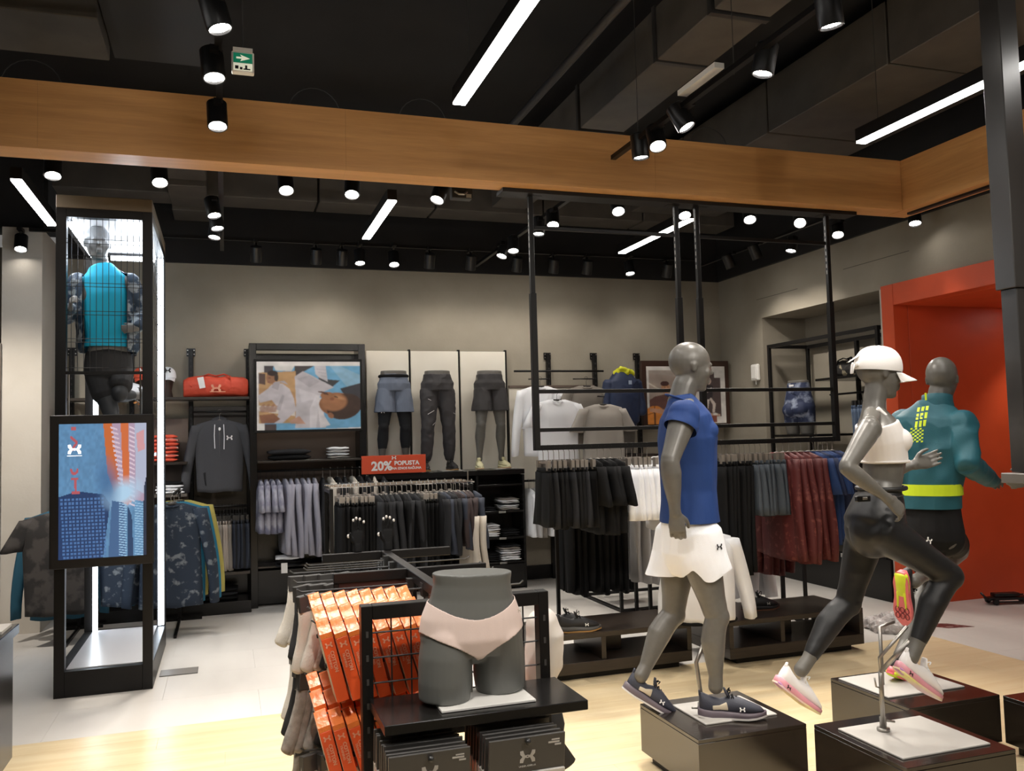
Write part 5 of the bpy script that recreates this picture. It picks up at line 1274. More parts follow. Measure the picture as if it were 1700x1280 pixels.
m = MB(); m.tube([(-.22, -.05, .05), (-.27, -.03, .11), (-.22, .05, .09)], .010, 6); m.tube([(-.20, -.055, .03), (.22, -.055, .02)], .008, 6); m.tube([(-.1, -.05, .1), (.12, -.05, .09)], .007, 6); obj('handle', m, blackp, r, True)
for x in (-.15, .17):
    for y in (-.06, .06):
        m = MB(); m.tube([(x, y-.012, .028), (x, y+.012, .028)], .027, 12); obj('wheel', m, blackp, r)

# ------------------------------------------------------------------ gondola goods
peg = mat('peg_black', (.02, .02, .02), rough=.3)
def hook(x0, x1, y, z, label=None, group='gondola hooks', pr=True):
    m = MB(); s = 1 if x1 > x0 else -1
    m.tube([(x0, y, z), (x1-s*.015, y, z), (x1, y, z+.012)], .0035, 6); m.box(x0-.012, x0+.012, y-.02, y+.02, z-.03, z+.02)
    o = obj('display_hook', m, peg); tag(o, label, 'hook', group)
orf = mat('pack_orange', (.80, .10, .022), rough=.4); ort = mat('pack_orange_clear', (.78, .19, .04), rough=.28, spec=.5, bump=.5, bscale=30)
crd = mat('pack_cream', (.62, .52, .38), rough=.6)
def moved(me, v):
    me.transform(Matrix.Translation(v)); return me
def pack_proto():
    w, d, h = .040, .115, .215
    m = MB(); m.bbox(-w/2, w/2, -d/2, d/2, -h-.045, -.045, .0015); body = m.mesh('pack_body'); body.materials.append(orf)
    m = MB(); m.box(-w/2-.0008, -w/2-.0002, -d/2+.002, d/2-.002, -h-.043, -.047); side = m.mesh('pack_side'); side.materials.append(crd)
    m = MB(); m.tube([(-w/2-.001, -.02, -h*.62), (-w/2-.002, -.018, -h*.68)], .007, 8); spot_ = m.mesh('side_mark'); spot_.materials.append(inkb)
    m = MB(); rings = [[(x, y, z) for x, y, z in ((-w/2, -d/2*k, zz), (w/2, -d/2*k, zz), (w/2, d/2*k, zz), (-w/2, d/2*k, zz))] for k, zz in ((1, -.0445), (.98, -.028), (.45, -.008), (.12, .010))]; m.loft(rings)
    top = m.mesh('pack_top'); top.materials.append(ort)
    m = MB(); emblem(m, (0, -d/2-.0005, -.068), (1, 0, 0), (0, 0, 1), .024, (0, -1, 0)); em = m.mesh('emblem'); em.materials.append(mat('pale_orange_print', (.80, .35, .22)))
    t1 = join_mesh([text_mesh('COTTON', .0165, .03), moved(text_mesh('TRAINING', .0105, .02), (-.004, -.013, 0))])
    mt = Matrix(((0, 1, 0, .004), (0, 0, 1, -d/2-.001), (-1, 0, 0, -.125), (0, 0, 0, 1)))
    t1.transform(mt); t1.materials.append(mat('pale_orange_print', (.80, .35, .22)))
    return [('carton', body), ('cream_side', side), ('side_mark', spot_), ('clear_top', top), ('emblem', em), ('vertical_text', t1)]
PK = pack_proto()
def packs(y, z, x0, n, dx, tier, tilt=15., first=0):
    for i in range(n):
        o = empty('sock_pack', (x0+dx*i, y, z), 0, ORD[i]+' orange sock pack from the left, '+tier, 'sock pack', 'orange sock packs')
        o.rotation_euler = (math.radians(random.uniform(-2, 2)), math.radians(-tilt+random.uniform(-1.5, 1.5)), 0)
        for nm, me in PK: c = bpy.data.objects.new(nm, me); COL.objects.link(c); c.parent = o
random.seed(5)
for k, (y, z, t) in enumerate(((3.30, 1.085, 'upper tier, back hook'), (3.155, 1.065, 'upper tier, second hook from the back'), (3.02, 1.045, 'upper tier, front hook'))):
    hook(.72, .27, y, z-.002, 'hook of the '+t.replace(', ', ' ')+' with orange packs'); packs(y, z, .305, 8, .047, t)
for k, (y, z, t) in enumerate(((3.30, .80, 'lower tier, back hook'), (3.155, .775, 'lower tier, second hook from the back'), (3.02, .745, 'lower tier, front hook'))):
    hook(.72, .27, y, z-.002, 'hook of the '+t.replace(', ', ' ')+' with orange packs'); packs(y, z, .295, 8, .047, t)
hook(.72, .27, 3.08, .43, 'lowest hook with orange packs'); packs(3.08, .43, .305, 8, .047, 'bottom tier')
# socks on hooks further back
sockw = mat('sock_white', (.62, .58, .52), rough=.95, bump=.3, bscale=150); sockg = mat('sock_grey', (.22, .20, .18), rough=.95, col2=(.34, .31, .28), scale=30, bump=.3, bscale=150)
sockb = mat('sock_black', (.015, .015, .016), rough=.9, bump=.2, bscale=150)
cardm = mat('header_card', (.045, .043, .042), rough=.35)
def sock_mesh(seed, L=.24):
    rs = random.Random(seed); m = MB()
    for s in (-1, 1):
        m.limb([((s*.012, 0, -.05), .030, .012), ((s*.014, .0, -.05-L*.3), .032, .014), ((s*.016-.01, .005, -.05-L*.62), .033, .016), ((s*.018-.025, .0, -.05-L*.82), .036, .018), ((s*.02-.05, -.01, -.05-L), .030, .015)], side=(1, 0, 0), n=12)
    return m
SK = []
for i, c in enumerate((sockw, sockg, sockb)):
    me = sock_mesh(i).mesh('sock_pair'); me.materials.append(c); fix_normals(me); me.polygons.foreach_set('use_smooth', [True]*len(me.polygons)); SK.append(me)
m = MB(); m.bbox(-.042, .042, -.014, .014, -.075, -.012, .002); CARD = m.mesh('header_card'); CARD.materials.append(cardm)
def socks(y, z, x0, n, dx, seq, tier):
    for i in range(n):
        k = seq[i % len(seq)]
        o = empty('sock_bundle', (x0+dx*i, y, z), 0, ORD[i]+' '+('white', 'grey', 'black')[k]+' sock bundle from the left, '+tier, 'socks', 'hanging socks')
        o.rotation_euler = (random.uniform(-.05, .05), random.uniform(-.12, .12), random.uniform(.2, .6))
        for nm, me in (('socks', SK[k]), ('header_card', CARD)): c = bpy.data.objects.new(nm, me); COL.objects.link(c); c.parent = o
for y, z, seq, t in ((3.48, 1.075, (0, 0, 2, 1, 2), 'upper tier nearest the packs'), (3.68, 1.08, (2, 0, 1, 0), 'upper tier middle'), (3.88, 1.09, (0, 2, 2, 1), 'upper tier back')):
    hook(.70, .26, y, z, 'hook of the socks, '+t); socks(y, z, .295, 7, .062, seq, t)
for y, z, seq, t in ((3.48, .78, (1, 1, 2, 0), 'middle tier nearest the packs'), (3.68, .78, (2, 1, 0), 'middle tier middle'), (3.9, .78, (0, 2, 1), 'middle tier back')):
    hook(.70, .26, y, z, 'hook of the socks, '+t); socks(y, z, .295, 6, .066, seq, t)
for y, z, seq, t in ((3.40, .50, (0, 1, 2), 'bottom tier front'), (3.65, .48, (1, 0, 2), 'bottom tier back')):
    hook(.70, .26, y, z, 'hook of the socks, '+t); socks(y, z, .295, 6, .066, seq, t)
for i, y in enumerate((4.02, 4.09, 4.16)):
    hook(.70, .34, y, 1.10-.02*i, ORD[i]+' empty hook from the front at the back left of the gondola')
for i, y in enumerate((3.3, 3.48, 3.7, 3.9, 4.1)):
    hook(.75, 1.12, y, 1.07, ORD[i]+' hook from the front on the right side of the gondola')
# black boxes on the right hooks
for i in range(6):
    o = empty('header_pack', (.80+.05*i, 3.48, 1.07), 0, ORD[i]+' black header pack from the left on the right hooks', 'pack', 'black header packs'); 
    for nm, me in (('socks', SK[2]), ('header_card', CARD)): c = bpy.data.objects.new(nm, me); COL.objects.link(c); c.parent = o
# white bag on the right side of the gondola, dark insoles below
m = MB(); m.limb([((1.10, 3.05, .975), .058, .065), ((1.115, 3.05, .92), .066, .072), ((1.105, 3.05, .82), .070, .075), ((1.085, 3.05, .74), .05, .055)], side=(1, 0, 0), n=20); me = remesh(m, .007, 3); wrinkle(me, .004, (10, 10, 8), 2)
tag(link('hanging_bag', me, mat('cream_bag', (.62, .57, .52), rough=.6), None, None, True), 'cream white bag hanging on the right side of the gondola', 'bag')
for i, (x, z) in enumerate(((1.085, .74), (1.06, .66))):
    m = MB(); m.limb([((x-.01, 2.92, z), .035, .012), ((x+.01, 2.90, z-.10), .030, .010), ((x+.005, 2.90, z-.16), .026, .010), ((x+.045, 2.89, z-.235), .032, .011)], side=(1, 0, 0), n=14)
    tag(obj('insole', m, mat('insole_dark', (.02, .02, .022), rough=.6), None, True), ('upper' if i == 0 else 'lower')+' dark curved insole hanging right of the black packages', 'insole', 'hanging insoles')
# packaged underwear below the shelf
filmm = mat('clear_film', (.55, .53, .50), rough=.12, spec=.8)
phm = mat('pack_photo', (.50, .33, .22), rough=.4)
def card_proto():
    m = MB(); m.bbox(-.118, .118, -.004, .004, -.055, .05, .001); a = m.mesh('header'); a.materials.append(mat('header_grey', (.055, .052, .050), rough=.38))
    m = MB(); m.bbox(-.118, .118, -.010, .012, -.24, -.0555, .002); b = m.mesh('clear_bag'); b.materials.append(filmm)
    m = MB(); m.box(-.085, .10, -.0125, -.0104, -.23, -.080); c = m.mesh('printed_card'); c.materials.append(phm)
    m = MB(); m.box(-.078, -.01, -.0135, -.0127, -.22, -.088); c2 = m.mesh('dark_photo'); c2.materials.append(blackc)
    m = MB(); emblem(m, (.0, -.0045, -.008), (1, 0, 0), (0, 0, 1), .050, (0, -1, 0)); d_ = m.mesh('emblem'); d_.materials.append(mat('silver_print', (.45, .44, .43), rough=.4))
    t = text_mesh('UNDER ARMOUR', .0068, .02); t.transform(Matrix(((1, 0, 0, 0), (0, 0, 1, -.005), (0, 1, 0, -.037), (0, 0, 0, 1)))); t.materials.append(mat('silver_print', (.45, .44, .43)))
    m = MB(); m.box(.075, .10, -.005, -.0042, .030, .034); m.box(.065, .10, -.005, -.0042, .022, .027); m.box(.085, .105, -.005, -.0042, .014, .019); e = m.mesh('fine_print'); e.materials.append(mat('silver_print', (.45, .44, .43)))
    return [('header', a), ('clear_bag', b), ('printed_card', c), ('dark_photo', c2), ('emblem', d_), ('brand_text', t), ('fine_print', e)]
CP = card_proto()
for k, (xc, zc, side) in enumerate(((.545, .715, 'left'), (.835, .725, 'right'))):
    for i in range(9):
        o = empty('underwear_pack', (xc+random.uniform(-.003, .003), 2.47+.032*i, zc+random.uniform(-.004, .004)), 0, ORD[i]+' grey underwear pack from the front in the '+side+' stack under the shelf', 'package', 'underwear packs')
        o.rotation_euler = (math.radians(8), 0, math.radians(random.uniform(-1.5, 1.5)))
        for nm, me in CP: c = bpy.data.objects.new(nm, me); COL.objects.link(c); c.parent = o
    m = MB(); m.tube([(xc, 2.84, zc+.06), (xc, 2.47, zc+.025), (xc, 2.455, zc+.035)], .0035, 6); m.ball((xc, 2.452, zc+.036), .009, n=10); tag(obj('display_hook', m, peg, None, True), side+' hook of the grey underwear packs', 'hook')

# hand builder ---------------------------------------------------------------
def hand(mb, wrist, d, palm, thumb, L=.185, curl=.35, spread=.05, grip=0., curls=None):
    """palm and five separate fingers; d = pointing direction, palm = palm normal, thumb = side of the thumb"""
    w_ = Vector(wrist); d = Vector(d).normalized(); pn = Vector(palm); pn = (pn-d*pn.dot(d)).normalized(); th = d.cross(pn).normalized()
    if th.dot(Vector(thumb)) < 0: th = -th
    k = L/.185
    mb.limb([(w_-d*.02*k, .028*k, .020*k), (w_+d*.02*k, .032*k, .017*k), (w_+d*.055*k, .041*k, .016*k), (w_+d*.088*k, .040*k, .013*k)], side=th, n=16, ex=2.5)
    F = [(.031, .070, .0088), (.0105, .079, .0092), (-.0105, .073, .0088), (-.031, .058, .0078)]
    for i, (o, l, r) in enumerate(F):
        c = curl if curls is None else curls[i]
        p = w_+d*.082*k+th*o*k*1.04; a = 0; dirv = (d+th*(o*spread*20)).normalized(); pts = [p-d*.02*k]; pts.append(p)
        for j, s in enumerate((.46, .30, .24)):
            a += c*(.9, 1.15, .8)[j]*(1+.08*i)
            v = dirv*math.cos(a)+pn*math.sin(a); p = p+v*l*s*k*1.08; pts.append(p)
        R_ = [r*1.0, r*1.03, r*1.0, r*.93, r*.80]
        mb.limb([(q, rr*k, rr*k*.95) for q, rr in zip(pts, R_)], side=th, n=10)
    p = w_+d*.018*k+th*.024*k; v = (d*.62+th*.62+pn*.42).normalized(); pts = [p, p+v*.034*k]; v2 = (d*.80+th*.30+pn*(.45+grip)).normalized(); pts.append(pts[-1]+v2*.030*k); v3 = (d*.85+pn*(.45+grip)).normalized(); pts.append(pts[-1]+v3*.024*k)
    mb.limb([(q, rr*k, rr*k*.92) for q, rr in zip(pts, (.015, .0125, .0108, .009))], side=d, n=10)
    return mb
# gloves displayed on the far cross arm
for i, x in enumerate((.60, .745)):
    r = empty('knit_glove', (x, 4.22, 1.125), 0, ('left' if i == 0 else 'right')+' black glove with pale fingertips standing on the gondola', 'glove', 'black gloves')
    m = MB(); hand(m, (0, 0, .03), (0, 0, 1), (0, -1, 0), (-1, 0, 0), .13, .12, .06); m.limb([((0, 0, -.0), .022, .016), ((0, 0, .03), .022, .015)], side=(1, 0, 0), n=12)
    me = remesh(m, .0035, 2); link('glove', me, blackc, r, smooth=True)
    m = MB()
    for o_, l in ((-.0185, .128), (-.006, .137), (.0085, .132), (.025, .118)): m.ball((o_*1.15, -.012, l+.02), .0058, .0058, .008, 10)
    m.ball((-.046, -.016, .075), .007, .007, .010, 10); obj('pale_fingertips', m, mat('fingertip_grey', (.5, .48, .46), rough=.7), r, True)

# ------------------------------------------------------------------ shoes
def shoe(name, heel, toe_dir, up, L, um, sm, parent, tongue=None, lace=None, midm=None, patch=None, emb=None, emb_m=None, side=1, flare=False, bow=False, mirror=False):
    """running shoe; heel = underside of the heel, local x towards the toe, z up"""
    f = Vector(toe_dir).normalized(); u = Vector(up); u = (u-f*u.dot(f)).normalized(); s = u.cross(f)
    mt = Matrix((f, s, u)).transposed().to_4x4(); mt.translation = Vector(heel)
    k = L/.29; r = empty(name); r.parent = parent
    def fin(nm, m, mm, sub=None, sm_=True):
        m.xf(Matrix.Scale(k, 4)); m.xf(mt); return obj(nm, m, mm, sub or r, sm_)
    X = [-.004, .015, .05, .09, .13, .17, .21, .245, .272, .290]
    W = [.018, .031, .036, .034, .035, .041, .045, .041, .029, .010]
    spring = lambda x: .010*max(0, (x-.20)/.09)**1.5+.006*max(0, (.03-x)/.03)
    H = [.112, .110, .094, .084, .096, .093, .076, .062, .050, .030]
    m = MB(); rings = []
    for x, w_, h in zip(X, W, H):
        z0 = .020+spring(x); r_ = []
        for a in np.linspace(0, 2*PI, 21)[:-1]:
            ca, sa = math.cos(a), math.sin(a); zz = z0+(h-z0)*(.5+.5*sa); nar = 1-.35*(.5+.5*sa)**1.6*(1 if x < .16 else .6)
            r_.append((x, w_*1.0*nar*math.copysign(abs(ca)**.75, ca), zz))
        rings.append(r_)
    m.loft(rings); fin('upper', m, um)
    m = MB(); rings = []
    for x, w_ in zip(X, W):
        z0 = spring(x); th = .038 if x < .12 else .034-.010*(x-.12)/.17
        e = 1.10; xx = x+(-.008 if x < 0 else .006 if x > .28 else 0)
        rings.append([(xx, w_*e*math.copysign(abs(math.cos(a))**.4, math.cos(a))+.0, z0+th*(.5+.5*math.copysign(abs(math.sin(a))**.5, math.sin(a)))) for a in np.linspace(0, 2*PI, 17)[:-1]])
    m.loft(rings); fin('midsole', m, midm or sm)
    m = MB(); rings = []
    for x, w_ in zip(X, W):
        z0 = spring(x); xx = x+(-.009 if x < 0 else .007 if x > .28 else 0)
        rings.append([(xx, w_*1.13, z0-.002), (xx, w_*1.13, z0+.006), (xx, -w_*1.13, z0+.006), (xx, -w_*1.13, z0-.002)])
    m.loft(rings); fin('outsole', m, sm, None, False)
    m = MB(); m.limb([((.13, 0, .090), .020, .006), ((.118, 0, .112), .022, .007), ((.110, 0, .130), .018, .005)], side=(0, 1, 0), n=10); fin('tongue', m, tongue or um)
    m = MB()
    m.limb([((.000, .0, .10), .012, .007), ((-.003, 0, .118), .009, .005)], side=(0, 1, 0), n=10); fin('heel_tab', m, tongue or um)
    lm = lace or inkw; m = MB()
    for i in range(6):
        x = .122+.018*i; z = .108-.0082*i; w_ = .020
        m.tube([(x, -w_, z-.010), (x+.004, 0, z+.003), (x+.008, w_, z-.010)], .0026, 5); m.tube([(x, w_, z-.010), (x+.006, 0, z+.004), (x+.010, -w_, z-.010)], .0024, 5)
    if bow or True:
        b = .045 if bow else .028
        for sg in (-1, 1):
            pts = [(.118, 0, .108)]+[(.118+.012*math.sin(t)+.01*t/3, sg*(.006+b*.55*math.sin(t*.5)), .110+b*.62*math.sin(t)*1.0*(1 if t < 2.2 else .6)) for t in np.linspace(.3, 2.9, 8)]
            m.tube(pts, .0026, 5)
    fin('laces', m, lm)
    if patch:
        for sg in (-1, 1):
            m = MB(); m.limb([((.055, sg*.0335, .050), .010, .003), ((.085, sg*.0325, .052), .010, .003), ((.118, sg*.033, .058), .019, .003)], side=(0, 0, 1), n=12); fin('side_patch', m, patch)
    if emb:
        m = MB()
        for sg in (-1, 1): emblem(m, (.185 if emb == 1 else .045, sg*(.0405 if emb == 1 else .0385), .046 if emb == 1 else .020), (sg*-1, 0, 0), (0, -sg*.25, 1), .026, (0, sg, .2), .0015)
        fin('emblem', m, emb_m or inkw, None, False)
    if flare:
        m = MB(); m.limb([((-.006, 0, .012), .030, .010), ((.03, 0, .010), .036, .012), ((.07, 0, .008), .036, .009)], side=(0, 1, 0), n=14); fin('heel_flare', m, flare)
    return r
navys = mat('shoe_navy', (.030, .033, .050), rough=.55, bump=.2, bscale=250)
mauve = mat('shoe_mauve', (.13, .105, .125), rough=.5)
tan_ = mat('shoe_tan', (.55, .48, .36), rough=.5)
sblack = mat('shoe_black', (.013, .012, .013), rough=.5, bump=.2, bscale=250); gum = mat('gum_sole', (.50, .27, .08), rough=.5)
swhite = mat('shoe_white', (.80, .77, .76), rough=.55, bump=.15, bscale=250); spink = mat('shoe_pink', (.72, .32, .38), rough=.4); slilac = mat('shoe_lilac', (.50, .25, .48), rough=.4)
syel = mat('shoe_yellow', (.70, .80, .03), rough=.4); scoral = mat('shoe_coral', (.85, .18, .20), rough=.4); cream = mat('shoe_cream', (.62, .58, .36), rough=.6)
def shoe_thing(loc, rz, label, um, sm, **kw):
    r = empty('training_shoe', loc, 0, label, 'shoe', 'shoes on low tables')
    f = (math.cos(rz), math.sin(rz), 0); shoe('shoe', (0, 0, .002), f, (0, 0, 1), kw.pop('L', .29), um, sm, r, **kw)
    sh = r.children[0]
    for c in list(sh.children): c.parent = r
    bpy.data.objects.remove(sh); return r
shoe_thing((2.16, 5.62, .31), -.10, 'near black training shoe with tan sole patch on the left low table', sblack, gum, midm=mat('mid_grey_sole', (.10, .095, .09), rough=.5), lace=blackc, bow=True, emb=1)
shoe_thing((2.14, 5.76, .31), -.02, 'black training shoe standing behind its pair on the left low table', sblack, sblack, lace=blackc)
shoe_thing((3.67, 5.70, .31), -.05, 'single black training shoe on the right low table', sblack, mat('brown_sole', (.12, .05, .025), rough=.5), midm=sblack, lace=blackc, bow=True, emb=1, emb_m=platem)
# ------------------------------------------------------------------ mannequins
def V(*a): return Vector(a)
def head(mb, c, face, up=(0, 0, 1), s=1.0, bald=True):
    """egg-shaped mannequin head with jaw, nose, brow and ears; c = centre between the ears"""
    f = Vector(face).normalized(); u = Vector(up).normalized(); u = (u-f*u.dot(f)).normalized(); sd = f.cross(u)
    rot = Matrix((f, sd, u)).transposed()
    c = Vector(c); B = lambda x, y, z, rx, ry, rz, n=18: mb.ball(c+rot @ Vector((x*s, y*s, z*s)), rx*s, ry*s, rz*s, n, rot)
    B(-.008, 0, .030, .100, .078, .092, 24)       # cranium
    B(.020, 0, -.010, .078, .068, .098, 22)       # face
    B(.036, 0, -.062, .050, .050, .052)           # jaw
    B(.060, 0, -.094, .024, .026, .018)           # chin
    B(.088, 0, .018, .014, .040, .012)            # brow
    mb.limb([(c+rot @ Vector((.090*s, 0, .012*s)), .007*s, .007*s), (c+rot @ Vector((.106*s, 0, -.020*s)), .012*s, .010*s)], n=10)  # nose
    B(.088, 0, -.052, .012, .022, .008); B(.086, 0, -.066, .012, .018, .008)        # lips
    for g in (-1, 1):
        B(.064, g*.040, -.022, .022, .022, .026)  # cheeks
        mb.limb([(c+rot @ Vector((-.006*s, g*.074*s, .012*s)), .010*s, .018*s), (c+rot @ Vector((-.002*s, g*.076*s, -.022*s)), .006*s, .010*s)], side=sd, n=10)  # ears
    return rot
def mid(a, b, t=.5): return Vector(a)*(1-t)+Vector(b)*t
def arm(mb, sh, el, wr, k=1., f=0):
    mb.limb([(mid(sh, el, -.04), .054*k, .058*k), (mid(sh, el, .18), .055*k, .058*k), (mid(sh, el, .45), .048*k, .052*k), (mid(sh, el, .75), .041*k, .044*k), (mid(sh, el, 1.0), .038*k, .040*k)], n=18)
    mb.limb([(mid(el, wr, -.02), .038*k, .038*k), (mid(el, wr, .22), .045*k, .042*k), (mid(el, wr, .5), .038*k, .036*k), (mid(el, wr, .8), .028*k, .025*k), (mid(el, wr, 1.02), .027*k, .021*k)], n=18)
def leg(mb, hip, kn, an, k=1., fwd=(1, 0, 0), foot=True, thigh=1.):
    f = Vector(fwd).normalized(); T = thigh*k
    mb.limb([(mid(hip, kn, -.02), .092*T, .098*T), (mid(hip, kn, .25), .088*T, .094*T), (mid(hip, kn, .5), .076*T, .082*T), (mid(hip, kn, .75), .062*T, .067*k), (mid(hip, kn, .95), .055*k, .060*k)], n=22)
    sh = (Vector(an)-Vector(kn)).normalized(); back = (f*-1); back = (back-sh*back.dot(sh)).normalized()
    mb.ball(mid(hip, kn, 1.0)+(-back)*.008*k, .054*k, .054*k, .060*k, 18)
    mb.limb([(mid(kn, an, .02), .053*k, .056*k), (mid(kn, an, .2)+back*.012*k, .054*k, .058*k), (mid(kn, an, .36)+back*.016*k, .055*k, .060*k), (mid(kn, an, .6)+back*.008*k, .044*k, .047*k), (mid(kn, an, .85), .032*k, .034*k), (mid(kn, an, 1.0), .034*k, .036*k)], n=20)
    if foot:
        mb.ball(an, .036*k, .036*k, .036*k, 12)
def torso_rings(P_, side, rings):
    return [(mid(P_[0], P_[1], t) if not isinstance(t, Vector) else t, a, b) for t, a, b in rings]

def mannequin_A():
    R0 = empty('mannequin', (2.25, 3.85, PZ), 0, 'grey male mannequin in a blue t-shirt and white shorts stepping to the right', 'mannequin')
    inv = Matrix.Translation((-2.25, -3.85, -PZ))
    S_ = V(.44, .90, 0).normalized(); F = V(S_.y, -S_.x, 0)
    pel = PY(1143, 895, 3.86); wst = PY(1143, 812, 3.86); chs = PY(1141, 728, 3.86); upc = PY(1137, 692, 3.86); nb = PY(1131, 664, 3.86); hd = PY(1146, 610, 3.86)
    nkt = PY(1137, 642, 3.86)
    shR = PY(1136, 690, 3.665); elR = PY(1112, 765, 3.60); wrR = PY(1121, 852, 3.62)
    shL = shR+S_*.37; elL = PY(1140, 762, 4.04); wrL = PY(1150, 850, 4.02)
    hpR = PY(1157, 905, 3.765); knR = PY(1190, 1024, 3.72); anR = PY(1188, 1140, 3.72)
    hpL = PY(1128, 903, 3.945); knL = PY(1118, 1018, 3.98); anL = PY(1064, 1122, 3.96)
    def tor(mb, e=0., top=True, lo=0.):
        r = [(mid(pel, wst, -.30), .135+e, .095+e), (pel, .170+e, .118+e), (mid(pel, wst, .4), .160+e, .112+e), (wst, .140+e, .104+e), (mid(wst, chs, .5), .155+e, .120+e), (chs, .185+e, .132+e), (upc, .175+e, .112+e), (mid(upc, nb, .6), .115+e*.6, .085+e*.6)]
        mb.limb(r, side=S_, n=30, ex=2.35)
    m = MB(); tor(m)
    m.ball(shR, .068, .066, .070, 16); m.ball(shL, .068, .066, .070, 16)
    for g in (-.07, .07): m.ball(chs+F*.072+S_*g+V(0, 0, .03), .058, .070, .060, 16)
    m.limb([(mid(nb, nkt, -.3), .066, .066), (nb, .062, .064), (nkt, .060, .064), (hd-V(.0, 0, .04), .058, .062)], side=S_, n=20)
    head(m, hd, (1, -.22, -.10), s=1.06)
    arm(m, shR, elR, wrR, 1.14); arm(m, shL, elL, wrL, 1.05); leg(m, hpR, knR, anR, fwd=F); leg(m, hpL, knL, anL, fwd=F)
    hand(m, wrR, PY(1128, 905, 3.63)-wrR, (.5, 1, 0), (1, 0, 0), .180, .42, .03); hand(m, wrL, V(.05, 0, -1), (-.2, -1, 0), (1, 0, 0), .18, .4, .03)
    me = remesh(m, .0055, 3); me.transform(inv); link('body', me, greymann, R0, smooth=True)
    # t-shirt
    bl = mat('tee_blue', (.013, .042, .165), rough=.75, bump=.12, bscale=350, spec=.3)
    m = MB(); hemz = PY(1145, 864, 3.86)
    r = [(hemz-V(0, 0, .03), .195, .148), (mid(hemz, wst, .5), .182, .140), (wst, .170, .136), (mid(wst, chs, .5), .175, .140), (chs, .196, .145), (upc, .186, .122), (mid(upc, nb, .45), .135, .100), (mid(upc, nb, .85), .088, .080)]
    m.limb(r, side=S_, n=32, ex=2.3)
    for g in (-.07, .07): m.ball(chs+F*.076+S_*g+V(0, 0, .03), .062, .074, .062, 16)
    for sh, el in ((shR, elR), (shL, elL)):
        m.ball(sh, .077, .074, .078, 18)
        m.limb([(mid(sh, el, -.05), .068, .070), (mid(sh, el, .25), .073, .077), (mid(sh, el, .52), .072, .077)], n=22)
    me = remesh(m, .0065, 3)
    def fn(p): return .4+.9*max(0, 1-abs(p[2]-(shR.z-.06))/.12)*(1 if p[1] < 3.86 else .5)
    wrinkle(me, .0075, (8, 8, 4.0), 1.2, fn)
    zc = hemz.z
    eA = mid(shR, elR, .30); dA = (elR-shR).normalized()
    cut(me, lambda c: c.z > zc and not ((c-eA).dot(dA) > 0 and ((c-eA)-dA*(c-eA).dot(dA)).length < .10 and (c-eA).dot(dA) < .16 and (c-chs).dot(S_) < -.12))
    me.transform(inv); o = link('t_shirt', me, bl, R0, smooth=True)
    m = MB(); m.limb([(nb+V(-.055, 0, .012), .010, .006)], n=8) if False else None
    ring = [nb+F*(.080*math.cos(a)+.004)+S_*(.078*math.sin(a))+V(0, 0, -.030*math.cos(a)) for a in np.linspace(0, 2*PI, 25)]
    m.tube(ring, .0055, 8); m.xf(inv); obj('collar', m, bl, o, True)
    m = MB(); c = PY(1145, 845, 3.86)+V(-.0, -.16, 0)
    for i in range(5): m.box(c.x-.002, c.x+.002, c.y-.003, c.y+.002, c.z-.02+i*.011, c.z-.013+i*.011)
    m.xf(inv); obj('side_mark', m, inkw, o)
    # shorts
    m = MB(); hz = PY(1120, 960, 3.86).z
    m.limb([(pel+V(0, 0, .09), .168, .128), (pel+V(0, 0, .02), .172, .128), (pel-V(0, 0, .06), .168, .130), (pel-V(0, 0, .11), .150, .118)], side=S_, n=30, ex=2.3)
    for hp, kn, dx in ((hpR, knR, .01), (hpL, knL, -.035)):
        b = mid(hp, kn, .62)+V(dx, 0, 0)
        e = V(b.x, b.y, hz); m.limb([(hp+V(0, 0, .06), .094, .116), (mid(hp, e, .35), .101, .121), (mid(hp, e, .7), .099, .119), (e, .094, .115), (e+(e-hp).normalized()*.08, .092, .113)], side=S_, n=26)
    me = remesh(m, .0065, 3); wrinkle(me, .0060, (8, 8, 2.5), 7.)
    # curved side vent on the near leg
    def keep(c):
        lim = hz+.006
        q = (c-pel).dot(F)
        if (c-pel).dot(S_) < .02:
            lim += .055*max(0, 1-abs(q-.005)/.05)**.8
            if q > .10: lim += .05*min(1, (q-.10)/.08)
        return c.z > lim
    cut(me, keep); me.transform(inv); o = link('shorts', me, whitec, R0, smooth=True)
    from mathutils.bvhtree import BVHTree
    bv = BVHTree.FromPolygons([v.co for v in me.vertices], [tuple(p_.vertices) for p_ in me.polygons])
    h = bv.ray_cast(inv @ V(0, 0, CH), ray(1193, 908).normalized()); r_ = V(0, 0, 1).cross(h[1]).normalized()
    m = MB(); emblem(m, h[0]+h[1]*.004, r_, (0, 0, 1), .038, h[1], .002); obj('emblem', m, inkb, o)
    # shoes
    def sh(heel, toe, up, L, **kw):
        r = shoe('shoe', inv @ heel, (toe-heel), up, L, navys, mat('shoe_sole_white', (.62, .60, .58), rough=.5), R0, midm=mauve, lace=blackc, patch=tan_, emb=1, emb_m=inkw, **kw); return r
    hh = V(anR.x, anR.y, PZ+.008); sh(hh-F*.075, hh+F*.2, (0, 0, 1), .300)
    hl = PY(1036, 1146, 3.99); tl = PY(1104, 1186, 3.93); sh(hl, tl, (.35, 0, 1), .285)
    m = MB(); m.bbox(2.12, 2.51, 3.65, 3.97, PZ, PZ+.008, .002); m.xf(inv); obj('base_plate', m, platem, R0)
    m = MB(); b = V(2.185, 3.80, PZ+.008); m.tube([b, b+V(0, 0, .10), b+V(-.012, .01, .24), b+V(.045, .0, .36)], .0105, 10); m.tube([b, b+V(0, 0, .05)], .016, 12); m.tube([b+V(-.05, 0, .03), b+V(.0, 0, .022)], .005, 8); m.xf(inv); obj('support_rod', m, steel, R0, True)
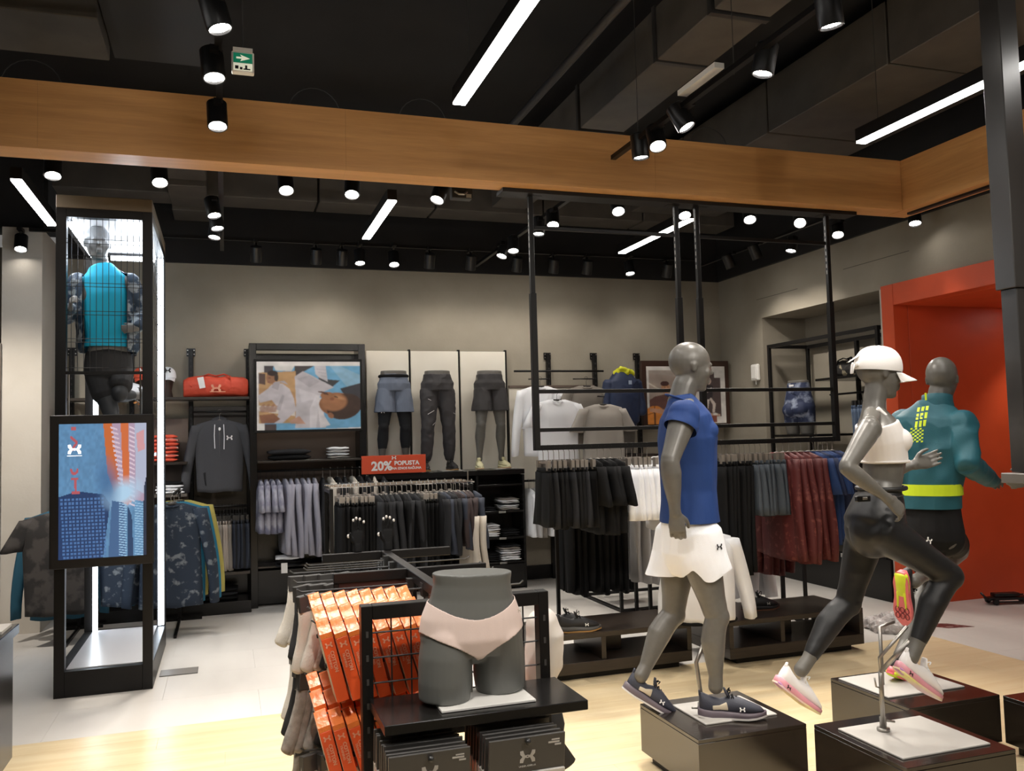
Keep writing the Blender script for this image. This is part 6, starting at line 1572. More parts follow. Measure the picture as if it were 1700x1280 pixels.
    return R0

def mannequin_B():
    O = V(2.87, 3.18, PZ); R0 = empty('mannequin', O, 0, 'grey female mannequin running in white cap, white sports bra and black leggings', 'mannequin')
    inv = Matrix.Translation(-O); S_ = V(.50, .866, 0); F = V(.866, -.50, 0); Yc = 3.19
    pel = PY(1452, 868, Yc); wst = PY(1464, 802, Yc); ub = PY(1468, 765, Yc); chs = PY(1463, 732, Yc); upc = PY(1455, 702, Yc); nb = PY(1449, 682, Yc); hd = PY(1459, 620, Yc)
    shR = PY(1444, 712, 3.045); elR = PY(1405, 776, 2.98); wrR = PY(1476, 830, 2.95)
    shL = PY(1448, 708, 3.36); elL = PY(1462, 790, 3.42); wrL = PY(1520, 771, 3.36)
    hpR = PY(1462, 880, 3.10); knR = PY(1577, 955, 3.05); anR = PY(1512, 1092, 3.06)
    hpL = PY(1440, 878, 3.28); knL = PY(1408, 1000, 3.32); anL = PY(1330, 1112, 3.33)
    def tor(mb, e=0., z=None):
        mb.limb([(mid(pel, wst, -.25), .125+e, .105+e), (pel, .158+e, .122+e), (mid(pel, wst, .45), .138+e, .100+e), (wst, .108+e, .080+e), (ub, .125+e, .088+e), (chs, .145+e, .092+e), (upc, .142+e, .080+e), (mid(upc, nb, .7), .085+e, .058+e)], side=S_, n=28, ex=2.2)
    def glutes(mb, e=0.):
        for g in (-.07, .07): mb.ball(pel-F*.022+S_*g*.8+V(0, 0, -.03), .094+e, .088+e, .115+e, 20)
    def bust_(mb, e=0.):
        for g in (-.062, .062): mb.ball(chs+F*.058+S_*g+V(0, 0, .0), .052+e, .052+e, .050+e, 18)
    m = MB(); tor(m); glutes(m); bust_(m)
    m.ball(shR, .050, .050, .052, 16); m.ball(shL, .050, .050, .052, 16)
    m.limb([(nb-V(.0, 0, .03), .062, .052), (mid(nb, hd, .25), .048, .048), (mid(nb, hd, .7), .047, .050)], side=S_, n=18)
    for s_, g in ((shR, -1), (shL, 1)): m.limb([(mid(nb, s_, .2)+V(0, 0, .005), .036, .026), (mid(nb, s_, .8)+V(0, 0, .010), .036, .034)], side=F, n=14)
    head(m, hd, (1, -.30, -.10), s=.98)
    arm(m, shR, elR, wrR, .84); arm(m, shL, elL, wrL, .84); leg(m, hpR, knR, anR, .90, F, thigh=.95); leg(m, hpL, knL, anL, .90, F, thigh=.95)
    hand(m, wrR, PY(1500, 852, 2.95)-wrR, (-.2, 1, -.2), (.7, 0, .7), .160, .45, .03); hand(m, wrL, PY(1552, 762, 3.36)-wrL, (-.1, -.9, .35), (0, 0, 1), .165, .38, .07)
    me = remesh(m, .005, 3); me.transform(inv); link('body', me, greymann, R0, smooth=True)
    lg = mat('legging_black', (.009, .009, .010), rough=.42, bump=.08, bscale=400)
    # leggings follow the body: same shapes a little larger, cut at waist and calf
    m = MB(); e = .009
    m.limb([(mid(pel, wst, -.25), .125+e, .105+e), (pel, .158+e, .122+e), (mid(pel, wst, .45), .138+e, .100+e), (mid(pel, wst, .62), .128+e, .092+e), (mid(pel, wst, .85), .122, .088)], side=S_, n=28, ex=2.2, round_ends=False)
    glutes(m, e*.8); leg(m, hpR, knR, anR, .965, F, foot=False, thigh=.935); leg(m, hpL, knL, anL, .965, F, foot=False, thigh=.935)
    me = remesh(m, .0055, 30)
    def fn(p):
        q = Vector(p); return .35+1.2*max(0, 1-(q-knL).length/.12)+1.0*max(0, 1-(q-knR).length/.13)
    wrinkle(me, .0022, (7, 7, 16), 4., fn)
    cR = mid(knR, anR, .80); dR = (anR-knR).normalized(); cL = mid(knL, anL, .80); dL = (anL-knL).normalized(); wz = mid(pel, wst, .78).z
    cut(me, lambda c: c.z < wz and not ((c-cR).dot(dR) > 0 and (c-cR).length < .16) and not ((c-cL).dot(dL) > 0 and (c-cL).length < .16))
    me.transform(inv); o = link('leggings', me, lg, R0, smooth=True)
    m = MB(); emblem(m, PY(1541, 897, 2.985)+V(0, -.004, 0), (1, 0, -.55), (.55, 0, 1), .030, (-.1, -1, .1), .002); m.xf(inv); obj('emblem', m, inkw, o)
    seam = mat('seam_line', (.07, .07, .072), rough=.6); m = MB()
    q = mid(pel, wst, .70); m.tube([q+F*(.095*math.cos(a))+S_*(.136*math.sin(a)) for a in np.linspace(0, 2*PI, 30)], .003, 6)
    m.xf(inv); obj('waist_seam', m, seam, o, True)
    # sports bra
    m = MB(); bz = PY(1466, 768, Yc).z
    m.limb([(ub-V(0, 0, .01), .125+.006, .088+.006), (ub, .131, .095), (chs, .152, .100), (mid(chs, upc, .55), .150, .094), (upc, .146, .086)], side=S_, n=28, ex=2.2, round_ends=False)
    bust_(m, .006)
    for g in (-.058, .058): m.limb([(upc+F*.058+S_*(g*1.1)+V(0, 0, -.01), .020, .012), (mid(upc, nb, .75)+F*.010+S_*g+V(0, 0, .020), .017, .010), (upc-F*.052+S_*(g*.8), .022, .012)], side=S_, n=12)
    me = remesh(m, .0045, 3)
    def keepb(c):
        for s_ in (shR, shL):
            a = Vector(s_)+V(.0, 0, -.015)
            if Vector((c.x-a.x, (c.y-a.y), (c.z-a.z)*.85)).length < .088: return False
        sd_ = abs((c-nb).dot(S_)); fd = (c-nb).dot(F)
        if sd_ < .040 and c.z > (chs.z+.045 if fd > 0 else upc.z-.01): return False
        return c.z > bz-.0
    cut(me, keepb); me = evaluated(me, [('SOLIDIFY', dict(thickness=.004, offset=0))])
    me.transform(inv); o = link('sports_bra', me, mat('bra_white', (.80, .76, .73), rough=.75, bump=.08, bscale=350), R0, smooth=True)
    m = MB(); m.tube([ub+F*(.099*math.cos(a)+.002)+S_*(.136*math.sin(a))+V(0, 0, -.002) for a in np.linspace(0, 2*PI, 36)], .006, 6); m.xf(inv); obj('under_band', m, mat('bra_white', (.80, .76, .73)), o, True)
    # cap
    c_, mt = cap(R0, inv @ (hd+V(-.004, 0, .022)), (1, -.30, -.10), .098, mat('cap_white', (.84, .82, .80), rough=.7, bump=.1, bscale=300), down=.30)
    m = MB(); m.limb([((-.115, .0, .010), .020, .004), ((-.118, .0, -.030), .016, .004)], side=(0, 1, 0), n=10); m.limb([((-.06, 0, .085), .028, .003), ((-.10, 0, .045), .022, .003), ((-.135, 0, .02), .010, .002)], side=(0, 1, 0), n=10); m.xf(mt); obj('back_tab', m, mat('cap_white', (.84, .82, .80)), c_, True)
    # belt pouch
    m = MB(); q = mid(pel, wst, .88); m.tube([q+F*(.100*math.cos(a))+S_*(.130*math.sin(a)) for a in np.linspace(0, 2*PI, 36)], .010, 8); m.xf(inv); o = obj('waist_belt', m, mat('belt_black', (.014, .014, .015), rough=.5), R0, True)
    m = MB(); bc = PY(1432, 828, 3.045); m.bbox(bc.x-.035, bc.x+.035, bc.y-.012, bc.y+.010, bc.z-.012, bc.z+.014, .004); m.xf(inv); obj('buckle', m, blackp, o)
    m = MB(); m.bbox(bc.x-.012, bc.x+.014, bc.y-.016, bc.y-.012, bc.z-.004, bc.z+.008, .002); m.xf(inv); obj('buckle_clip', m, steel, o)
    def sh(heel, toe, up, L): return shoe('shoe', inv @ heel, toe-heel, up, L, swhite, mat('shoe_sole_grad', (.74, .52, .55), rough=.45, col2=(.80, .74, .25), scale=6), R0, midm=spink, lace=whitec, emb=2, emb_m=inkb, flare=slilac)
    sh(PY(1489, 1113, 3.06), PY(1567, 1172, 3.06), (.62, 0, .78), .262)
    sh(PY(1288, 1136, 3.33), PY(1360, 1190, 3.33), (.6, 0, .8), .262)
    m = MB(); m.bbox(2.635, 3.10, 2.97, 3.37, PZ, PZ+.008, .002); m.xf(inv); obj('base_plate', m, platem, R0)
    b = V(2.799, 3.267, PZ+.008); tp = PY(1462, 1115, 3.2); f1 = PY(1506, 1040, 3.12); f2 = PY(1510, 1064, 3.08); tp2 = PY(1460, 1092, 3.2)
    m = MB(); m.tube([b, b+V(0, 0, .012)], .028, 20); m.tube([b, b+V(0, 0, .06)], .015, 12); m.tube([b, tp], .0105, 12)
    m.tube([tp, tp2, f1], .0075, 8); m.tube([tp, f2], .0105, 10); m.tube([b+V(-.0, -.0, .045), b+V(.055, -.01, .035)], .005, 8); q = mid(b, tp, .72); m.tube([q, q+V(-.028, .0, .01), q+V(-.034, 0, .05)], .004, 8)
    m.xf(inv); obj('support_rod', m, steel, R0, True)

def mannequin_C():
    O = V(3.43, 3.78, PZ); R0 = empty('mannequin', O, 0, 'grey male mannequin running away in teal jacket with neon stripes and black shorts', 'mannequin')
    inv = Matrix.Translation(-O); Yc = 3.82
    F = V(.80, .60, 0).normalized(); S_ = F.cross(V(0, 0, 1))
    pel = PY(1548, 880, Yc); wst = PY(1545, 812, Yc); chs = PY(1548, 738, Yc); upc = PY(1550, 700, Yc); nb = PY(1556, 672, Yc); hd = PY(1564, 630, Yc)
    shR = PY(1596, 706, 3.68); elR = PY(1606, 770, 3.60); wrR = PY(1648, 799, 3.74)
    shL = PY(1503, 702, 3.96); elL = PY(1488, 772, 3.90); wrL = PY(1500, 800, 4.15)
    hpR = PY(1570, 892, 3.76); knR = PY(1594, 914, 4.02); anR = PY(1517, 966, 3.70)
    hpL = PY(1530, 892, 3.88); knL = PY(1545, 962, 3.98); anL = PY(1494, 1088, 3.86)
    def tor(mb, e=0.):
        mb.limb([(mid(pel, wst, -.25), .135+e, .1+e), (pel, .165+e, .115+e), (wst, .142+e, .104+e), (mid(wst, chs, .5), .16+e, .115+e), (chs, .185+e, .125+e), (upc, .178+e, .11+e), (mid(upc, nb, .6), .12+e*.6, .085+e*.6)], side=S_, n=28, ex=2.3)
    m = MB(); tor(m, -.012); m.ball(shR, .058, n=14); m.ball(shL, .058, n=14)
    m.limb([(nb, .06, .062), (mid(nb, hd, .6), .058, .062)], side=S_, n=18); head(m, hd, (.85, .55, -.05), s=1.03)
    arm(m, shR, elR, wrR); arm(m, shL, elL, wrL); leg(m, hpR, knR, anR, .97, F); leg(m, hpL, knL, anL, .97, F)
    hand(m, wrR, V(.8, .5, .06), (0, 0, -1), (0, .3, 1), .165, .55, .03); hand(m, wrL, V(.3, 1, .2), (1, 0, 0), (0, 0, 1), .165, .8, .02)
    me = remesh(m, .0055, 3); me.transform(inv); link('body', me, greymann, R0, smooth=True)
    tl_ = mat('jacket_teal', (.010, .095, .125), rough=.6, bump=.12, bscale=200)
    m = MB(); hz = PY(1545, 842, Yc)
    m.limb([(hz-V(0, 0, .03), .150, .122), (mid(hz, wst, .6), .150, .122), (wst, .148, .120), (mid(wst, chs, .5), .168, .130), (chs, .192, .138), (upc, .190, .122), (mid(upc, nb, .5), .130, .100)], side=S_, n=32, ex=2.3)
    for s_, e_, w_ in ((shR, elR, wrR), (shL, elL, wrL)):
        m.ball(s_, .079, n=18)
        m.limb([(mid(s_, e_, -.05), .074, .076), (mid(s_, e_, .4), .068, .070), (mid(s_, e_, .8), .058, .060), (e_, .056, .057)], n=20); m.limb([(e_, .056, .057), (mid(e_, w_, .4), .053, .053), (mid(e_, w_, .8), .044, .042), (mid(e_, w_, .99), .036, .034)], n=20, round_ends=False)
    me = remesh(m, .0065, 3)
    wrinkle(me, .0110, (6, 6, 4.5), 3.3, lambda p: .5+.8*max(0, 1-abs(p[2]-chs.z)/.30))
    cut(me, lambda c: c.z > hz.z-.004); me.transform(inv); o = link('jacket', me, tl_, R0, smooth=True)
    m = MB(); rings = []
    for z, r_ in ((-.015, .086), (.02, .080), (.050, .078), (.052, .070), (.015, .072)):
        rings.append([nb+F*(r_*math.cos(a)*1.05+.008)+S_*(r_*math.sin(a))+V(0, 0, z-.012*math.cos(a)) for a in np.linspace(0, 2*PI, 29)[:-1]])
    m.loft(rings, False); m.xf(inv); cl = obj('collar', m, tl_, o, True)
    neon = mat('neon_yellow', (.62, .80, .02), rough=.5)
    m = MB(); c = PY(1537, 659, 3.74); m.bar(c-V(0, 0, .018)+F*-.0, c+V(0, 0, .022), .010, .006, up=F); m.xf(inv); obj('collar_tab', m, neon, o)
    # neon back print: slanted bars breaking into checks, laid just off the back of the jacket
    m = MB(); BK = -F
    me_j = me
    from mathutils.bvhtree import BVHTree
    bv = BVHTree.FromPolygons([v.co for v in me.vertices], [tuple(p_.vertices) for p_ in me.polygons])
    def onback(px, py):
        o_ = inv @ V(0, 0, CH); d_ = ray(px, py).normalized(); h = bv.ray_cast(o_, d_)
        return (h[0]+h[1]*.0025) if h[0] is not None and h[1].dot(d_) < 0 else (h[0]-d_*.003 if h[0] is not None else None)
    def quad(p4):
        q = [onback(*p_) for p_ in p4]
        if all(x is not None for x in q): m.add(q, [(0, 1, 2, 3)])
    for i in range(3):
        x0 = 1524+i*7.0
        for (y0, y1, dx) in ((675, 684, 0), (685.5, 697, -2), (698, 710, -4)):
            quad([(x0+dx-i*.4, y0+2-i*1.2), (x0+4.2+dx, y0+1.5-i*1.2), (x0+2.6+dx, y1-i*1.2), (x0-1.6+dx, y1-i*1.2)])
    for j in range(8):
        for i in range(6):
            if (i+j) % 2: continue
            x0 = 1510+i*3.7-j*.25+2; y0 = 711+j*3.0; quad([(x0, y0), (x0+3.4, y0-.5), (x0+3.3, y0+2.1), (x0-.1, y0+2.6)])
    obj('back_print', m, neon, o)
    # belt, shorts
    m = MB(); q = PY(1545, 812, Yc); rr = []
    for z in (-.030, .030):
        for e_ in ((0,) if z < 0 else (0,)): rr.append([q+F*(.124*math.copysign(abs(math.cos(a))**.88, math.cos(a)))+S_*(.154*math.copysign(abs(math.sin(a))**.88, math.sin(a)))+V(0, 0, z) for a in np.linspace(0, 2*PI, 37)[:-1]])
    m.loft(rr, False); me2 = m.mesh('b'); me2 = evaluated(me2, [('SOLIDIFY', dict(thickness=.006))]); me2.transform(inv); link('neon_belt', me2, neon, R0, smooth=False)
    m = MB()
    m.limb([(wst, .132, .104), (pel+V(0, 0, .08), .146, .112), (pel, .158, .118), (pel-V(0, 0, .05), .156, .116)], side=S_, n=28)
    m.limb([(hpR, .092, .10), (mid(hpR, knR, .40), .082, .088), (mid(hpR, knR, .52), .080, .084)], n=24); m.limb([(hpL, .092, .10), (mid(hpL, knL, .4), .090, .096), (mid(hpL, knL, .62), .088, .094)], n=24)
    me = remesh(m, .0065, 3); wrinkle(me, .004, (8, 8, 4), 2.); me.transform(inv); link('shorts', me, mat('shorts_black', (.008, .008, .009), rough=.75, spec=.3), R0, smooth=True)
    sol = mat('shoe_coral_sole', (.85, .18, .20), rough=.4)
    def sh(heel, toe, up, L):
        r = shoe('shoe', inv @ heel, toe-heel, up, L, sblack, sol, R0, midm=sol, lace=blackc)
        f = (toe-heel).normalized(); u = Vector(up); u = (u-f*u.dot(f)).normalized(); s = u.cross(f); mt = Matrix((f, s, u)).transposed().to_4x4(); mt.translation = inv @ heel; k = L/.29
        m = MB(); m.limb([((.004, 0, .012), .036, .019), ((.06, 0, .012), .041, .019), ((.115, 0, .010), .036, .016)], side=(0, 1, 0), n=18); m.limb([((.10, .018, -.001), .008, .006), ((.19, .024, .0), .006, .005)], side=(0, 1, 0), n=8); m.limb([((.10, -.018, -.001), .008, .006), ((.19, -.022, .0), .006, .005)], side=(0, 1, 0), n=8)
        m.xf(Matrix.Scale(k, 4)); m.xf(mt); obj('yellow_heel_sole', m, syel, r, True)
        m = MB()
        for y in (-.026, 0, .026):
            for x in (.20, .235): m.tube([(x+.016*math.cos(a), y+.011*math.sin(a), -.0035) for a in np.linspace(0, 2*PI, 12)], .002, 5)
        m.xf(Matrix.Scale(k, 4)); m.xf(mt); obj('sole_grooves', m, mat('groove_dark', (.18, .02, .03), rough=.6), r)
    hl = PY(1494, 955, 3.66); sh(hl, PY(1500, 1036, 3.72), (1.0, .35, .12), .285)
    sh(PY(1478, 1120, 3.86), PY(1530, 1142, 3.92), (.30, 0, 1), .28)
    m = MB(); m.bbox(3.17, 3.66, 3.65, 4.03, PZ, PZ+.008, .002); m.xf(inv); obj('base_plate', m, platem, R0)
    m = MB(); b = V(3.30, 3.84, PZ+.008); m.tube([b, b+V(0, 0, .10), b+V(.0, .0, .30), anL+V(-.03, 0, .18)], .010, 10); m.xf(inv); obj('support_rod', m, steel, R0, True)

def mannequin_E():
    """mannequin mostly outside the frame on the fourth plinth"""
    O = V(4.0, 3.2, PZ); R0 = empty('mannequin', O, 0, 'grey mannequin in pale grey trousers, almost wholly beyond the right photo edge', 'mannequin')
    inv = Matrix.Translation(-O); Yc = 3.2; S_ = V(0, 1, 0)
    pel = V(3.93, Yc, 1.28); wst = V(3.94, Yc, 1.42); chs = V(3.95, Yc, 1.62); upc = V(3.95, Yc, 1.74); nb = V(3.96, Yc, 1.82); hd = V(3.98, Yc, 1.98)
    shR = V(3.93, 3.02, 1.72); elR = V(3.80, 3.0, 1.48); wrR = PY(1712, 790, 3.02); shL = V(3.95, 3.40, 1.72); elL = V(4.05, 3.45, 1.5); wrL = V(4.15, 3.4, 1.35)
    hpR = V(3.95, 3.10, 1.22); knR = V(4.15, 3.08, .86); anR = V(4.12, 3.06, .42); hpL = V(3.90, 3.29, 1.22); knL = V(3.86, 3.30, .82); anL = PY(1722, 1085, 3.3)
    m = MB(); m.limb([(pel-V(0, 0, .05), .14, .1), (pel, .17, .115), (wst, .14, .1), (chs, .185, .13), (upc, .17, .11), (nb-V(0, 0, .02), .10, .08)], side=S_, n=26, ex=2.3)
    m.ball(shR, .066, n=14); m.ball(shL, .066, n=14); m.limb([(nb, .06, .062), (mid(nb, hd, .6), .058, .06)], side=S_, n=16); head(m, hd, (1, 0, -.1))
    arm(m, shR, elR, wrR); arm(m, shL, elL, wrL); leg(m, hpR, knR, anR); leg(m, hpL, knL, anL); hand(m, wrR, PY(1680, 803, 3.0)-wrR, (.2, 1, 0), (.4, 0, .8), .165, .5); hand(m, wrL, V(.2, 0, -1), (-.2, -1, 0), (1, 0, 0), .17, .4)
    me = remesh(m, .007, 3); me.transform(inv); link('body', me, greymann, R0, smooth=True)
    m = MB(); m.limb([(pel+V(0, 0, .08), .16, .12), (pel, .185, .135), (pel-V(0, 0, .06), .185, .135)], side=S_, n=26)
    for a_, b_, c_ in ((hpR, knR, anR), (hpL, knL, anL)): m.limb([(a_, .10, .11), (mid(a_, b_, .5), .092, .10), (b_, .078, .083), (mid(b_, c_, .5), .066, .07), (mid(b_, c_, .92), .050, .052)], n=22)
    me = remesh(m, .008, 3); wrinkle(me, .005, (7, 7, 4), 2.); me.transform(inv); link('trousers', me, mat('trouser_grey', (.40, .38, .36), rough=.85), R0, smooth=True)
    m = MB(); m.limb([(wst-V(0, 0, .04), .16, .12), (chs, .20, .145), (upc, .19, .125), (nb-V(0, 0, .02), .11, .09)], side=S_, n=26, ex=2.3)
    for s_, e_ in ((shR, elR), (shL, elL)): m.ball(s_, .076, n=16); m.limb([(s_, .07, .07), (mid(s_, e_, .55), .066, .068)], n=18)
    me = remesh(m, .008, 3); me.transform(inv); link('t_shirt', me, charc, R0, smooth=True)
    shoe('shoe', inv @ V(anR.x-.07, 3.06, PZ+.01), V(1, 0, 0), (0, 0, 1), .29, sblack, sblack, R0); shoe('shoe', inv @ (anL+V(-.06, 0, -.09)), V(.8, 0, -.5), (.5, 0, .8), .29, sblack, sblack, R0)
    m = MB(); m.bbox(3.80, 4.24, 2.98, 3.38, PZ, PZ+.008, .002); m.xf(inv); obj('base_plate', m, platem, R0)

def mannequin_T():
    """mannequin in the lit tower"""
    O = V(-.80, 6.95, 1.60); R0 = empty('mannequin', O, 0, 'pale-lit mannequin in a turquoise t-shirt and camouflage jacket inside the tower', 'mannequin')
    inv = Matrix.Translation(-O); Yc = 6.95; S_ = V(1, .12, 0).normalized()
    pel = PY(180, 610, Yc); wst = PY(180, 560, Yc); chs = PY(174, 490, Yc); upc = PY(172, 462, Yc); nb = PY(168, 444, Yc); hd = PY(162, 405, Yc)
    shL = PY(215, 470, Yc); elL = PY(238, 525, Yc+.02); wrL = PY(226, 545, Yc-.16); shR = PY(130, 470, Yc); elR = PY(112, 525, Yc+.03); wrR = PY(117, 512, Yc-.18)
    hpL = PY(200, 622, Yc); knL = PY(198, 655, Yc-.12); anL = PY(228, 657, Yc+.12); hpR = PY(164, 622, Yc); knR = PY(186, 690, Yc-.1); anR = V(-.76, 7.0, 1.66)
    m = MB(); m.limb([(pel-V(0, 0, .05), .13, .1), (pel, .155, .11), (wst, .13, .095), (chs, .165, .12), (upc, .155, .1), (mid(upc, nb, .7), .095, .075)], side=S_, n=26, ex=2.3)
    m.ball(shL, .055, n=14); m.ball(shR, .055, n=14); m.limb([(nb, .055, .058), (mid(nb, hd, .6), .055, .058)], side=S_, n=16); head(m, hd, (.25, -1, -.05), s=1.14)
    arm(m, shL, elL, wrL, .9); arm(m, shR, elR, wrR, .9)
    hand(m, wrL, V(-.8, -.35, -.1), (0, .2, -1) if False else (.3, 1, 0), (0, -.2, 1), .15, .75, .02); hand(m, wrR, V(.1, -.5, .5), (.9, .3, 0), (0, .5, 1), .15, .8, .02)
    leg(m, hpL, knL, anL, .88, (0, -1, 0)); leg(m, hpR, knR, anR, .88, (0, -1, 0))
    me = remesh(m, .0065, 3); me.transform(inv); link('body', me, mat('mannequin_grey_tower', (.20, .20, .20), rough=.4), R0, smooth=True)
    tq = mat('tee_turquoise', (.006, .46, .72), rough=.75)
    m = MB(); hz = PY(180, 577, Yc)
    m.limb([(hz-V(0, 0, .03), .165, .132), (wst, .150, .124), (chs, .158, .130), (upc, .150, .108), (mid(upc, nb, .7), .100, .085)], side=S_, n=28, ex=2.3)
    me = remesh(m, .007, 3); wrinkle(me, .006, (6, 6, 3), 2.); cut(me, lambda c: c.z > hz.z); me.transform(inv); link('t_shirt', me, tq, R0, smooth=True)
    cm = mat('jacket_camo', (.022, .050, .095), rough=.6, col2=(.30, .35, .40), scale=15, contrast=(.50, .58), bump=.2, bscale=60)
    m = MB(); hj = PY(180, 572, Yc); q = wst+V(0, .01, 0)
    m.limb([(hj+V(0, .015, -.03), .215, .150), (q, .210, .150), (chs+V(0, .01, 0), .205, .150), (upc+V(0, .01, 0), .182, .122), (mid(upc, nb, .5), .110, .09)], side=S_, n=28, ex=2.3)
    for s_, e_, w_ in ((shL, elL, wrL), (shR, elR, wrR)):
        m.ball(s_, .072, n=16); m.limb([(s_, .068, .07), (mid(s_, e_, .5), .066, .068), (e_, .058, .06)], n=18); m.limb([(e_, .058, .06), (mid(e_, w_, .5), .054, .054), (mid(e_, w_, .9), .042, .042)], n=18)
    me = remesh(m, .007, 3); wrinkle(me, .007, (9, 9, 7), 8.)
    def kp(c):
        rel = c-chs; fx = rel.dot(S_)
        open_ = abs(fx+.0) < .150 and c.y < Yc-.02 and c.z < nb.z+.05
        return c.z > hj.z-.06 and not open_
    cut(me, kp); me = evaluated(me, [('SOLIDIFY', dict(thickness=.004))]); me.transform(inv); link('jacket', me, cm, R0, smooth=True)
    m = MB(); m.limb([(pel+V(0, 0, .1), .155, .115), (pel, .165, .12), (pel-V(0, 0, .05), .165, .12)], side=S_, n=24); m.limb([(hpL, .09, .098), (mid(hpL, knL, .6), .086, .09)], n=18); m.limb([(hpR, .09, .098), (mid(hpR, knR, .5), .088, .092)], n=18)
    me = remesh(m, .008, 3); me.transform(inv); link('shorts', me, mat('shorts_dark', (.03, .032, .036), rough=.7), R0, smooth=True)
    m = MB(); leg(m, hpL, knL, anL, .93, (0, -1, 0), False); leg(m, hpR, knR, anR, .93, (0, -1, 0), False); me = remesh(m, .007, 3); dL = (anL-knL).normalized(); cL = mid(knL, anL, .75); cut(me, lambda c: (c-cL).dot(dL) < 0 or (c-cL).length > .15)
    me.transform(inv); link('leggings', me, mat('legging_slate', (.05, .055, .062), rough=.55), R0, smooth=True)
    lo = mat('lace_orange', (.80, .32, .05), rough=.6); ls = mat('shoe_pale', (.42, .45, .48), rough=.5)
    shoe('shoe', inv @ (anL+V(.10, .06, .05)), V(-.10, -.1, -1), (-1, -.2, 0), .25, ls, whitec, R0, lace=lo, bow=True); shoe('shoe', inv @ V(-.79, 7.06, 1.605), V(0, -1, 0), (0, 0, 1), .26, ls, whitec, R0, lace=lo)
    m = MB(); m.bbox(-.98, -.6, 6.72, 7.2, 1.6, 1.606, .002); m.xf(inv); obj('base_plate', m, platem, R0)

# ---- lower-body display forms on the wall shelf
def legs_form(cx, px, label, short_m, kind, shoes):
    O = V(cx, 9.30, 1.302); R0 = empty('leg_mannequin', O, 0, label, 'mannequin', 'lower-body mannequins')
    H = 1.11; z = lambda t: O.z+t
    y = 9.30; top = V(cx, y, z(1.10)); pel = V(cx, y, z(.96))
    hp = [V(cx-.085, y, z(.88)), V(cx+.085, y, z(.88))]; kn = [V(cx-.125, y-.05, z(.50)), V(cx+.115, y-.02, z(.49))]; an = [V(cx-.145, y-.02, z(.115)), V(cx+.125, y+.02, z(.115))]
    m = MB(); m.limb([(pel-V(0, 0, .07), .14, .10), (pel, .165, .112), (top-V(0, 0, .05), .145, .10), (top, .140, .096)], side=(1, 0, 0), n=26, ex=2.2, round_ends=False)
    for i in (0, 1): leg(m, hp[i], kn[i], an[i], .95, (0, -1, 0))
    inv = Matrix.Translation(-O); me = remesh(m, .0065, 3); cut(me, lambda c: True); me.transform(inv); link('body', me, greymann, R0, smooth=True)
    m = MB(); w0 = V(cx, y, z(1.058))
    m.limb([(w0-V(0, 0, .0), .148, .104), (w0-V(0, 0, .06), .158, .112), (pel, .180, .124), (pel-V(0, 0, .08), .18, .122)], side=(1, 0, 0), n=28, ex=2.2, round_ends=False)
    if kind == 'pants':
        for i in (0, 1): m.limb([(hp[i], .10, .108), (mid(hp[i], kn[i], .5), .086, .094), (kn[i], .067, .072), (mid(kn[i], an[i], .4), .064, .068), (mid(kn[i], an[i], .82), .056, .058), (mid(kn[i], an[i], .94), .046, .048)], n=22)
        me = remesh(m, .0065, 2); wrinkle(me, .006, (7, 7, 7), cx); cz = None
    else:
        L = .66
        for i in (0, 1): b = mid(hp[i], kn[i], .60); m.limb([(hp[i], .10, .11), (mid(hp[i], b, .5), .106, .115), (b, .112, .12), (b-V(0, 0, .03), .112, .12)], side=(1, 0, 0), n=24)
        me = remesh(m, .0065, 2); wrinkle(me, .005, (8, 8, 5), cx); cz = mid(hp[0], kn[0], .60).z; cut(me, lambda c: c.z > cz)
    me.transform(inv); o = link('trousers' if kind == 'pants' else 'shorts', me, short_m, R0, smooth=True)
    if kind == 'layered':
        m = MB()
        for i in (0, 1): leg(m, hp[i], kn[i], an[i], 1.0, (0, -1, 0), False)
        me = remesh(m, .007, 2); lim = mid(kn[0], an[0], .62).z; cut(me, lambda c: c.z > lim); me.transform(inv); link('leggings', me, charc, R0, smooth=True)
        m = MB(); m.tube([w0+V(.150*math.cos(a), .106*math.sin(a), -.018) for a in np.linspace(0, 2*PI, 30)], .018, 8); m.xf(inv); obj('waistband', m, blackc, o, True)
        m = MB(); emblem(m, (cx-.145-O.x, -.125, .655), (1, 0, 0), (0, 0, 1), .04, (0, -1, 0)); obj('emblem', m, inkw, o)
    elif kind == 'pants':
        m = MB()
        for a_, b_ in (((-.15, -.085, .80), (-.10, -.115, .77)), ((-.14, -.115, .62), (-.07, -.125, .66)), ((.15, -.10, .63), (.175, -.085, .62)), ((-.09, -.125, .50), (-.05, -.12, .54))): m.tube([a_, b_], .003, 5)
        obj('reflective_marks', m, mat('silver_print', (.45, .44, .43)), o)
    for i in (0, 1): shoe('shoe', inv @ V(an[i].x, an[i].y+.07, O.z+.008), V((-.15, .1)[i], -1, 0), (0, 0, 1), .27, shoes[0], shoes[1], R0, lace=shoes[2], midm=shoes[0])
    m = MB(); m.bbox(.0, .24, -.16, .10, 0, .007, .001); obj('base_plate', m, platem, R0)
legs_form(1.735, 0, 'lower-body mannequin in blue-grey shorts over black tights, left of three', mat('shorts_bluegrey', (.13, .155, .21), rough=.8, bump=.15, bscale=200), 'layered', (sblack, gum, blackc))
legs_form(2.22, 0, 'lower-body mannequin in black joggers with silver marks, middle of three', mat('jogger_black', (.035, .032, .034), rough=.7), 'pants', (sblack, gum, blackc))
legs_form(2.82, 0, 'lower-body mannequin in black shorts with cream shoes, right of three', mat('shorts_charcoal', (.035, .032, .033), rough=.75), 'shorts', (cream, mat('shoe_peach', (.75, .50, .30), rough=.5), cream))
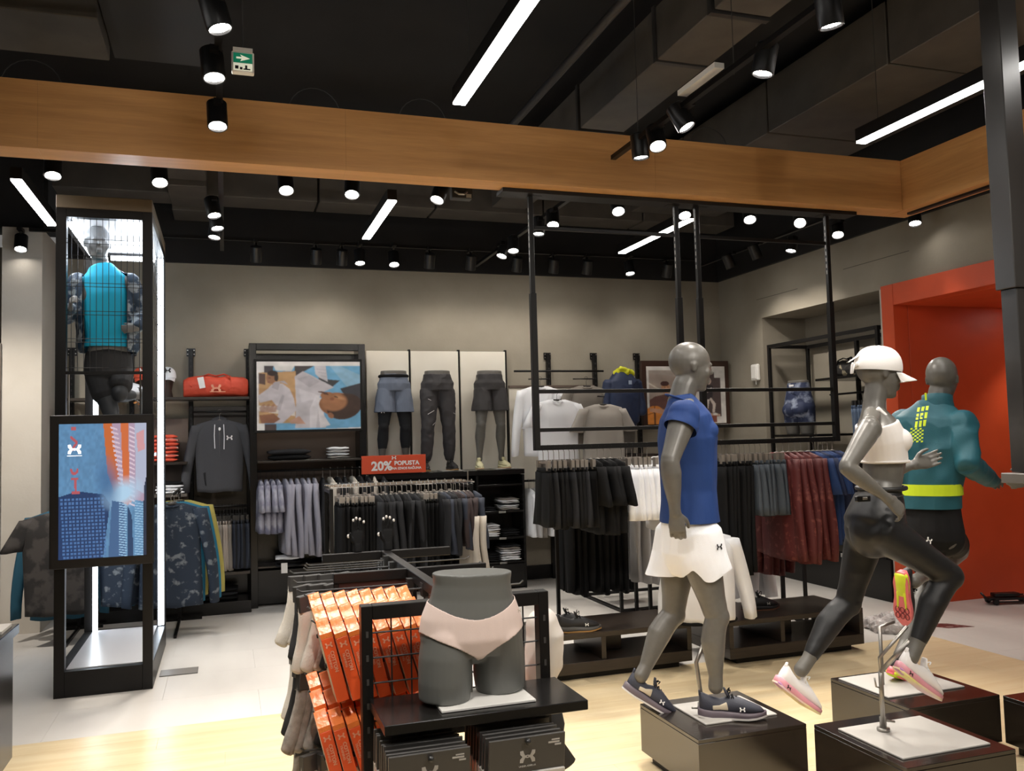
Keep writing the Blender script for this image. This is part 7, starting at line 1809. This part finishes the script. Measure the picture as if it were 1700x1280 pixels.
m = MB(); emblem(m, (-.135, -.115, .60), (1, 0, 0), (0, 0, 1), .03, (0, -1, 0))

# hip form on the near shelf
def hip_form():
    O = V(.745, 2.72, .838); R0 = empty('hip_mannequin', (O.x, O.y, .831), 0, 'dark grey female hip form in pale pink briefs on the near black shelf', 'mannequin')
    inv = Matrix.Translation((-O.x, -O.y, -.831)); z = lambda t: .838+t; F = V(0, -1, 0)
    m = MB()
    m.limb([(V(O.x, O.y, z(.13)), .150, .085), (V(O.x, O.y, z(.185)), .168, .098), (V(O.x, O.y, z(.245)), .158, .092), (V(O.x+.003, O.y, z(.305)), .135, .082), (V(O.x+.005, O.y, z(.350)), .126, .080), (V(O.x+.006, O.y, z(.385)), .130, .082)], side=(1, 0, 0), n=36, ex=2.25, round_ends=False)
    for s, dy in ((-1, -.02), (1, .025)):
        m.limb([(V(O.x+s*.080, O.y, z(.25)), .060, .070), (V(O.x+s*.084, O.y, z(.19)), .078, .090), (V(O.x+s*.092, O.y+dy*.6, z(.12)), .084, .090), (V(O.x+s*.096, O.y+dy, z(.05)), .084, .086), (V(O.x+s*.099, O.y+dy, z(.0)), .080, .082)], side=(1, 0, 0), n=28, round_ends=False)
    for s in (-1, 1): m.ball((O.x+s*.065, O.y+.05, z(.18)), .075, .07, .08, 18)
    m.ball((O.x, O.y-.030, z(.22)), .11, .060, .11, 24); m.ball((O.x, O.y, z(.150)), .06, .075, .055, 18)
    me = remesh(m, .0035, 16); me.transform(inv); o = link('body', me, mat('hip_grey', (.125, .128, .12), rough=.42), R0, smooth=True)
    # briefs: same body skin, slightly larger, trimmed along waist and leg curves
    m2 = me.copy(); n = len(m2.vertices); co = np.empty(n*3); m2.vertices.foreach_get('co', co); co = co.reshape(-1, 3); nr = np.empty(n*3); m2.vertex_normals.foreach_get('vector', nr); co += nr.reshape(-1, 3)*.0032; m2.vertices.foreach_set('co', co.ravel()); m2.update()
    def kp(c):
        x = c.x-.0; zz = c.z-.007; ax = abs(x-.0)
        front = c.y < 0
        top = .250+.055*min(1.2, ax/.15)**1.8 if front else .300
        leg_ = .118+.088*(ax/.16)**.72 if front else .10+.10*(ax/.16)
        return zz < top and zz > leg_
    cut(m2, kp); m2 = evaluated(m2, [('SMOOTH', dict(factor=.5, iterations=3)), ('SOLIDIFY', dict(thickness=.0022, offset=1))])
    m2.materials.clear(); o2 = link('briefs', m2, mat('briefs_pink', (.72, .58, .53), rough=.65, bump=.05, bscale=400), R0, smooth=True)
    m = MB(); emblem(m, (.135, -.072, .270), (.8, .6, 0), (0, .1, 1), .016, (.6, -.8, 0), .004); obj('emblem', m, mat('beige_print', (.5, .42, .33), rough=.6), o2)
    m = MB(); m.bbox(-.135, .165, -.135, .06, 0, .007, .001); obj('base_plate', m, mat('plate_white', (.70, .69, .66), rough=.4), R0)
    m = MB(); m.tube([(.0, .02, .007), (.0, .02, .10)], .005, 8); obj('support_rod', m, steel, R0)
hip_form()
# tights form in the niche
def niche_form():
    O = V(6.10, 8.20, 1.602); R0 = empty('hip_mannequin', O, 0, 'hip form in blue and white tie-dye tights inside the wall niche', 'mannequin')
    inv = Matrix.Translation(-O); z = lambda t: O.z+t; S_ = V(.35, -1, 0).normalized()
    def shp(m, e=0):
        m.limb([(V(O.x, O.y, z(.20)), .16+e, .10+e), (V(O.x, O.y, z(.30)), .185+e, .115+e), (V(O.x, O.y, z(.45)), .15+e, .09+e), (V(O.x, O.y, z(.56)), .125+e, .08+e), (V(O.x, O.y, z(.60)), .125+e*.2, .08)], side=S_, n=28, round_ends=False)
        for s in (-1, 1): c = O+S_*(s*.09); m.limb([(V(c.x, c.y, z(.28)), .088+e, .095+e), (V(c.x, c.y, z(.12)), .085+e, .085+e), (V(c.x, c.y, z(.0)), .07+e*.3, .07)], side=S_, n=20, round_ends=False)
        for s in (-1, 1): m.ball(O+S_*(s*.07)+V(-.06, -.02, .27), .085+e, n=16)
    m = MB(); shp(m); me = remesh(m, .0065, 3); me.transform(inv); link('body', me, greymann, R0, smooth=True)
    m = MB(); shp(m, .006); me = remesh(m, .0065, 3); cut(me, lambda c: z(.12) < c.z < z(.57)); me.transform(inv); link('tights', me, mat('tie_dye_blue', (.018, .028, .075), rough=.7, col2=(.30, .34, .45), scale=9, contrast=(.50, .64)), R0, smooth=True)
    m = MB(); c = V(-.135, -.05, .53); m.box(c.x-.003, c.x, c.y-.05, c.y+.03, c.z, c.z+.02); obj('waist_label', m, inkw, R0)
niche_form()
# navy jacket torso on the wall
def navy_form():
    O = V(4.385, 9.15, 1.422); R0 = empty('torso_form', O, 0, 'torso form in a navy pullover over a neon yellow jacket on the back wall', 'mannequin')
    inv = Matrix.Translation(-O); P_ = lambda x, zz, y=9.15: V(x, y, zz); S_ = V(1, 0, 0)
    m = MB(); m.limb([(P_(4.385, 1.44), .11, .08), (P_(4.385, 1.62), .14, .09), (P_(4.385, 1.8), .15, .1), (P_(4.385, 2.05), .16, .11), (P_(4.385, 2.25), .16, .1), (P_(4.39, 2.35), .08, .07), (P_(4.39, 2.40), .055, .055)], side=S_, n=26); me = remesh(m, .008, 2); me.transform(inv); link('body', me, greymann, R0, smooth=True)
    m = MB(); m.limb([(P_(4.39, 1.80), .185, .125), (P_(4.39, 1.95), .195, .13), (P_(4.39, 2.12), .20, .135), (P_(4.39, 2.26), .19, .115), (P_(4.39, 2.34), .12, .09)], side=S_, n=30, ex=2.3)
    m.limb([(P_(4.22, 2.24), .07, .075), (P_(4.175, 2.05), .062, .065), (P_(4.165, 1.92, 9.12), .058, .06)], n=18); m.limb([(P_(4.56, 2.24), .07, .075), (P_(4.60, 2.05), .062, .065), (P_(4.61, 1.90, 9.12), .055, .058)], n=18)
    me = remesh(m, .0075, 2); wrinkle(me, .006, (7, 7, 5), 4.); me.transform(inv); o = link('pullover', me, mat('pullover_navy', (.013, .022, .060), rough=.6, col2=(.018, .032, .085), scale=5), R0, smooth=True)
    m = MB(); m.bbox(.015, .055, -.145, -.139, .80, .845, .001); obj('chest_label', m, mat('pale_blue_print', (.35, .42, .55), rough=.6), o)
    yl = mat('jacket_neon', (.62, .62, .01), rough=.55)
    m = MB(); m.limb([(P_(4.32, 2.345), .05, .045), (P_(4.36, 2.40, 9.10), .045, .035), (P_(4.42, 2.37, 9.08), .04, .03), (P_(4.50, 2.36), .045, .04)], n=14); m.limb([(P_(4.34, 2.36, 9.19), .04, .03), (P_(4.45, 2.37, 9.2), .05, .03)], n=12)
    m.limb([(P_(4.17, 1.90), .05, .05), (P_(4.22, 1.84, 9.1), .055, .05), (P_(4.28, 1.76, 9.1), .03, .03)], n=14)
    me = remesh(m, .007, 1); wrinkle(me, .010, (14, 14, 14), 1.); me.transform(inv); link('yellow_jacket', me, yl, R0, smooth=True)
    m = MB(); m.tube([(0, 0, 0), (0, 0, .05)], .03, 12); m.box(-.12, .12, -.10, .1, 0, .008); obj('base', m, blk, R0)
navy_form()
mannequin_A(); mannequin_B(); mannequin_C(); mannequin_E(); mannequin_T()
